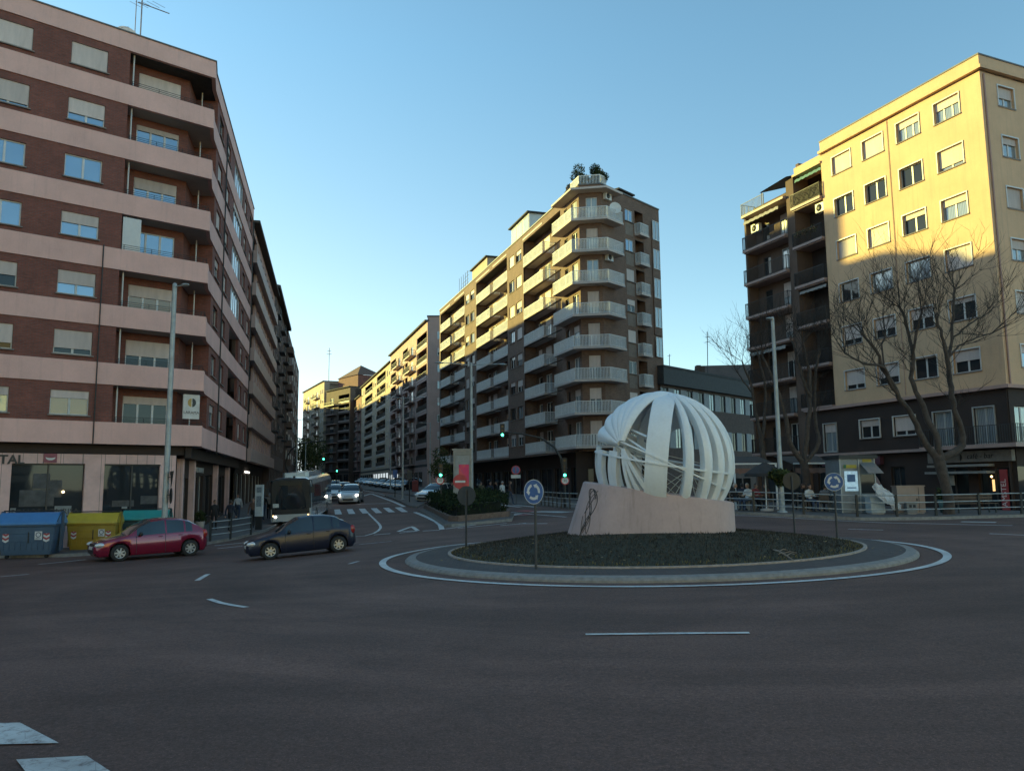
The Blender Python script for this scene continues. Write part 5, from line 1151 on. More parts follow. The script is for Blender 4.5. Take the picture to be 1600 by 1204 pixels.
OE = fd.p(-39.6, -.2, 0)
re_, fe2 = street_block('long cream block with sunlit top floors and long dark recessed balconies', OE, SD2, 50, 15, 1.5, 29.0, CREAM, 8, 6.6, 2.8, [(-6.5, -.5, 'w'), (-21, -7.5, 'b'), (-27.5, -22, 'w'), (-42.5, -28.5, 'b'), (-49.5, -43.5, 'w')])
OF = fe2.p(-50.1, .1, 0)
rf, ff = street_block('narrow reddish block with red balcony fronts down the street', OF, SD2, 26, 14, 2, 27.0, REDR, 7, 6.8, 2.8, [(-7, -.5, 'p'), (-16, -8, 'w'), (-25, -17, 'p')])
OG = Vector((-47.6, 232.0, 0))
rg, fg2 = street_block('dark block with stacked black balconies and a brick gable down the street', OG, (.62, -.785), 16, 14, 2, 31.0, BROWNR, 8, 7, 2.85, [(-7.5, -.5, 'b'), (-15.5, -8.5, 'p')], endw='dark')
gb = MB(); gb.box(fg2, -14, -1.0, -12, -3, 31.2, 35.0); part('gable', gb, BRICK_RED, rg); g2 = MB(); g2.face([fg2.p(-14.3, -2.7, 35.0), fg2.p(-.7, -2.7, 35.0), fg2.p(-7, -7, 38.8)]); g2.face([fg2.p(-.7, -2.7, 35), fg2.p(-.7, -12, 35), fg2.p(-7, -7, 38.8)]); g2.face([fg2.p(-14.3, -12, 35), fg2.p(-14.3, -2.7, 35), fg2.p(-7, -7, 38.8)]); part('hip_roof', g2, ROOFT, rg)
OH = Vector((-58.6, 246.0, 0))
rh, fh = street_block('tall sunlit yellowish block closing the far end of the street', OH, (.43, -.903), 34, 16, 2, 34.5, CREAM, 9, 7, 2.95, [(-6, -.5, 'w'), (-14, -7, 'p'), (-22, -15, 'w'), (-27, -23, 'p'), (-33.5, -28, 'w')])
mb = MB(); a = fh.p(-3, -2, 34.7); mb.tube([a, a + Vector((0, 0, 11))], .1, 5); mb.tube([a + Vector((-.8, 0, 9)), a + Vector((.8, 0, 9))], .06, 4); mb.tube([a + Vector((-.6, 0, 10)), a + Vector((.6, 0, 10))], .06, 4)
whole('roof_aerial', mb, DARKMET, 'tall thin aerial on the roof at the far end of the street', 'aerial')

# ------------------------------------------------------------------ unseen sunlit row added behind the viewer for pane reflections and warm bounce light
rb, fb2 = street_block('unseen cream row added behind the viewer to bounce warm light', Vector((-10, -52.0, 0)), (-.866, -.5), 64, 14, -.5, 27, BOUNCE, 7, 5.2, 2.85, [(-12, -1, 'w'), (-30, -13, 'w'), (-48, -31, 'w'), (-63, -49, 'w')])
# ------------------------------------------------------------------ vehicles
CARGLASS = glass('car_glass', (.05, .065, .075), .35, .03); LAMPG = plain('headlamp_glass', (.62, .64, .66), .12, .4, .1, 9); TAIL = plain('tail_lamp', (.30, .02, .02), .2, coat=.5); PLATE = plain('number_plate', (.55, .55, .52), .5)
ALLOY = plain('wheel_silver', (.50, .50, .49), .35, .6, .15); HEADON = glow('headlamp_lit', (1, .93, .78), 6.0); SEATM = plain('car_interior', (.03, .03, .032), .9)
def paint(name, col, metal=.25): return plain(name, col, .22, metal, .06, 2., coat=1.0)
def interp(tab, s):
    for (a, va), (b, vb) in zip(tab[:-1], tab[1:]):
        if s <= b:
            t = (s - a) / (b - a) if b > a else 0; t = max(0, min(1, t)); t = t * t * (3 - 2 * t) * .45 + t * .55; return va + (vb - va) * t
    return tab[-1][1]
HATCH = dict(L=4.05, W=1.72, H=1.45, wb=2.52, fo=.82, wr=.31,
    belt=[(0, .62), (.012, .80), (.03, .93), (.20, .96), (.45, .93), (.66, .90), (.74, .885), (.90, .77), (.965, .66), (1, .48)],
    roof=[(.02, .93), (.04, .98), (.12, 1.20), (.19, 1.35), (.29, 1.435), (.42, 1.455), (.52, 1.42), (.60, 1.27), (.735, .905)],
    wid=[(0, .60), (.02, .72), (.06, .80), (.2, .855), (.75, .855), (.88, .82), (.95, .74), (.985, .62), (1, .5)], side=(.155, .655), ws=(.53, .725), rw=(.045, .175), pil=(.395,), dpil=(.235, .405, .66))
SUVP = dict(L=4.3, W=1.82, H=1.60, wb=2.62, fo=.86, wr=.34,
    belt=[(0, .62), (.012, .85), (.03, 1.02), (.2, 1.06), (.45, 1.03), (.66, 1.01), (.74, .99), (.90, .90), (.965, .78), (1, .52)],
    roof=[(.02, 1.02), (.035, 1.08), (.08, 1.38), (.14, 1.53), (.28, 1.60), (.44, 1.60), (.54, 1.55), (.62, 1.38), (.735, 1.01)],
    wid=[(0, .66), (.02, .78), (.06, .85), (.2, .905), (.75, .905), (.9, .87), (.96, .79), (.985, .68), (1, .55)], side=(.09, .655), ws=(.55, .725), rw=(.03, .12), pil=(.395,), dpil=(.235, .405, .66))
def make_car(name, P, pm, lit=False, simple=False):
    """front towards +x, origin on the road below the middle"""
    r = empty(name); L, W = P['L'], P['W'] / 2; k_ = W / .855 if P is HATCH else W / .905
    fx = L / 2 - P['fo']; rx = fx - P['wb']; wr = P['wr']; ra = wr + .055
    S = sorted({i / 64 for i in range(65)} | {(x + dx * ra) / L + .5 for x in (fx, rx) for dx in (-1, -.97, -.9, -.75, -.5, -.25, 0, .25, .5, .75, .9, .97, 1)} | {v for v in P['side'] + P['ws'] + P['rw']} | {.004, .01, .99, .996}); S = [s for s in S if 0 <= s <= 1]
    n = len(S); half = []
    for s in S:
        x = (s - .5) * L; zb = interp(P['belt'], s); w = interp(P['wid'], s) * k_; bot = .20 + (.12 if s > .97 else .1 if s < .02 else 0)
        arch = max([0] + [math.sqrt(max(ra * ra - (x - c) ** 2, 0)) + wr - .02 for c in (fx, rx) if abs(x - c) < ra]); zl = max(bot, arch)
        rt = interp(P['roof'], s) if P['roof'][0][0] <= s <= P['roof'][-1][0] else zb
        gh = max(0.0, rt - zb); wt = w * (.93 - .20 * min(1, gh / .45)); zm = max(.56, zl + .02)
        ring = [(0, zl if arch else bot), (w * .90, zl), (w * .985, zl + (.05 if arch else .10)), (w, max(zm, zl + .09)), (w * .985, zb - .07), (w * .955, zb - .005), (w * .955 + (wt - w * .955) * .55, zb + gh * .55 + .012), (wt, zb + gh * .90 + .02), (wt * .86, zb + gh * .985 + .035), (wt * .5, zb + gh + .05), (0, zb + gh + .055)]
        for q in range(1, len(ring)):
            if ring[q][1] < ring[q - 1][1] and q < 6: ring[q] = (ring[q][0], ring[q - 1][1] + .004)
        half.append([(x, y, z) for y, z in ring])
    nr = len(half[0]); full = [[(x, -y, z) for x, y, z in h] + [(x, y, z) for x, y, z in h[-2:0:-1]] for h in half]; nc = len(full[0])
    def isglass(i, j):
        s = (S[i] + S[i + 1]) / 2; jj = j if j < nr - 1 else nc - 1 - j
        if 5 <= jj <= 6 and P['side'][0] < s < P['side'][1] and not any(abs(s - p) < .012 for p in P['pil']) and not (abs(s - .225) < .010):
            return 1
        if 7 <= jj <= 9 and P['ws'][0] < s < P['ws'][1]: return 2
        if 7 <= jj <= 9 and P['rw'][0] < s < P['rw'][1]: return 3
        return 0
    mb = MB(); mb.grid(full, 0, True, True, lambda i, j: None if isglass(i, j) else 0, flip=True); mb.face(full[0]); mb.face(full[-1][::-1])
    o = part('body', mb, pm, r); md = o.modifiers.new('edges', 'EDGE_SPLIT'); md.split_angle = R_(38)
    for k, nm in ((1, 'side_window'), (2, 'windscreen'), (3, 'rear_window')):
        for sd in ((0, 1) if k == 1 else (2,)):
            g = MB(); g.grid(full, 0, True, True, lambda i, j: 0 if (isglass(i, j) == k and (sd == 2 or (j < nr - 1) == (sd == 0))) else None, flip=True); part(nm, g, CARGLASS, r)
    mb = MB(); mb.bx(-L / 2 + .12, L / 2 - .14, -.55, .55, .17, .62); mb.bx(-L / 2 + .3, L / 2 - .9, -W + .24, W - .24, .5, .72); part('underbody', mb, BLACK, r)
    hx = L / 2
    for sg in (-1, 1):
        zh = interp(P['belt'], .955) - .05; wv = interp(P['wid'], .955) * k_
        mb = MB(); mb.ball((hx - .20, sg * (wv - .06), zh), .17, 0, 14, 8, 1.25, .62, .55); part('headlight', mb, HEADON if lit else LAMPG, r)
        mb = MB(); mb.ball((-hx + .13, sg * (interp(P['wid'], .03) * k_ - .02), .84), .13, 0, 10, 8, .8, .6, 1.25); part('tail_light', mb, TAIL, r)
        mb = MB(); xm = (P['side'][1] - .5) * L - .12; mb.ball((xm, sg * (W + .06), interp(P['belt'], .64) + .06), .10, 0, 10, 6, .7, 1.0, .75); part('mirror', mb, BLACK, r)
    mb = MB(); mb.bx(hx - .085, hx + .002, -.45, .45, .30, .46); mb.bx(hx - .13, hx - .035, -.34, .34, .54, .66); part('grille', mb, BLACK, r)
    mb = MB(); mb.bx(hx - .07, hx + .012, -.25, .25, .455, .56); part('number_plate', mb, PLATE, r)
    mb = MB(); mb.bx(-hx - .006, -hx + .06, -.25, .25, .62, .73); part('number_plate', mb, PLATE, r)
    if not simple:
        for sg in (-1, 1):
            mb = MB()
            for s in P['dpil']:
                if abs((s - .5) * L - rx) < ra: continue
                x = (s - .5) * L; zb = interp(P['belt'], s); w = interp(P['wid'], s) * k_; mb.tube([(x, sg * w * .99, .26), (x, sg * w * 1.003, .58), (x, sg * w * .988, zb - .06), (x, sg * w * .957, zb)], .008, 4)
            a, b = (P['dpil'][0] - .5) * L, (P['dpil'][-1] - .5) * L; part('door_seam', mb, BLACK, r)
            for s in (.27, .45): mb = MB(); x = (s - .5) * L; mb.ball((x, sg * interp(P['wid'], s) * k_ * .995, interp(P['belt'], s) - .10), .09, 0, 10, 6, 1, .25, .22); part('door_handle', mb, pm, r)
    tm = MB(); tm.lathe([(wr - .12, -.09), (wr - .02, -.10), (wr, -.06), (wr, .06), (wr - .02, .10), (wr - .12, .09)], (0, 0, 0), 28, 0, 'y'); tyre = tm.mesh('tyre', RUBBER)
    rm = MB(); rm.lathe([(wr - .115, .03), (wr - .10, .085), (wr - .125, .088), (wr - .14, .06)], (0, 0, 0), 28, 0, 'y'); rm.lathe([(.0, .075), (.055, .075), (.065, .05), (.065, .0)], (0, 0, 0), 12, 0, 'y')
    for k in range(7):
        a = 2 * PI * k / 7; c, s_ = math.cos(a), math.sin(a); t = .032; q = [(c * .04 - s_ * t, s_ * .04 + c * t), (c * .04 + s_ * t, s_ * .04 - c * t), (c * (wr - .12) + s_ * t * .8, s_ * (wr - .12) - c * t * .8), (c * (wr - .12) - s_ * t * .8, s_ * (wr - .12) + c * t * .8)]
        rm.face([(x, -.075, z) for x, z in q]); rm.face([(x, -.05, z) for x, z in q][::-1])
    rm.lathe([(.0, .012), (wr - .12, .012)], (0, 0, 0), 20, 1, 'y'); rim = rm.mesh('rim', [ALLOY, BLACK])
    for x in (fx, rx):
        for sg in (-1, 1):
            w = bpy.data.objects.new('wheel', tyre); COL.objects.link(w); w.parent = r; w.location = (x, sg * (W - .105), wr); w.rotation_euler = (0, .4 * x, 0 if sg < 0 else PI); kid('rim', rim, w)
    return r
def place(o, x, y, head, z=None, sc=1.0, tilt=True):
    """head: compass of the nose measured from +x"""
    c, s = math.cos(head), math.sin(head); z0 = G(x, y) if z is None else z
    p = math.atan2(G(x + c * 1.3, y + s * 1.3) - G(x - c * 1.3, y - s * 1.3), 2.6); q = math.atan2(G(x - s * .7, y + c * .7) - G(x + s * .7, y - c * .7), 1.4)
    o.location = (x, y, z0 + .005); o.rotation_euler = (q if tilt else 0, -p if tilt else 0, head); o.scale = (sc, sc, sc)
def along(a, b, sc, P=HATCH):
    """place by the ground points under the front and rear near wheels"""
    a, b = Vector(a), Vector(b); h = math.atan2(a.y - b.y, a.x - b.x); return h
c1 = make_car('hatchback', HATCH, paint('crimson_paint', (.22, .012, .040)))
tag(c1, 'crimson five door hatchback passing in front of the bins', 'car'); place(c1, -14.95, 33.1, PI + .68, None, 1.06)
c2 = make_car('hatchback', HATCH, plain('navy_paint', (.012, .016, .036), .35, .1, .06, 2., coat=.3))
tag(c2, 'navy blue hatchback turning in front of the city bus', 'car'); place(c2, -8.05, 30.6, PI + .40, None, .98)
c3 = make_car('crossover', SUVP, paint('pearl_paint', (.62, .66, .68), .1), True)
tag(c3, 'white crossover with lit headlamps waiting at the stop line', 'car'); place(c3, -14.65, 72.6, -PI / 2 + .07, None, 1.03)
g_cars = 'cars queueing down the street'
c4 = make_car('hatchback', HATCH, paint('pale_blue_paint', (.35, .42, .48), .3), True, True)
tag(c4, 'pale blue car with lit headlamps second in the queue behind the white crossover', 'car', g_cars); place(c4, -20.6, 98, -PI / 2 + .2, None, 1.05)
DARKP = [paint('black_paint', (.012, .012, .014)), paint('silver_paint', (.42, .43, .44), .5), paint('grey_paint', (.12, .125, .13), .4), paint('white_car_paint', (.62, .62, .60), .1)]
def recolour(o, m):
    for ch in o.children:
        if ch.name.startswith(('body', 'door_handle')):
            for i, sl in enumerate(ch.material_slots): sl.link = 'OBJECT'; sl.material = m
base = make_car('parked_car', HATCH, DARKP[0], False, True)
c = copy_tree(base); c.name = 'queued_car'; recolour(c, DARKP[3]); tag(c, 'white car half hidden behind the white crossover at the stop line', 'car', g_cars); place(c, -17.7, 79.5, -PI / 2 + .1, None, 1.05)
c = copy_tree(base); c.name = 'queued_car'; recolour(c, DARKP[0]); tag(c, 'dark car at the back of the queue on the far rise', 'car', g_cars); place(c, -27.0, 122, -PI / 2 + .22, None, 1.05)
pk = [(566, 748, 195, 0, 'black'), (573, 749, 178, 2, 'grey'), (581, 750, 164, 1, 'silver'), (590, 751, 152, 0, 'black'), (600, 752, 142, 2, 'grey'), (612, 753, 132, 0, 'black'), (622, 754, 124, 2, 'grey'), (633, 756, 116, 0, 'black')]
nth = ['farthest up the street', 'second farthest up the street', 'third farthest, beside the red block', 'below the long cream block', 'fifth from the far end', 'third from the lamp post', 'second from the lamp post', 'nearest the tall double lamp post']
for i, (x, y, d, ci, cn) in enumerate(pk):
    o = base if i == 0 else copy_tree(base); recolour(o, DARKP[ci]); p = at(x, y, d)
    tag(o, '%s parked car, %s' % (cn, nth[i]), 'car', 'cars parked along the right kerb of the street'); place(o, p.x, d, -PI / 2 - .45, None, 1.05)
p = gp(672, 786); c = copy_tree(c4); c.name = 'delivery_van'
for ch in c.children: 
    if ch.name.startswith('headlight'): ch.material_slots[0].link = 'OBJECT'; ch.material_slots[0].material = LAMPG
recolour(c, DARKP[3]); tag(c, 'white car standing behind the hedge, seen between the signs', 'car'); c['group'] = ''; del c['group']; place(c, p.x + .4, p.y + 2.0, -PI / 2 - .5, None, 1.15)

# city bus
def bus():
    r = empty('city_bus', (0, 0, 0), 0, 'white and dark city bus with a black windscreen, heading for the roundabout', 'bus'); W, L, H = 1.27, 12.0, 3.0
    prof = [(-W, .35), (-W, 1.1), (-W + .01, 2.55), (-W + .10, 2.85), (-W + .35, 2.98), (0, 3.02), (W - .35, 2.98), (W - .10, 2.85), (W - .01, 2.55), (W, 1.1), (W, .35), (0, .30)]
    xs = [(-L / 2, .97), (-L / 2 + .05, 1), (L / 2 - .35, 1), (L / 2 - .12, .985), (L / 2 - .02, .95), (L / 2, .91)]
    mb = MB(); mb.grid([[(x, y * s, .3 + (z - .3) * (s * .5 + .5)) for y, z in prof] for x, s in xs], 0, False, True, lambda i, j: 1 if i >= 3 and 1 <= j <= 8 else 0, flip=True); mb.face([(xs[0][0], y * .97, .3 + (z - .3) * .985) for y, z in prof][::-1]); mb.face([(xs[-1][0], y * .91, .3 + (z - .3) * .955) for y, z in prof], 1); part('body', mb, [paint('bus_white', (.50, .51, .50), .1), BLACK], r)
    fx = L / 2
    mb = MB(); mb.grid([[(fx + .03 - .07 * abs(y / 1.2) ** 4 - .02 * z_, y, z) for y in [-1.2 + 2.4 * i / 16 for i in range(17)]] for z_, z in ((0, 1.02), (.3, 1.6), (1, 2.3), (1.6, 2.84))], 0, True); part('windscreen', mb, glass('bus_glass', (.028, .032, .036), .2, .05), r)
    mb = MB(); mb.grid([[(fx + .045 - .07 * abs(y / 1.2) ** 4, y, z) for y in [-1.2 + 2.4 * i / 16 for i in range(17)]] for z in (.74, 1.04)], 0, True); part('dash_panel', mb, BLACK, r)
    mb = MB(); mb.grid([[(fx + .05 - .07 * abs(y / 1.22) ** 4, y, z) for y in [-1.22 + 2.44 * i / 16 for i in range(17)]] for z in (.30, .5, .74)], 0, True); part('bumper', mb, paint('bus_pale', (.46, .48, .48), .1), r)
    for sg in (-1, 1):
        g = MB()
        for k in range(6): g.bx(-L / 2 + .5 + 1.85 * k, -L / 2 + 2.25 + 1.85 * k, sg * (W + .004) - .012, sg * (W + .004) + .012, 1.12, 2.55)
        part('side_window', g, CARGLASS, r)
        m = MB(); m.ball((fx + .03, sg * .93, .60), .065, 0, 10, 6, .5, 1.2, 1); part('headlight', m, HEADON if sg < 0 else LAMPG, r); m = MB(); m.ball((fx + .01, sg * 1.07, .66), .05, 0, 8, 6, .5, 1, 1); part('indicator', m, glow('bus_indicator', (1, .55, .2), 2.), r)
        m = MB(); m.tube([(fx - .1, sg * 1.15, 2.85), (fx + .25, sg * 1.35, 2.8), (fx + .28, sg * 1.40, 2.4)], .025, 5); m.bx(fx + .20, fx + .32, sg * 1.40 - .11, sg * 1.40 + .11, 2.02, 2.42); part('mirror', m, BLACK, r)
        t = MB(); t.lathe([(.3, -.14), (.46, -.15), (.48, -.1), (.48, .1), (.46, .15), (.3, .14), (.05, .10)], (0, 0, 0), 24, 0, 'y')
        for x in (fx - 2.6, -fx + 3.2): w = bpy.data.objects.new('wheel', t.mesh('wheel', RUBBER)); COL.objects.link(w); w.parent = r; w.location = (x, sg * 1.14, .48)
    m = MB(); m.bx(fx - .16, fx + .035, -.75, .75, 2.52, 2.74); part('destination_display', m, plain('display_black', (.01, .01, .01), .3), r)
    m = MB(); m.bx(fx - .05, fx + .05, -1.08, -.72, 1.18, 1.42); part('route_board', m, plain('route_board_white', (.5, .52, .5), .6), r)
    m = MB(); m.prism([(-3.0, -.85), (3.6, -.85), (4.0, -.65), (4.0, .65), (3.6, .85), (-3.0, .85)], 3.0, 3.28); part('roof_unit', m, paint('roof_unit_paint', (.45, .52, .56), .1), r)
    m = MB(); m.tube([(fx - .3, .2, 3.0), (fx - .3, .2, 3.10)], .08, 8); part('roof_aerial', m, BLACK, r)
    m = MB(); m.bx(-L / 2 + .2, L / 2 - .5, -1.15, 1.15, .25, .5); part('underbody', m, BLACK, r)
    return r
bs = bus(); place(bs, -14.55, 56.4, -PI / 2 + .12, None, 1.0)
bs.location = (-14.55 - .1, 56.4, G(-14.6, 56.4))

# ------------------------------------------------------------------ recycling bins
def chevron(mb, x0, x1, z0, z1, y):
    n = 5; h = (z1 - z0) / n; xm = (x0 + x1) / 2
    for k in range(n):
        m = k % 2; z = z0 + h * k
        for a, b, s in ((x0, xm, -1), (xm, x1, 1)):
            za, zb_ = (z + h * .8, z) if s < 0 else (z, z + h * .8); mb.face([(a, y, za), (b, y, zb_), (b, y, zb_ + h), (a, y, za + h)], m)
CHW, CHR = plain('chevron_white', (.55, .55, .55), .5), plain('chevron_red', (.34, .04, .05), .5)
def bin_(cn, col, lid, label):
    r = empty('recycling_bin', (0, 0, 0), 0, label, 'bin', 'recycling bins at the kerb'); W, D, H = 1.02, .62, 1.28; bm_ = plain(cn + '_bin_body', col, .55, var=.2, scale=2, coat=.15); lm = plain(cn + '_bin_lid', lid, .42, var=.12, scale=2, coat=.2)
    mb = MB(); lv = [(.14, .86), (.30, .90), (.62, .94), (.66, .955), (.92, .97), (.96, .985), (1.20, 1.0), (1.24, 1.04), (1.30, 1.04)]
    mb.grid([[(sx * W * s - 0, sy * D * s, z) for sx, sy in ((-1, -.93), (-.96, -1), (.96, -1), (1, -.93), (1, .93), (.96, 1), (-.96, 1), (-1, .93))] for z, s in lv], 0, False, True); mb.face([(sx * W * .86, sy * D * .86, .14) for sx, sy in ((-1, 1), (1, 1), (1, -1), (-1, -1))])
    for k in range(9): x = -.8 + .2 * k; mb.bx(x - .012, x + .012, -D * .965, -D * .90, .34, .88)
    part('body', mb, bm_, r)
    mb = MB(); pr = [(-D * 1.1, 1.31), (-D * 1.04, 1.40), (-.30, 1.72), (-.22, 1.76), (.22, 1.76), (.30, 1.72), (D * 1.04, 1.40), (D * 1.1, 1.31)]
    for x0, x1 in ((-W * 1.04, W * 1.04),): mb.grid([[(x, y, z) for y, z in pr] for x in (x0, x0 + .04, x1 - .04, x1)], 0, False); mb.face([(x0, y, z) for y, z in pr]); mb.face([(x1, y, z) for y, z in pr][::-1])
    mb.bx(-W * .9, W * .9, -D * 1.13, -D * 1.05, 1.30, 1.36); part('lid', mb, lm, r)
    for sg in (-1, 1):
        mb = MB(); mb.bx(sg * W * 1.05 - .035, sg * W * 1.05 + .035, -.12, .12, .25, 1.80); mb.tube([(sg * W * 1.06, -.1, 1.8), (sg * W * 1.06, -D * 1.0, 1.42)], .02, 5); part('side_arm', mb, bm_, r)
    mb = MB(); mb.tube([(-W * 1.06, .05, 1.82), (W * 1.06, .05, 1.82)], .025, 6); part('lifting_bar', mb, BLACK, r)
    for a in (-.72, .72): mb = MB(); chevron(mb, a - .11, a + .11, .62, 1.02, -D * .985); part('chevron', mb, [CHW, CHR], r)
    mb = MB(); mb.bx(.30, .56, -D * .99, -D * .97, .72, 1.05); st = part('sticker', mb, CHW, r); mb = MB(); mb.lathe([(.07, 0), (.10, 0)], (.43, -D * .992, .91), 16, 0, 'y'); mb.bx(.34, .52, -D * .995, -D * .991, .755, .775); mb.bx(.36, .50, -D * .995, -D * .991, .79, .80); part('pictogram', mb, plain('pictogram_ink', (.05, .05, .09), .6), st)
    mb = MB(); mb.bx(.06, .10, -D * 1.0, -D * .93, .60, 1.02); part('latch', mb, BLACK, r)
    for sx in (-1, 1):
        for sy in (-1, 1): mb = MB(); mb.lathe([(.0, -.03), (.075, -.03), (.075, .03), (.0, .03)], (sx * .7, sy * .42, .075), 12, 0, 'y'); part('castor', mb, RUBBER, r)
    return r
bh = math.atan2(.65, .76) - .50
for cn, col, lid, (xx, yy), lb, sc in (('blue', (.045, .085, .14), (.055, .19, .42), (48, 871), 'blue paper bin with a striped chevron sticker, leftmost of the bins', 1.07), ('yellow', (.30, .20, .02), (.46, .34, .03), (147, 862), 'yellow packaging bin between the blue bin and the teal bin', .99), ('teal', (.02, .05, .05), (.03, .27, .25), (229, 853), 'dark bin with a teal lid, half hidden by the crimson hatchback', .98)):
    o = bin_(cn, col, lid, lb); p = gp(xx, yy, .02); d = Vector((p.x, p.y, 0)).normalized(); o.location = (p.x + d.x * .5, p.y + d.y * .5, G(p.x, p.y) + .0); o.rotation_euler = (0, 0, bh); o.scale = (sc, sc, sc)

# ------------------------------------------------------------------ lamps, signals and signs
def lamp_post(px_b, px_t, y, label, arms=(), rad=(.11, .07), name='street_lamp', group='street lamps'):
    b = at(*px_b, y); t = at(*px_t, y); z0 = G(b.x, y) + .1; r = empty(name, (b.x, y, z0), 0, label, 'street lamp', group)
    mb = MB(); mb.tube([(b.x, y, z0), (b.x, y, z0 + 1.6), (b.x, y, t.z)], [rad[0] * 1.25, rad[0], rad[1]], 14); mb.lathe([(rad[0] * 2, 0), (rad[0] * 2, .06), (rad[0] * 1.3, .1)], (b.x, y, z0), 14); mb.ball((b.x, y, t.z), rad[1] * 1.02, 0, 10, 5); part('pole', mb, GREYMET, r)
    mb = MB(); mb.bx(b.x - rad[0] * .6, b.x + rad[0] * .6, y - rad[0] * 1.16, y - rad[0] * .7, z0 + .5, z0 + 1.0); part('access_door', mb, GREYMET, r)
    for dx, dy, dz, ln in arms:
        a = Vector((b.x, y, t.z - .12)); e = a + Vector((dx, dy, dz)); mb = MB(); mb.tube([a, a.lerp(e, .5) + Vector((0, 0, .03)), e], .028, 6); ar = part('arm', mb, GREYMET, r)
        d = Vector((dx, dy, 0)).normalized(); n = Vector((-d.y, d.x, 0)); mb = MB(); rows = []
        for i in range(9):
            f = i / 8; w = .14 * math.sin(PI * (.12 + .8 * f)) + .02; c = e + d * ln * f; rows.append([c + n * w * math.cos(q) + Vector((0, 0, .075 * math.sin(q) * math.sin(PI * (.1 + .8 * f)))) for q in [2 * PI * k / 10 for k in range(10)]])
        mb.grid(rows, 0, True, True); mb.face(rows[0][::-1]); mb.face(rows[-1]); part('lamp_head', mb, GREYMET, ar)
    return r
lamp_post((257, 815), (273, 445), 37, 'tall grey lamp post with a short arm in front of the brick corner block', ((.45, -.25, .02, .45),), (.135, .105))
lamp_post((1222, 790), (1210, 497), 38, 'pale lamp post with a short arm left, in front of the iron balcony block', ((-.15, -.2, .02, .42),), (.115, .08))
lamp_post((737, 790), (733, 568), 55, 'tall double armed lamp post beside the red poster panel', ((-1.9, -.3, .15, .6), (1.9, .3, .1, .6)), (.12, .08))
lamp_post((629, 775), (629, 620), 75, 'double armed lamp post on the narrow island by the parked cars', ((-1.6, -.3, .12, .55), (1.5, .3, .1, .55)), (.10, .07))
lamp_post((672, 770), (672, 660), 92, 'slim lamp post with one head below the pinkish end wall', ((-.8, -.2, .1, .5),), (.09, .06))
lamp_post((610, 760), (610, 676), 120, 'thin distant lamp post beside the parked cars', ((-.9, -.2, .1, .5),), (.09, .06))
lamp_post((462, 790), (462, 655), 82, 'dark curved street lamp at the bus side kerb, nearer of two', ((.9, -.2, .12, .6),), (.09, .06))
lamp_post((476, 775), (476, 690), 120, 'dark slim street lamp up the left kerb, farther of two', ((-.8, -.2, .1, .6),), (.09, .06))
GLENS, DLENS = glow('green_signal', (.05, 1.0, .55), 4.5), plain('dark_lens', (.04, .02, .02), .3)
def signal_head(r, p, face=(0, -1), sc=1.0):
    """three lamp head, its lowest lamp lit green"""
    d = Vector((face[0], face[1], 0)).normalized(); fr = Frame((p.x, p.y, p.z), (-d.y, d.x)); mb = MB(); mb.box(fr, -.15 * sc, .15 * sc, -.16 * sc, .06 * sc, -.45 * sc, .45 * sc)
    for k in range(3): 
        c = fr.p(0, .06, -.28 * sc + .28 * sc * k); rows = [[c + fr.d * .105 * sc * math.cos(a) + Vector((0, 0, .105 * sc * math.sin(a))) + fr.n * w for a in [PI * j / 10 for j in range(11)]] for w in (0, .13 * sc)]; mb.grid(rows, 0, True)
    h = part('signal_head', mb, BLACK, r)
    for k in range(3):
        m = MB(); c = fr.p(0, .066, -.28 * sc + .28 * sc * k); m.face([c + fr.d * .085 * sc * math.cos(2 * PI * j / 16) + Vector((0, 0, .085 * sc * math.sin(2 * PI * j / 16))) for j in range(16)]); part('lamp', m, GLENS if k == 0 else DLENS, h)
SGW, SGR, SGB, SGK = plain('sign_white', (.60, .60, .58), .4), plain('sign_red', (.42, .03, .045), .4), plain('sign_blue', (.035, .10, .28), .4), plain('sign_black', (.015, .015, .015), .5)
SGBK = plain('sign_back', (.04, .041, .043), .5, .3)
def disc(mb, fr, r0, r1, w, m, z=0, u=0, n=28, a0=0, a1=2 * PI):
    full = a1 - a0 > 6.2
    A = [a0 + (a1 - a0) * k / n for k in range(n + (0 if full else 1))]
    mb.grid([[fr.p(u + r * math.cos(a), w, z + r * math.sin(a)) for a in A] for r in (max(r0, .001), r1)], m, False, full, flip=True)
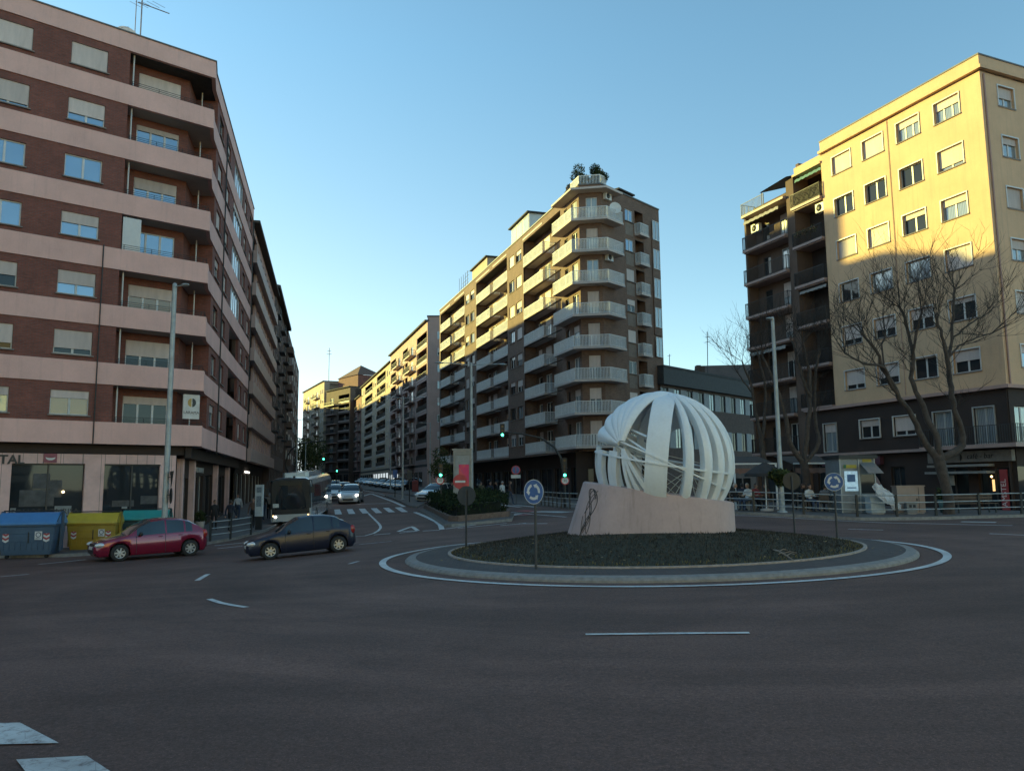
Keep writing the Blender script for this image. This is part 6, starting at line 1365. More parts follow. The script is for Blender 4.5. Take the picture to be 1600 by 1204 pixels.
def sign_plate(r, p, face, R, kind, name='sign_plate'):
    d = Vector((face[0], face[1], 0)).normalized(); fr = Frame((p.x, p.y, p.z), (-d.y, d.x)); mb = MB(); A = [2 * PI * k / 32 for k in range(32)]
    mb.grid([[fr.p(rr * math.cos(a), w, rr * math.sin(a)) for a in A] for rr, w in ((.001, -.02), (R, -.02), (R, .0), (R * .99, .004))], 4, False, True)
    if kind == 'round': disc(mb, fr, R * .95, R, .006, 0); disc(mb, fr, 0, R * .95, .006, 2)
    elif kind == 'noentry': disc(mb, fr, 0, R, .006, 1); mb.box(fr, -R * .72, R * .72, .008, .010, -R * .14, R * .14, 0)
    elif kind == 'limit': disc(mb, fr, R * .76, R, .006, 1); disc(mb, fr, 0, R * .76, .006, 0)
    elif kind == 'nopark': disc(mb, fr, R * .80, R, .006, 1); disc(mb, fr, 0, R * .80, .006, 2); mb.box(fr, -R * .08, R * .08, .008, .010, -R * .75, R * .75, 1)
    pl_ = part(name, mb, [SGW, SGR, SGB, SGK, SGBK], r)
    if kind == 'round':                      # three arrows chasing round
        m = MB()
        for k in range(3):
            a0 = PI / 2 + .35 + 2 * PI * k / 3; a1 = a0 + 1.25
            disc(m, fr, R * .44, R * .66, .010, 0, 0, 0, 10, a0, a1)
            t = [((R * .34, a1 - .02)), ((R * .76, a1 - .02)), ((R * .55, a1 + .52))]; m.face([fr.p(q * math.cos(a), .010, q * math.sin(a)) for q, a in (t[0], t[1], t[2])])
        part('arrows', m, SGW, pl_)
    if kind == 'limit': lettering(pl_, '30', fr, 0, .009, -R * .33, R * .95, SGK, .002, 'numerals', 'CENTER')
    return pl_
def sign(px_c, px_b, y, R, kind, label, face=None, group=None, h=None):
    c = at(*px_c, y); z0 = G(c.x, y); 
    if math.hypot(c.x - RC[0], y - RC[1]) < 5.9: z0 = MG(c.x, y)
    r = empty('traffic_sign', (c.x, y, z0), 0, label, 'traffic sign', group); f = face or (-c.x, -y); d = Vector((f[0], f[1], 0)).normalized()
    mb = MB(); b = c - d * .05; mb.tube([(b.x, b.y, z0 - .05), (b.x, b.y, c.z + R * .6)], .032, 10); part('pole', mb, plain('dark_post', (.05, .052, .056), .5, .3) if 'dark_post' not in MATS else MATS['dark_post'], r)
    sign_plate(r, c, f, R, kind); return r
gs = 'round signs on the roundabout'
sign((834, 768), None, 18.6, .285, 'round', 'blue roundabout sign with three white arrows, nearest on the left of the mound', (-.62, -.78), gs)
sign((1303, 752.5), None, 24.4, .275, 'round', 'blue roundabout sign with three white arrows on the right of the mound', (-.35, -.95), gs)
sign((729, 774), None, 25.6, .31, 'plain', 'back of a round sign on a dark pole in front of the hedge', (.3, .95), gs)
sign((1237, 751), None, 28.3, .30, 'plain', 'dark back of a round sign on a pole below the pale lamp post', (.2, .98), gs)
sign((719, 752), None, 44.5, .40, 'noentry', 'red no entry sign with a white bar in front of the poster panel')
sign((806, 734), None, 64, .36, 'nopark', 'dark red and blue no waiting sign with a white plate below it')
mb = MB(); q = at(806, 744, 63.9); mb.bx(q.x - .38, q.x + .38, 63.86, 63.9, q.z - .13, q.z + .13); r_ = [o for o in bpy.data.objects if o.get('label', '').startswith('dark red and blue')][0]; part('sub_plate', mb, SGW, r_)
sign((765, 694), None, 66, .01, 'plain', 'thin bare pole of a shop sign by the brown corner block') if False else None
def traffic_light(px_g, px_b, y, label, mast=None, limit=None):
    g = at(*px_g, y); b = at(*px_b, y); z0 = G(b.x, y) + .1; r = empty('traffic_light', (b.x, y, z0), 0, label, 'traffic light', 'traffic lights showing green')
    f = (-g.x, -y); mb = MB()
    if mast: top = at(*mast[-1], y); mb.tube([(b.x, y, z0)] + [at(*m, y) for m in mast], [.10] + [.09 - .05 * k / len(mast) for k in range(len(mast))], 10)
    else: mb.tube([(b.x, y, z0), (b.x, y, g.z + .6)], .055, 10)
    part('mast' if mast else 'pole', mb, DARKMET, r); d = Vector((f[0], f[1], 0)).normalized(); signal_head(r, g + d * .14 + Vector((0, 0, .28)), f)
    if mast and len(mast) > 4: signal_head(r, Vector((b.x, y, z0 + 2.7)) + d * .2, f)
    if limit: sign_plate(r, at(*limit, y) + d * .16, f, .27, 'limit')
    return r
traffic_light((785, 679.5), (883, 792), 52, 'mast arm traffic light over the street in front of the brown corner block', [(881, 745), (876, 715), (866, 698), (845, 684), (815, 677.5), (789, 675)])
traffic_light((882.5, 742), (883, 794), 51.4, 'green pedestrian side traffic light with a round 30 sign left of the sphere', None, (883, 750.5))
traffic_light((688.5, 742), (689, 792), 50.5, 'green traffic light with a round 30 sign above the hedge', None, (687.5, 750))
traffic_light((505.5, 717), (462, 790), 84, 'mast arm traffic light reaching over the street above the bus', [(446, 726), (449, 712), (455, 702), (466, 694), (485, 690.5), (508, 688)])
traffic_light((526.5, 735.5), (526, 757), 108, 'small green traffic light far up the street', None)
# poster panel
p0 = at(709, 790, 50); fr = Frame((p0.x, 50, 0), (1, .05)); z0 = G(p0.x, 50) + .1
r = empty('poster_panel', (p0.x + .5, 50, z0), 0, 'tall lit advertising panel with a red and orange poster behind the hedge', 'advertising panel')
mb = MB(); mb.box(fr, -.02, .10, -.16, .16, z0, 4.25); mb.box(fr, .98, 1.10, -.16, .16, z0, 4.25); mb.box(fr, .10, .98, -.16, .16, 3.95, 4.25); mb.box(fr, .10, .98, -.16, .16, z0 + .5, z0 + .9); mb.box(fr, -.1, 1.18, -.2, .2, 4.25, 4.33); part('frame', mb, plain('panel_frame', (.25, .235, .215), .5, .2), r)
def poster_mat():
    m, nt, bs = _new('poster_print'); v = coords(nt, 'Object', (1, 1, 1)); vo = nt.nodes.new('ShaderNodeTexVoronoi'); vo.inputs['Scale'].default_value = 7; nt.links.new(v, vo.inputs['Vector'])
    c = mix(nt, ramp(nt, noise(nt, v, 1.5, 4), [(.5, 0.), (.75, 1.)]), (.30, .015, .06), (.36, .09, .02)); c = mix(nt, ramp(nt, vo.outputs['Distance'], [(.1, .5), (.5, 0.)]), c, (.10, .02, .10))
    nt.links.new(c, bs.inputs['Base Color']); nt.links.new(c, bs.inputs['Emission Color']); bs.inputs['Emission Strength'].default_value = .12; return m
mb = MB(); mb.box(fr, .10, .98, -.14, .12, z0 + .9, 3.95); part('backing', mb, plain('panel_backing', (.30, .29, .27), .6), r); mb = MB(); mb.box(fr, .32, .95, .122, .13, z0 + 1.0, 3.35); part('poster', mb, poster_mat(), r)

# ------------------------------------------------------------------ railings along the kerbs
def guard_rail(pts, label, h=.95, gap=1.7, group='kerb railings', rails=(.32, .62, .93)):
    P = [Vector((x, y, 0)) for x, y in pts]; r = empty('guard_rail', (P[0].x, P[0].y, G(P[0].x, P[0].y) + .12), 0, label, 'railing', group)
    Q = []
    for a, b in zip(P[:-1], P[1:]):
        n = max(1, round((b - a).length / gap)); Q += [a.lerp(b, i / n) for i in range(n)]
    Q.append(P[-1])
    for q in Q: mb = MB(); z = G(q.x, q.y) + .12; mb.bx(q.x - .045, q.x + .045, q.y - .045, q.y + .045, z, z + h + .04); part('post', mb, DARKMET, r)
    for k in rails: mb = MB(); mb.tube([(q.x, q.y, G(q.x, q.y) + .12 + k) for q in Q], .024, 6); part('rail', mb, GREYMET, r)
    return r
guard_rail([(9.9, 38.9), (11.2, 37.4), (14.9, 34.85), (18.5, 35.2), (22.7, 35.9), (30, 37)], 'long three rail kerb railing in front of the terrace and yellow block', .93, 1.95)
q = [gp(*a, .13) for a in ((330, 846), (362, 842), (394, 835.5))]; guard_rail([(a.x - .15, a.y + .25) for a in q], 'short three rail kerb railing on the corner beside the bus', 1.0, 1.55)
q = [gp(*a, .13) for a in ((846, 789), (878, 794), (905, 796))]; guard_rail([(a.x, a.y + .3) for a in q], 'kerb railing on the far corner left of the sphere', .95, 1.5)

# ------------------------------------------------------------------ hedge bed on the island
_hp = px((662, 797), (700, 818), (716, 818.5), (796, 810.5), (797, 804), (758, 792), (694, 790))
poly = [(p.x, p.y) for p in _hp]; r = empty('hedge_bed', (sum(p[0] for p in poly) / 7, sum(p[1] for p in poly) / 7, G(*poly[2])), 0, 'low dark clipped hedge in a brick kerbed bed on the traffic island', 'hedge')
mb = MB(); po = poly; pi = inset(poly, .18); n = len(po)
for i in range(n):
    j = (i + 1) % n; a, b, c, d = po[i], po[j], pi[j], pi[i]; z = lambda p, h: (p[0], p[1], G(*p) + h)
    mb.face([z(a, 0), z(b, 0), z(b, .42), z(a, .42)]); mb.face([z(a, .42), z(b, .42), z(c, .42), z(d, .42)])
part('brick_kerb', mb, plain('kerb_brick', (.17, .115, .09), .9, var=.4, scale=7), r)
def hedge_leaves(poly, h, n, s, seed, mats=(0, 0, 1), top=.5):
    rnd = random.Random(seed); mb = MB(); xs = [p[0] for p in poly]; ys = [p[1] for p in poly]
    def ins(x, y):
        t = False
        for (x0, y0), (x1, y1) in zip(poly, poly[1:] + poly[:1]):
            if (y0 > y) != (y1 > y) and x < (x1 - x0) * (y - y0) / (y1 - y0) + x0: t = not t
        return t
    k = 0
    while k < n:
        x, y = rnd.uniform(min(xs), max(xs)), rnd.uniform(min(ys), max(ys))
        if not ins(x, y): continue
        hh = h * (.82 + .22 * math.sin(x * 2.1 + y) * math.sin(y * 1.7 - x)); z = G(x, y) + .3 + (hh * (1 - rnd.random() ** 2 * (1 - top)) if rnd.random() < .6 else hh * rnd.random()); k += 1
        a = Vector((rnd.gauss(0, 1), rnd.gauss(0, 1), rnd.gauss(0, 1))).normalized(); b = a.orthogonal().normalized(); t = s * rnd.uniform(.6, 1.4); p = Vector((x, y, z)); mb.face([p - a * t, p + b * t * .55, p + a * t, p - b * t * .55], rnd.choice(mats))
    return mb
part('foliage', hedge_leaves(inset(poly, .05), 1.12, 9000, .085, 4), [plain('hedge_leaf', (.016, .026, .012), .9, var=.5, scale=2, spec=.1), LEAF[0]], r)
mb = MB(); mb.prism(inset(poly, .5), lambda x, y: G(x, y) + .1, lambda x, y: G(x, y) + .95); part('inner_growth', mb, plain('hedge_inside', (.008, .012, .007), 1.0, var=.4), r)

# ------------------------------------------------------------------ trees: bare planes pruned to fans of twigs
BARK = plain('plane_bark', (.070, .052, .042), .9, var=.5, scale=5, bmp=.5)
TWIG = plain('twig_bark', (.042, .033, .028), .9, var=.3)
def tree(name, base, trunk, limbs, label, seed, twig_len=2.2, twig_r=.02, levels=3, dens=7):
    """trunk: list of (point, radius); limbs: lists of (point, radius); twigs sprout along and at the ends of the limbs"""
    rnd = random.Random(seed); r = empty(name, base, 0, label, 'tree'); mb = MB(); mb.tube([p for p, _ in trunk], [q for _, q in trunk], 12); part('trunk', mb, BARK, r)
    tw = MB()
    def sprout(p, d, ln, rad, lev):
        n = 4; pts = [p]; dd = d.copy()
        for i in range(n): dd = (dd + Vector((rnd.gauss(0, .12), rnd.gauss(0, .12), .07))).normalized(); pts.append(pts[-1] + dd * ln / n)
        tw.tube(pts, [rad * (1 - .75 * i / n) for i in range(n + 1)], 4 if lev else 5, 0, False)
        if lev > 0:
            for i in range(1, n + 1):
                for _ in range((2 if rnd.random() < .7 else 1) if lev > 1 else (1 if rnd.random() < .8 else 0)):
                    e = (dd + Vector((rnd.gauss(0, .62), rnd.gauss(0, .62), rnd.gauss(.22, .35)))).normalized(); sprout(pts[i], e, ln * rnd.uniform(.45, .68), rad * .58, lev - 1)
    for L in limbs:
        m = MB(); P = [Vector(p) for p, _ in L]; Rr = [q for _, q in L]
        # smooth the limb and give it knots
        Q, RQ = [], []
        for i in range(len(P) - 1):
            for t in range(4): f = t / 4; a = P[max(i - 1, 0)]; b, c = P[i], P[i + 1]; d = P[min(i + 2, len(P) - 1)]; Q.append(.5 * ((2 * b) + (c - a) * f + (2 * a - 5 * b + 4 * c - d) * f * f + (3 * b - a - 3 * c + d) * f ** 3) + Vector((rnd.gauss(0, .03), rnd.gauss(0, .03), 0))); RQ.append((Rr[i] + (Rr[i + 1] - Rr[i]) * f) * rnd.uniform(.92, 1.12))
        Q.append(P[-1]); RQ.append(Rr[-1]); m.tube(Q, RQ, 9); part('limb', m, BARK, r)
        for i in range(len(Q)):
            f = i / (len(Q) - 1)
            if f < .38: continue
            for _ in range(dens if f > .93 else (1 if rnd.random() < .8 else 0)):
                d = (Q[i] - Q[max(i - 2, 0)]).normalized(); e = (d * (.7 if f > .93 else .25) + Vector((rnd.gauss(0, .62), rnd.gauss(0, .62), rnd.gauss(.55, .3)))).normalized(); sprout(Q[i], e, twig_len * rnd.uniform(.6, 1.1) * (1 if f > .7 else .75), twig_r * rnd.uniform(.8, 1.2), levels - 1)
    part('twigs', tw, TWIG, r); return r
def A(x, y, d): return at(x, y, d)
YT = 36.6; b = A(1483, 808, YT); b.z = G(b.x, YT) + .1
tree('plane_tree', b, [(b, .26), (A(1483, 785, YT), .235), (A(1477, 755, YT), .22), (A(1468, 722, YT), .25), (A(1464, 712, YT), .22)],
     [[(A(1468, 722, YT), .17), (A(1445, 690, YT), .15), (A(1428, 655, YT - .2), .13), (A(1405, 622, YT - .5), .105), (A(1384, 585, YT - .8), .09), (A(1368, 548, YT - 1), .07), (A(1345, 520, YT - 1.2), .05)],
      [(A(1405, 622, YT - .5), .08), (A(1382, 575, YT - 1), .06), (A(1350, 568, YT - 1.5), .05), (A(1320, 552, YT - 1.9), .035)],
      [(A(1470, 718, YT), .16), (A(1462, 680, YT), .15), (A(1443, 635, YT + .3), .12), (A(1424, 590, YT + .5), .10), (A(1428, 560, YT + .5), .085), (A(1415, 505, YT + .6), .065), (A(1405, 478, YT + .6), .05)],
      [(A(1426, 562, YT + .5), .065), (A(1432, 520, YT + .1), .055), (A(1440, 488, YT), .045)],
      [(A(1470, 715, YT), .17), (A(1500, 700, YT + .2), .16), (A(1503, 675, YT + .2), .14), (A(1492, 640, YT), .12), (A(1486, 595, YT), .11), (A(1480, 562, YT), .095), (A(1472, 525, YT - .2), .07), (A(1462, 495, YT - .3), .05)],
      [(A(1481, 566, YT), .075), (A(1487, 520, YT + .4), .065), (A(1490, 470, YT + .6), .055), (A(1491, 450, YT + .6), .045)],
      [(A(1482, 558, YT), .05), (A(1500, 540, YT + .2), .04), (A(1520, 530, YT + .2), .03), (A(1550, 520, YT), .02)],
      [(A(1487, 530, YT + .3), .05), (A(1510, 510, YT + .2), .035), (A(1535, 495, YT + .2), .025)],
      [(A(1395, 600, YT - .7), .05), (A(1380, 560, YT - .2), .045), (A(1383, 520, YT), .04)]],
     'big bare plane tree with three forking limbs in front of the yellow block', 5, 2.2, .019, 3, 4)
YT = 40.5; b = A(1262, 802, YT); b.z = G(b.x, YT) + .1
tree('plane_tree', b, [(b, .22), (A(1262, 770, YT), .2), (A(1258, 735, YT), .22), (A(1256, 722, YT), .18)],
     [[(A(1256, 725, YT), .15), (A(1236, 695, YT), .12), (A(1228, 655, YT), .10), (A(1215, 610, YT), .08), (A(1200, 575, YT), .055), (A(1190, 545, YT), .04)],
      [(A(1257, 722, YT), .13), (A(1262, 670, YT), .12), (A(1266, 610, YT), .10), (A(1262, 570, YT), .08), (A(1255, 530, YT), .055)],
      [(A(1266, 620, YT), .08), (A(1254, 590, YT - .3), .07), (A(1245, 555, YT - .4), .055), (A(1236, 525, YT - .4), .04)],
      [(A(1258, 722, YT), .12), (A(1280, 690, YT), .10), (A(1272, 640, YT + .2), .08), (A(1275, 580, YT + .3), .06), (A(1280, 545, YT + .3), .04)]],
     'shaded bare plane tree in front of the iron balcony block', 9, 1.8, .017, 3, 3)
YT = 46.5; b = A(1196, 800, YT); b.z = G(b.x, YT) + .1
tree('plane_tree', b, [(b, .2), (A(1196, 740, YT), .17), (A(1190, 690, YT), .15)],
     [[(A(1190, 690, YT), .12), (A(1180, 640, YT), .09), (A(1172, 600, YT), .07), (A(1160, 565, YT), .045)], [(A(1190, 690, YT), .11), (A(1196, 630, YT), .08), (A(1192, 580, YT), .06), (A(1182, 545, YT), .04)], [(A(1176, 615, YT), .05), (A(1158, 590, YT), .04), (A(1146, 570, YT), .025)]],
     'small bare tree whose twigs show left of the iron balcony block', 13, 1.9, .016, 3, 3)
# dark street trees far down the left side
def leafy(p, h, w, label, seed, bare=False):
    rnd = random.Random(seed); r = empty('street_tree', p, 0, label, 'tree', 'dark trees at the far end of the street'); mb = MB(); mb.tube([p, p + Vector((0, 0, h * .45)), p + Vector((.2, 0, h * .7))], [.22, .16, .08], 7); part('trunk', mb, BARK, r); mb = MB()
    for k in range(9): c = p + Vector((rnd.gauss(0, w * .3), rnd.gauss(0, w * .3), h * rnd.uniform(.4, .95))); leafball(rnd, mb, c, w * .42, 160, .22, (0, 0, 1))
    part('crown', mb, LEAF, r)
for k, (x, d, h, w) in enumerate(((468, 150, 9, 5), (474, 175, 10, 6), (481, 205, 11, 6))):
    p = at(x, 740, d); p.z = G(p.x, d); leafy(p, h, w, ('dark street tree, nearest beyond the left lamps', 'dark street tree, middle one at the far end of the left pavement', 'dark street tree, farthest at the street end')[k], k + 40)
# ------------------------------------------------------------------ people
SKIN = plain('skin', (.36, .21, .15), .6, var=.1)
HAIR = {k: plain(k + '_hair', c, .7, var=.3, scale=20) for k, c in (('dark', (.02, .014, .011)), ('brown', (.07, .04, .025)), ('grey', (.32, .31, .30)))}
CLOTH = {k: plain(k + '_cloth', c, .9, var=.25, scale=8) for k, c in (('black', (.018, .018, .020)), ('navy', (.022, .028, .05)), ('brown', (.10, .055, .04)), ('white', (.58, .58, .57)), ('grey', (.14, .14, .15)), ('beige', (.36, .29, .23)), ('blue', (.10, .15, .23)), ('red', (.25, .04, .04)), ('jeans', (.045, .065, .11)), ('olive', (.07, .07, .045)))}
def skeleton(pose):
    """joint -> (x, y, z, radius, clothing); the figure faces -y, 1.72 m tall"""
    J = {'pelvis': (0, 0, .96, .145, 1), 'waist': (0, 0, 1.10, .125, 0), 'chest': (0, .01, 1.30, .150, 0), 'neck': (0, .015, 1.47, .060, 0), 'nape': (0, .0, 1.54, .055, 3)}
    E = [('pelvis', 'waist'), ('waist', 'chest'), ('chest', 'neck'), ('neck', 'nape')]
    for s, q in ((-1, 'l'), (1, 'r')):
        st = (.16 if pose == 'walk' else .02) * s
        if pose == 'sit':
            J.update({'pelvis': (0, 0, .50, .15, 1), 'waist': (0, .03, .64, .13, 0), 'chest': (0, .02, .86, .155, 0), 'neck': (0, .0, 1.03, .062, 0), 'nape': (0, -.02, 1.10, .055, 3)})
            J.update({'hip' + q: (.10 * s, -.06, .49, .10, 1), 'knee' + q: (.13 * s, -.44, .50, .068, 1), 'ankle' + q: (.13 * s, -.42, .09, .046, 1), 'toe' + q: (.14 * s, -.58, .035, .035, 2),
                      'sh' + q: (.185 * s, .02, .96, .068, 0), 'elb' + q: (.25 * s, -.06, .70, .050, 0), 'wr' + q: (.17 * s, -.30, .74, .034, 0), 'palm' + q: (.15 * s, -.38, .745, .034, 3)})
        else:
            kz = .03 if pose == 'walk' and s > 0 else 0
            J.update({'hip' + q: (.095 * s, -st * .2, .90, .098, 1), 'knee' + q: (.10 * s, -st * .95 - .01, .50, .068, 1), 'ankle' + q: (.10 * s, -st * 1.7 + (.06 if kz else 0), .09 + kz, .045, 1), 'toe' + q: (.115 * s, -st * 1.7 - .13, .035 + kz * .3, .036, 2),
                      'sh' + q: (.19 * s, .015, 1.40, .066, 0), 'elb' + q: (.245 * s, .03 + st * .5, 1.12, .050, 0), 'wr' + q: (.255 * s, -.04 + st * .9, .89, .034, 0), 'palm' + q: (.258 * s, -.055 + st * 1.0, .80, .034, 3)})
        E += [('pelvis', 'hip' + q), ('hip' + q, 'knee' + q), ('knee' + q, 'ankle' + q), ('ankle' + q, 'toe' + q), ('chest', 'sh' + q), ('sh' + q, 'elb' + q), ('elb' + q, 'wr' + q), ('wr' + q, 'palm' + q)]
    return J, E
def body_mesh(pose):
    J, E = skeleton(pose); names = list(J); me = bpy.data.meshes.new('skel'); me.from_pydata([J[n][:3] for n in names], [(names.index(a), names.index(b)) for a, b in E], [])
    o = bpy.data.objects.new('skel', me); COL.objects.link(o); md = o.modifiers.new('skin', 'SKIN'); md.use_smooth_shade = True
    for i, n in enumerate(names):
        sv_ = me.skin_vertices[0].data[i]; r = J[n][3]; k = {'chest': (1.22, .78), 'waist': (1.15, .82), 'pelvis': (1.18, .9)}.get(n, (1, 1)); sv_.radius = (r * k[0], r * k[1]); sv_.use_root = n == 'pelvis'
    sd = o.modifiers.new('sub', 'SUBSURF'); sd.levels = 1; sd.render_levels = 1
    bpy.context.view_layer.update(); ev = o.evaluated_get(bpy.context.evaluated_depsgraph_get()); m2 = bpy.data.meshes.new_from_object(ev)
    mb = MB(); mb.v = [tuple(v.co) for v in m2.vertices]; P = np.array([J[n][:3] for n in names]); rr = np.array([J[n][3] for n in names])
    for p in m2.polygons:
        c = np.array(p.center); k = int(np.argmin(np.linalg.norm(P - c, axis=1) - rr)); mb.f.append(tuple(p.vertices)); mb.m.append(J[names[k]][4]); mb.uv.append(None); mb.sm.append(True)
    bpy.data.objects.remove(o)
    n = Vector(J['nape'][:3]); h = n + Vector((0, -.025, .105))
    mb.ball(h, .098, 3, 14, 10, .80, .98, 1.20)                                     # head, then nose, ears, eyes, mouth
    mb.ball(h + Vector((0, -.098, -.012)), .017, 3, 8, 6, .8, 1.1, 1.3); mb.ball(h + Vector((0, -.055, -.085)), .045, 3, 8, 6, .9, .9, .7)
    for s in (-1, 1): mb.ball(h + Vector((.079 * s, .01, -.005)), .022, 3, 8, 6, .4, .8, 1.3); mb.ball(h + Vector((.032 * s, -.083, .018)), .011, 4, 8, 6)
    mb.ball(h + Vector((0, -.086, -.055)), .018, 5, 8, 4, 1.2, .4, .35)
    for s, q in ((-1, 'l'), (1, 'r')):                                              # hands: five separate curled fingers
        w, p = Vector(J['wr' + q][:3]), Vector(J['palm' + q][:3]); d = (p - w).normalized(); side = Vector((0, 1, 0)) if abs(d.z) > .6 else Vector((s, 0, 0)); cur = Vector((-s, 0, 0)) if abs(d.z) > .6 else Vector((0, 0, -1))
        for k, ln in enumerate((.062, .070, .066, .052)):
            a = p + side * (.024 - .016 * k); mb.tube([a, a + d * ln * .55 + cur * .006, a + d * ln * .95 + cur * .026], [.0095, .0088, .007], 6, 3)
        a = p - d * .035 + side * .03; mb.tube([a, a + side * .022 + d * .03 + cur * .01, a + side * .018 + d * .058 + cur * .02], [.011, .010, .008], 6, 3)
    hr = MB(); hr.grid([[h + Vector((.085 * math.sin(t) * math.cos(f), .012 + .106 * math.sin(t) * math.sin(f), .126 * math.cos(t) + .002)) for f in [2 * PI * k / 16 for k in range(16)]] for t in (.01, .4, .8, 1.15, 1.42)], 0, True, True, flip=False)
    hr.grid([[h + Vector((.086 * math.cos(f), .012 + .107 * math.sin(f), z)) for f in [.12 + (PI - .24) * k / 10 for k in range(11)]] for z in (.03, -.03, -.075)], 0, True)
    return mb, hr
EYE_M, LIP_M = plain('eye_dark', (.02, .015, .012), .3), plain('lips', (.25, .10, .09), .5)
_bm = {}
for pz in ('stand', 'walk', 'sit'):
    a, h = body_mesh(pz); _bm[pz] = (a.mesh('person', [CLOTH['black'], CLOTH['jeans'], BLACK, SKIN, EYE_M, LIP_M]), h.mesh('hair', HAIR['dark']))
def person(pose, p, face, label, top, bottom, hair='dark', group=None, sc=1.0, z=None):
    o = bpy.data.objects.new('person', _bm[pose][0]); COL.objects.link(o); o.location = (p[0], p[1], (G(p[0], p[1]) + .13) if z is None else z); o.rotation_euler = (0, 0, face); o.scale = (sc, sc, sc)
    for i, m in ((0, CLOTH[top]), (1, CLOTH[bottom])): o.material_slots[i].link = 'OBJECT'; o.material_slots[i].material = m
    h = kid('hair', _bm[pose][1], o); h.material_slots[0].link = 'OBJECT'; h.material_slots[0].material = HAIR[hair]
    return tag(o, label, 'person', group)
gl_, gr_, gc_ = 'people on the left pavement', 'people on the terrace', 'people on the far corner'
def on(px_, py_): q = gp(px_, py_, .13); return q
for px_, py_, pose, face, top, bt, hr, lb in ((334, 828, 'stand', .6, 'black', 'black', 'dark', 'person in black standing by the shop door left of the railing'), (359, 829, 'walk', PI - .3, 'navy', 'black', 'dark', 'person in a dark coat walking away behind the corner railing'), (371, 812, 'walk', .2, 'white', 'jeans', 'brown', 'person in a white jacket outside the restaurant'),
        (395, 824, 'walk', .1, 'brown', 'black', 'brown', 'person in a brown coat beside the white bus stop totem'), (411, 812, 'walk', PI, 'black', 'jeans', 'dark', 'person in black just right of the white bus stop totem'), (420, 811, 'walk', PI + .2, 'beige', 'black', 'grey', 'person in a beige coat walking away near the bus'), (428, 804, 'stand', .3, 'grey', 'jeans', 'dark', 'person in grey nearest the bus on the left pavement')):
    person(pose, on(px_, py_), face, lb, top, bt, hr, gl_)
for x, d, pose, face, top, bt, hr, lb in ((766, 60, 'stand', .3, 'navy', 'jeans', 'dark', 'person in navy, leftmost of the group on the far corner'), (776, 59, 'walk', -PI / 2, 'black', 'black', 'dark', 'person in black walking on the far corner, second from the left'), (785, 60.5, 'stand', .8, 'white', 'grey', 'grey', 'person in a white top in the group on the far corner'), (797, 59, 'walk', PI / 2, 'brown', 'jeans', 'brown', 'person in brown, rightmost of the group on the far corner'), (752, 64, 'stand', 0, 'olive', 'black', 'dark', 'person in an olive jacket outside the dark shop right of the poster panel'), (706, 66, 'stand', .4, 'black', 'jeans', 'dark', 'person in black left of the poster panel')):
    q = at(x, 770, d); person(pose, (q.x, d), face, lb, top, bt, hr, gc_)
# terrace: tables, chairs, people sitting
CHAIRM = plain('chair_aluminium', (.30, .29, .28), .4, .6, .2); WICK = plain('wicker', (.10, .07, .05), .8, var=.3, scale=12)
def cafe_chair():
    r = empty('cafe_chair'); mb = MB(); mb.bx(-.22, .22, -.22, .22, .43, .46); part('seat', mb, WICK, r); mb = MB(); mb.grid([[(x, .21 + .03 * math.cos(x * 4), z) for x in (-.22, -.11, 0, .11, .22)] for z in (.55, .7, .88)], 0); mb.bx(-.22, .22, .225, .245, .55, .88); part('backrest', mb, WICK, r)
    for sx in (-1, 1):
        for y, zt in ((-.2, .44), (.22, .9)): mb = MB(); mb.tube([(sx * .21, y, 0), (sx * .21, y, zt)], .014, 6); part('leg', mb, CHAIRM, r)
    return r
def cafe_table():
    r = empty('cafe_table'); mb = MB(); mb.lathe([(.0, .70), (.36, .70), (.37, .72), (.36, .735), (0, .735)], (0, 0, 0), 24); part('tabletop', mb, CHAIRM, r); mb = MB(); mb.tube([(0, 0, .03), (0, 0, .71)], .03, 8); part('column', mb, CHAIRM, r); mb = MB(); mb.lathe([(.24, 0), (.24, .02), (.03, .05)], (0, 0, 0), 16); part('base', mb, CHAIRM, r); return r
ch0, tb0 = cafe_chair(), cafe_table(); first = [True, True]
seats = [(1148, 39.4, 1.2, 'black', 'jeans', 'grey', 'seated person in black at the left end of the terrace'), (1160, 40.6, 2.9, 'navy', 'black', 'dark', 'seated person in navy, second from the left end of the terrace'), (1169, 39.2, -1.0, 'white', 'jeans', 'grey', 'seated grey haired person in a white top left of the dark parasol'),
         (1181, 40.2, .4, 'red', 'jeans', 'brown', 'seated person in red under the dark parasol'), (1198, 39.5, -1.3, 'brown', 'black', 'dark', 'seated person in brown just left of the pale lamp post'), (1254, 40.4, 1.1, 'black', 'black', 'brown', 'seated person in black left of the one in a white shirt'), (1265, 39.2, .3, 'white', 'jeans', 'dark', 'seated person in a white shirt right of the pale lamp post'), (1289, 39.0, 2.6, 'grey', 'jeans', 'dark', 'seated person in grey left of the kiosk')]
plc = ('at the left end of the terrace', 'second from the left end of the terrace', 'left of the dark parasol', 'under the dark parasol', 'beside the pale lamp post', 'left of the person in a white shirt', 'under the person in a white shirt', 'left of the kiosk')
for i, (x, d, f, top, bt, hr, lb) in enumerate(seats):
    q = at(x, 780, d); person('sit', (q.x, d), f, lb, top, bt, hr, gr_)
    c = ch0 if i == 0 else copy_tree(ch0); c.location = (q.x, d, G(q.x, d) + .13); c.rotation_euler = (0, 0, f); tag(c, 'dark wicker cafe chair ' + plc[i], 'chair', 'terrace chairs')
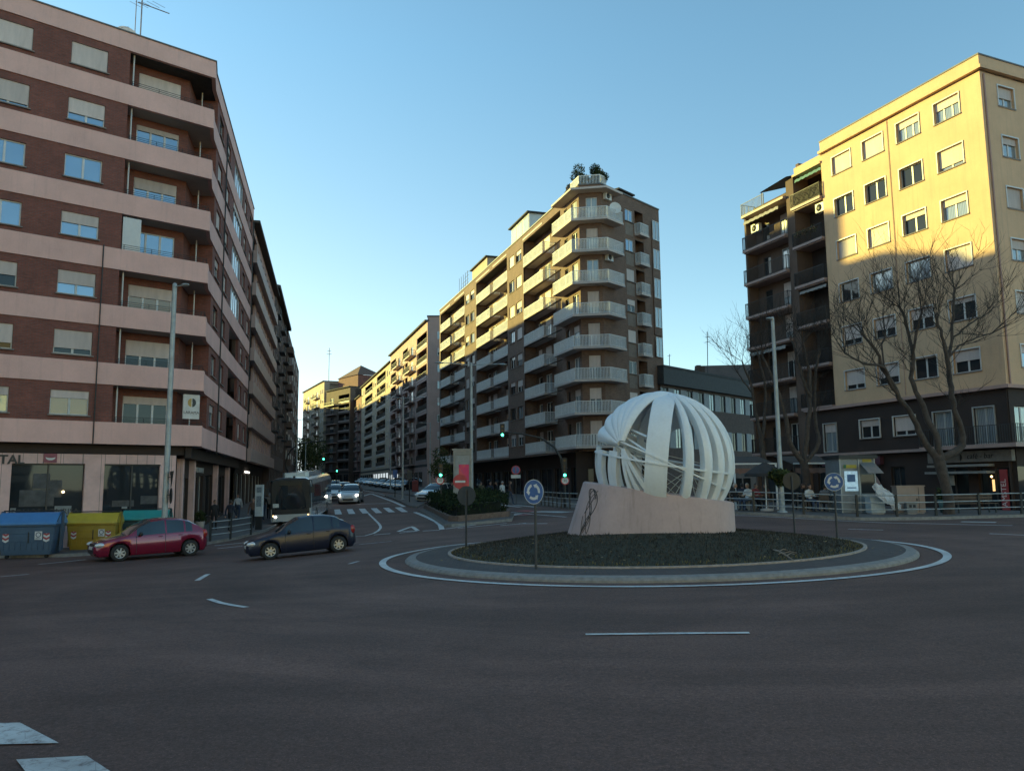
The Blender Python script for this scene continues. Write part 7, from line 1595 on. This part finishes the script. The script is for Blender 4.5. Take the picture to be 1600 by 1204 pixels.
for i, (x, d, lb) in enumerate(((1155, 39.9, 'small round terrace table at the left end'), (1176, 39.6, 'small round terrace table left of the dark parasol'), (1259, 39.7, 'small round terrace table right of the pale lamp post'), (1280, 39.6, 'small round terrace table nearest the kiosk'))):
    q = at(x, 780, d); t = tb0 if i == 0 else copy_tree(tb0); t.location = (q.x, d, G(q.x, d) + .13); tag(t, lb, 'table', 'terrace tables')
def terrace_awning(x0, x1, d, label):
    a, b = at(x0, 738, d), at(x1, 738, d); r = empty('terrace_awning', (a.x, d, G(a.x, d) + .1), 0, label, 'awning', 'terrace awnings'); zt = 3.0
    mb = MB(); mb.face([(a.x, d, zt), (b.x, d, zt), (b.x, d + 3, zt + .5), (a.x, d + 3, zt + .5)]); mb.face([(a.x, d + 3, zt + .47), (b.x, d + 3, zt + .47), (b.x, d, zt - .03), (a.x, d, zt - .03)]); part('canopy', mb, plain('dark_canvas2', (.05, .045, .042), .9) if 'dark_canvas2' not in MATS else MATS['dark_canvas2'], r)
    mb = MB(); mb.bx(a.x, b.x, d - .05, d, zt - .02, zt + .06); part('edge_rail', mb, PVC, r)
    n = int((b.x - a.x) / .16); mb = MB(); mb.grid([[(a.x + (b.x - a.x) * i / n, d - .03 - .02 * (i % 2), z + (.05 * (i % 2) if k == 1 else 0)) for i in range(n + 1)] for k, z in ((0, zt - .22), (1, zt - .50))], 0, False); part('valance', mb, plain('russet_valance', (.19, .10, .075), .9, var=.3) if 'russet_valance' not in MATS else MATS['russet_valance'], r)
    for xx in (a.x + .05, b.x - .05): mb = MB(); mb.bx(xx - .04, xx + .04, d - .04, d + .04, G(xx, d) + .1, zt); part('post', mb, WHITEMET if x0 < 1200 else DARKMET, r)
    for k in range(3): mb = MB(); mb.bx(a.x + .4 + k * (b.x - a.x - .8) / 3, a.x + .3 + (k + 1) * (b.x - a.x - .8) / 3, d + 2.95, d + 3.0, G(a.x, d) + .3, 2.3); part('wind_screen', mb, GL_DARK, r)
terrace_awning(1146, 1214, 41.2, 'left terrace awning with a pale edge and russet valance behind the sphere')
terrace_awning(1240, 1312, 41.4, 'right terrace awning with a russet valance between lamp post and kiosk')
q = at(1196, 752, 38.6); z0 = G(q.x, 38.6) + .13; r = empty('parasol', (q.x, 38.6, z0), 0, 'dark closed sided parasol beside the pale lamp post', 'parasol')
mb = MB(); A8 = [2 * PI * k / 8 + .2 for k in range(8)]; mb.grid([[(q.x + rr * math.cos(a), 38.6 + rr * math.sin(a), zz) for a in A8] for rr, zz in ((1.05, 2.35), (1.02, 2.50), (.5, 2.82), (.02, 3.05))], 0, False, True); part('canopy', mb, MATS['dark_canvas'], r); mb = MB(); mb.tube([(q.x, 38.6, z0), (q.x, 38.6, 3.05)], .028, 8); part('pole', mb, WHITEMET, r); mb = MB(); mb.lathe([(.3, 0), (.3, .1), (.05, .14)], (q.x, 38.6, z0), 16); part('base', mb, CONC, r)
q = at(1216, 741, 37.8); r = empty('hanging_plant', q, 0, 'dark trailing plant hung round the pale lamp post', 'plant'); mb = MB(); rnd = random.Random(8); leafball(rnd, mb, (q.x, 37.75, q.z), .55, 520, .10, (0, 0, 1), .5); leafball(rnd, mb, (q.x + .05, 37.75, q.z - .3), .3, 160, .09, (0, 0, 1)); part('foliage', mb, LEAF, r); mb = MB(); mb.lathe([(.05, -.2), (.25, .0), (.27, .05)], (q.x, 37.75, q.z), 12); part('basket', mb, DARKMET, r)
# kiosk, cabinet, sheeted box, bench
p0 = at(1316, 795, 38.0); z0 = G(p0.x, 38) + .13; fr = Frame((p0.x, 38.0, 0), (1, .10)); r = empty('kiosk', (p0.x + .6, 38.4, z0), 0, 'grey street kiosk with a lit pale poster and a yellow strip sign', 'kiosk')
KM = plain('kiosk_grey', (.20, .215, .225), .45, .2, .2); mb = MB(); mb.box(fr, 0, 1.75, -1.4, 0, z0, 3.15); part('cabin', mb, KM, r); mb = MB(); mb.box(fr, -.08, 1.85, -1.5, .12, 3.15, 3.32); part('roof', mb, DARKMET, r)
mb = MB(); mb.box(fr, .20, .85, .005, .03, 1.62, 2.56); part('poster', mb, plain('lit_poster', (.30, .42, .48), .4, var=.5, scale=7, emit=((.45, .7, .85), .16)), r); mb = MB(); mb.box(fr, .32, .72, .031, .036, 2.05, 2.40); mb.box(fr, .30, .74, .031, .036, 1.75, 1.80); part('poster_print', mb, plain('poster_ink', (.06, .14, .30), .5), r)
mb = MB(); mb.box(fr, .18, .82, .005, .035, 2.70, 2.86); part('strip_sign', mb, plain('yellow_strip', (.36, .28, .02), .5), r); mb = MB(); mb.box(fr, .18, .30, .036, .04, 2.70, 2.86); part('strip_end', mb, plain('green_strip', (.02, .12, .05), .5), r)
mb = MB(); mb.face([fr.p(1.0, .0, 2.95), fr.p(1.75, .0, 2.95), fr.p(1.75, .75, 2.45), fr.p(1.0, .75, 2.45)]); mb.face([fr.p(1.0, .75, 2.43), fr.p(1.75, .75, 2.43), fr.p(1.75, 0, 2.93), fr.p(1.0, 0, 2.93)]); mb.box(fr, 1.15, 1.6, .0, .02, 2.98, 3.12, 1); part('hatch_canopy', mb, [KM, MATS['yellow_strip']], r); mb = MB(); mb.box(fr, 1.02, 1.72, -.05, .006, 1.5, 2.4); part('hatch', mb, GL_DARK, r)
for u in (.0, .93, 1.72): mb = MB(); mb.box(fr, u - .03, u + .03, .002, .04, z0, 3.15); part('post', mb, GREYMET, r)
def gbox(name, x0, x1, ytop, d, dep, mat, label, cat, extra=None):
    a, b, t = at(x0, 790, d), at(x1, 790, d), at((x0 + x1) / 2, ytop, d); z = G(a.x, d) + .13; r = empty(name, ((a.x + b.x) / 2, d, z), 0, label, cat); mb = MB(); mb.bx(a.x, b.x, d, d + dep, z + .06, t.z - .05); part('cabinet', mb, mat, r); mb = MB(); mb.bx(a.x - .03, b.x + .03, d - .03, d + dep + .03, t.z - .05, t.z); part('lid', mb, mat, r); mb = MB(); mb.bx(a.x + .04, b.x - .04, d + .04, d + dep - .04, z, z + .06); part('foot', mb, CONC, r)
    if extra: extra(r, a, b, z, t.z, d)
    return r
BEIGE = plain('beige_cabinet', (.33, .245, .20), .6, var=.15)
def doors(r, a, b, z, t, d):
    mb = MB(); m = a.x + (b.x - a.x) * .78; mb.bx(m - .008, m + .008, d - .012, d, z + .1, t - .08); part('seam', mb, BLACK, r); mb = MB(); mb.bx(m - .12, m - .08, d - .03, d, (z + t) / 2 - .06, (z + t) / 2 + .06); part('handle', mb, DARKMET, r)
gbox('street_cabinet', 1403, 1446, 758, 37.4, .5, BEIGE, 'beige electrical cabinet right of the sheeted white box', 'cabinet', doors)
gbox('street_cabinet', 1417, 1433, 784, 36.9, .25, plain('small_cabinet', (.22, .21, .20), .6), 'small grey box with two dark sockets in front of the beige cabinet', 'cabinet', lambda r, a, b, z, t, d: [part('socket', (lambda m, k: (m.bx(a.x + .1 + .18 * k, a.x + .22 + .18 * k, d - .012, d, t - .25, t - .12), m)[1])(MB(), k), BLACK, r) for k in (0, 1)])
gbox('white_box', 1361, 1383, 775, 37.1, .6, plain('white_box_paint', (.42, .46, .47), .5), 'white box half covered by a crumpled plastic sheet', 'box')
mb = MB(); rnd = random.Random(31); rows = []
for i in range(15):
    f = i / 14; c = at(1363, 759, 37.0).lerp(at(1404, 793, 36.9), f); w = (.06 + .32 * math.sin(PI * min(1, f * 1.05)) ** .8); rows.append([c + Vector((w * math.cos(a) * .7 + rnd.gauss(0, .035), w * math.sin(a) * .5 - .15 + rnd.gauss(0, .03), w * math.sin(a) * .8 + rnd.gauss(0, .05))) for a in [2 * PI * k / 14 for k in range(14)]])
mb.grid(rows, 0, False, True); mb.face(rows[0][::-1]); mb.face(rows[-1]); whole('plastic_sheet', mb, plain('plastic_film', (.52, .50, .49), .3), 'crumpled pale plastic sheet hanging over the white box', 'plastic sheet')
a, b = at(1494, 795, 37.4), at(1562, 795, 37.7); z0 = G(a.x, 37.5) + .13; fr = Frame((a.x, 37.4, z0), (b.x - a.x, .3)); L = b.x - a.x; r = empty('park_bench', (a.x + L / 2, 37.5, z0), 0, 'brown wooden slatted bench in front of the bar', 'bench'); WOOD = plain('bench_wood', (.11, .065, .04), .7, var=.35, scale=5, vs=(.3, 5, 5))
mb = MB(); [mb.box(fr, 0, L, -.12 - .13 * k, -.02 - .13 * k, .42, .455) for k in range(3)]; part('seat', mb, WOOD, r); mb = MB(); [mb.box(fr, 0, L, -.44, -.41, .52 + .13 * k, .62 + .13 * k) for k in range(3)]; part('backrest', mb, WOOD, r)
for u in (.15, L - .15): mb = MB(); mb.box(fr, u - .03, u + .03, -.05, -.01, 0, .42); part('leg', mb, DARKMET, r); mb = MB(); mb.box(fr, u - .03, u + .03, -.48, -.445, 0, .92); part('leg', mb, DARKMET, r)
def potted(p, r0, h, label, mats, grp=None, potm=None):
    r = empty('potted_plant', p, 0, label, 'plant', grp); mb = MB(); mb.lathe([(.02, 0), (r0 * .7, 0), (r0, h), (r0 * .9, h), (.02, h - .04)], p, 16); part('pot', mb, potm or POT, r); mb = MB(); rnd = random.Random(int(p.x * 10)); leafball(rnd, mb, p + Vector((0, 0, h + .25)), .38, 300, .07, mats); part('foliage', mb, LEAF, r)
q = at(1476, 785, 38.4); q.z = G(q.x, 38.4) + .13; potted(q, .3, .6, 'green potted plant left of the big plane trunk', (0, 1), None, plain('green_pot', (.10, .17, .16), .6))
q = on(312, 829); potted(q, .28, .55, 'pale round planter with a small dark bush at the corner door', (0,), None, CONC)
# left corner: backs of two signs on the lamp post, bus stop totem
l = at(265, 750, 36.9); r = empty('traffic_sign', (l.x + .1, 36.9, l.z - .9), 0, 'black backs of a triangular and a round sign on the tall grey lamp post', 'traffic sign'); mb = MB(); t = [at(266, 738, 36.85), at(272, 738, 36.85), at(265.5, 758, 36.85)]
fr = Frame((l.x + .12, 36.85, 0), (.55, -.84)); zc = l.z + .12; mb.prism([(0, 0)] * 0 or [(fr.p(u, w, 0).x, fr.p(u, w, 0).y) for u, w in ((-.4, -.02), (.4, -.02), (.4, .0), (-.4, .0))], zc - .3, zc + .3) if False else None
q_ = [fr.p(-.42, 0, zc + .3), fr.p(.42, 0, zc + .3), fr.p(0, 0, zc - .42)]; q2 = [p + fr.n * .02 for p in q_]; mb.face(q2); mb.face(q_[::-1]); [mb.face([q_[i], q_[(i + 1) % 3], q2[(i + 1) % 3], q2[i]]) for i in range(3)]; part('sign_plate', mb, SGK, r)
mb = MB(); A = [2 * PI * k / 28 for k in range(28)]; mb.grid([[fr.p(rr * math.cos(a), w, zc - .82 + rr * math.sin(a)) for a in A] for rr, w in ((.001, 0), (.36, 0), (.36, .02), (.001, .02))], 0, False, True); part('sign_plate', mb, SGK, r); mb = MB(); [mb.bx(l.x - .05, l.x + .16, 36.84, 36.88, zz, zz + .04) for zz in (zc, zc - .8)]; part('bracket', mb, DARKMET, r)
q = on(404, 827); r = empty('bus_stop_totem', q, 0, 'slim white bus stop totem with a dark foot on the left pavement', 'bus stop'); fr = Frame(q, (.97, -.25)); mb = MB(); mb.box(fr, -.24, .24, -.06, .06, .75, 2.55); part('panel', mb, plain('totem_white', (.42, .47, .50), .4), r); mb = MB(); mb.box(fr, -.2, .2, -.05, .05, 0, .75); part('foot', mb, BLACK, r); mb = MB(); mb.box(fr, -.16, .16, .061, .066, 1.3, 1.9); mb.box(fr, -.16, .16, .061, .066, 2.1, 2.4); part('timetable', mb, plain('timetable_print', (.16, .20, .24), .5, var=.5, scale=14), r)
# things by the cars further up
p = gp(636, 771); z = p.z + .1; r = empty('letter_box', (p.x + .3, p.y + 6, z), 0, 'small red letter box beside the tall island lamp post', 'letter box'); mb = MB(); x, y = p.x + .3, p.y + 6; mb.bx(x - .4, x + .4, y - .3, y + .3, z, z + 1.5); mb.ball((x, y, z + 1.5), .4, 0, 12, 6, 1, .75, .35); part('body', mb, plain('letterbox_red', (.22, .03, .03), .5), r); mb = MB(); mb.bx(x - .25, x + .25, y - .32, y - .298, z + 1.15, z + 1.22); part('slot', mb, BLACK, r)
q = at(688, 770, 78); q.z = G(q.x, 78); r = empty('street_tree', q, 0, 'small dark round street tree behind the green light and hedge', 'tree'); mb = MB(); mb.tube([q, q + Vector((0, 0, 2.6))], [.10, .07], 7); part('trunk', mb, BARK, r); mb = MB(); rnd = random.Random(77)
for k in range(6): leafball(rnd, mb, q + Vector((rnd.gauss(0, .5), rnd.gauss(0, .5), 3.0 + rnd.gauss(0, .5))), .9, 240, .11, (0, 0, 1))
part('crown', mb, LEAF, r)
for x, d, lb in ((617.5, 82, 'dark slender post sign, left of the island lamp'), (640, 70, 'dark slender post sign, right of the island lamp')):
    q = at(x, 740, d); z = G(q.x, d); r = empty('sign_post', (q.x, d, z), 0, lb, 'sign post', 'dark posts on the narrow island'); mb = MB(); mb.tube([(q.x, d, z), (q.x, d, z + 2.9)], .05, 8); part('pole', mb, DARKMET, r); mb = MB(); mb.bx(q.x - .22, q.x + .22, d - .05, d - .02, z + 2.1, z + 2.9); part('sign_plate', mb, SGB if x < 630 else SGBK, r)
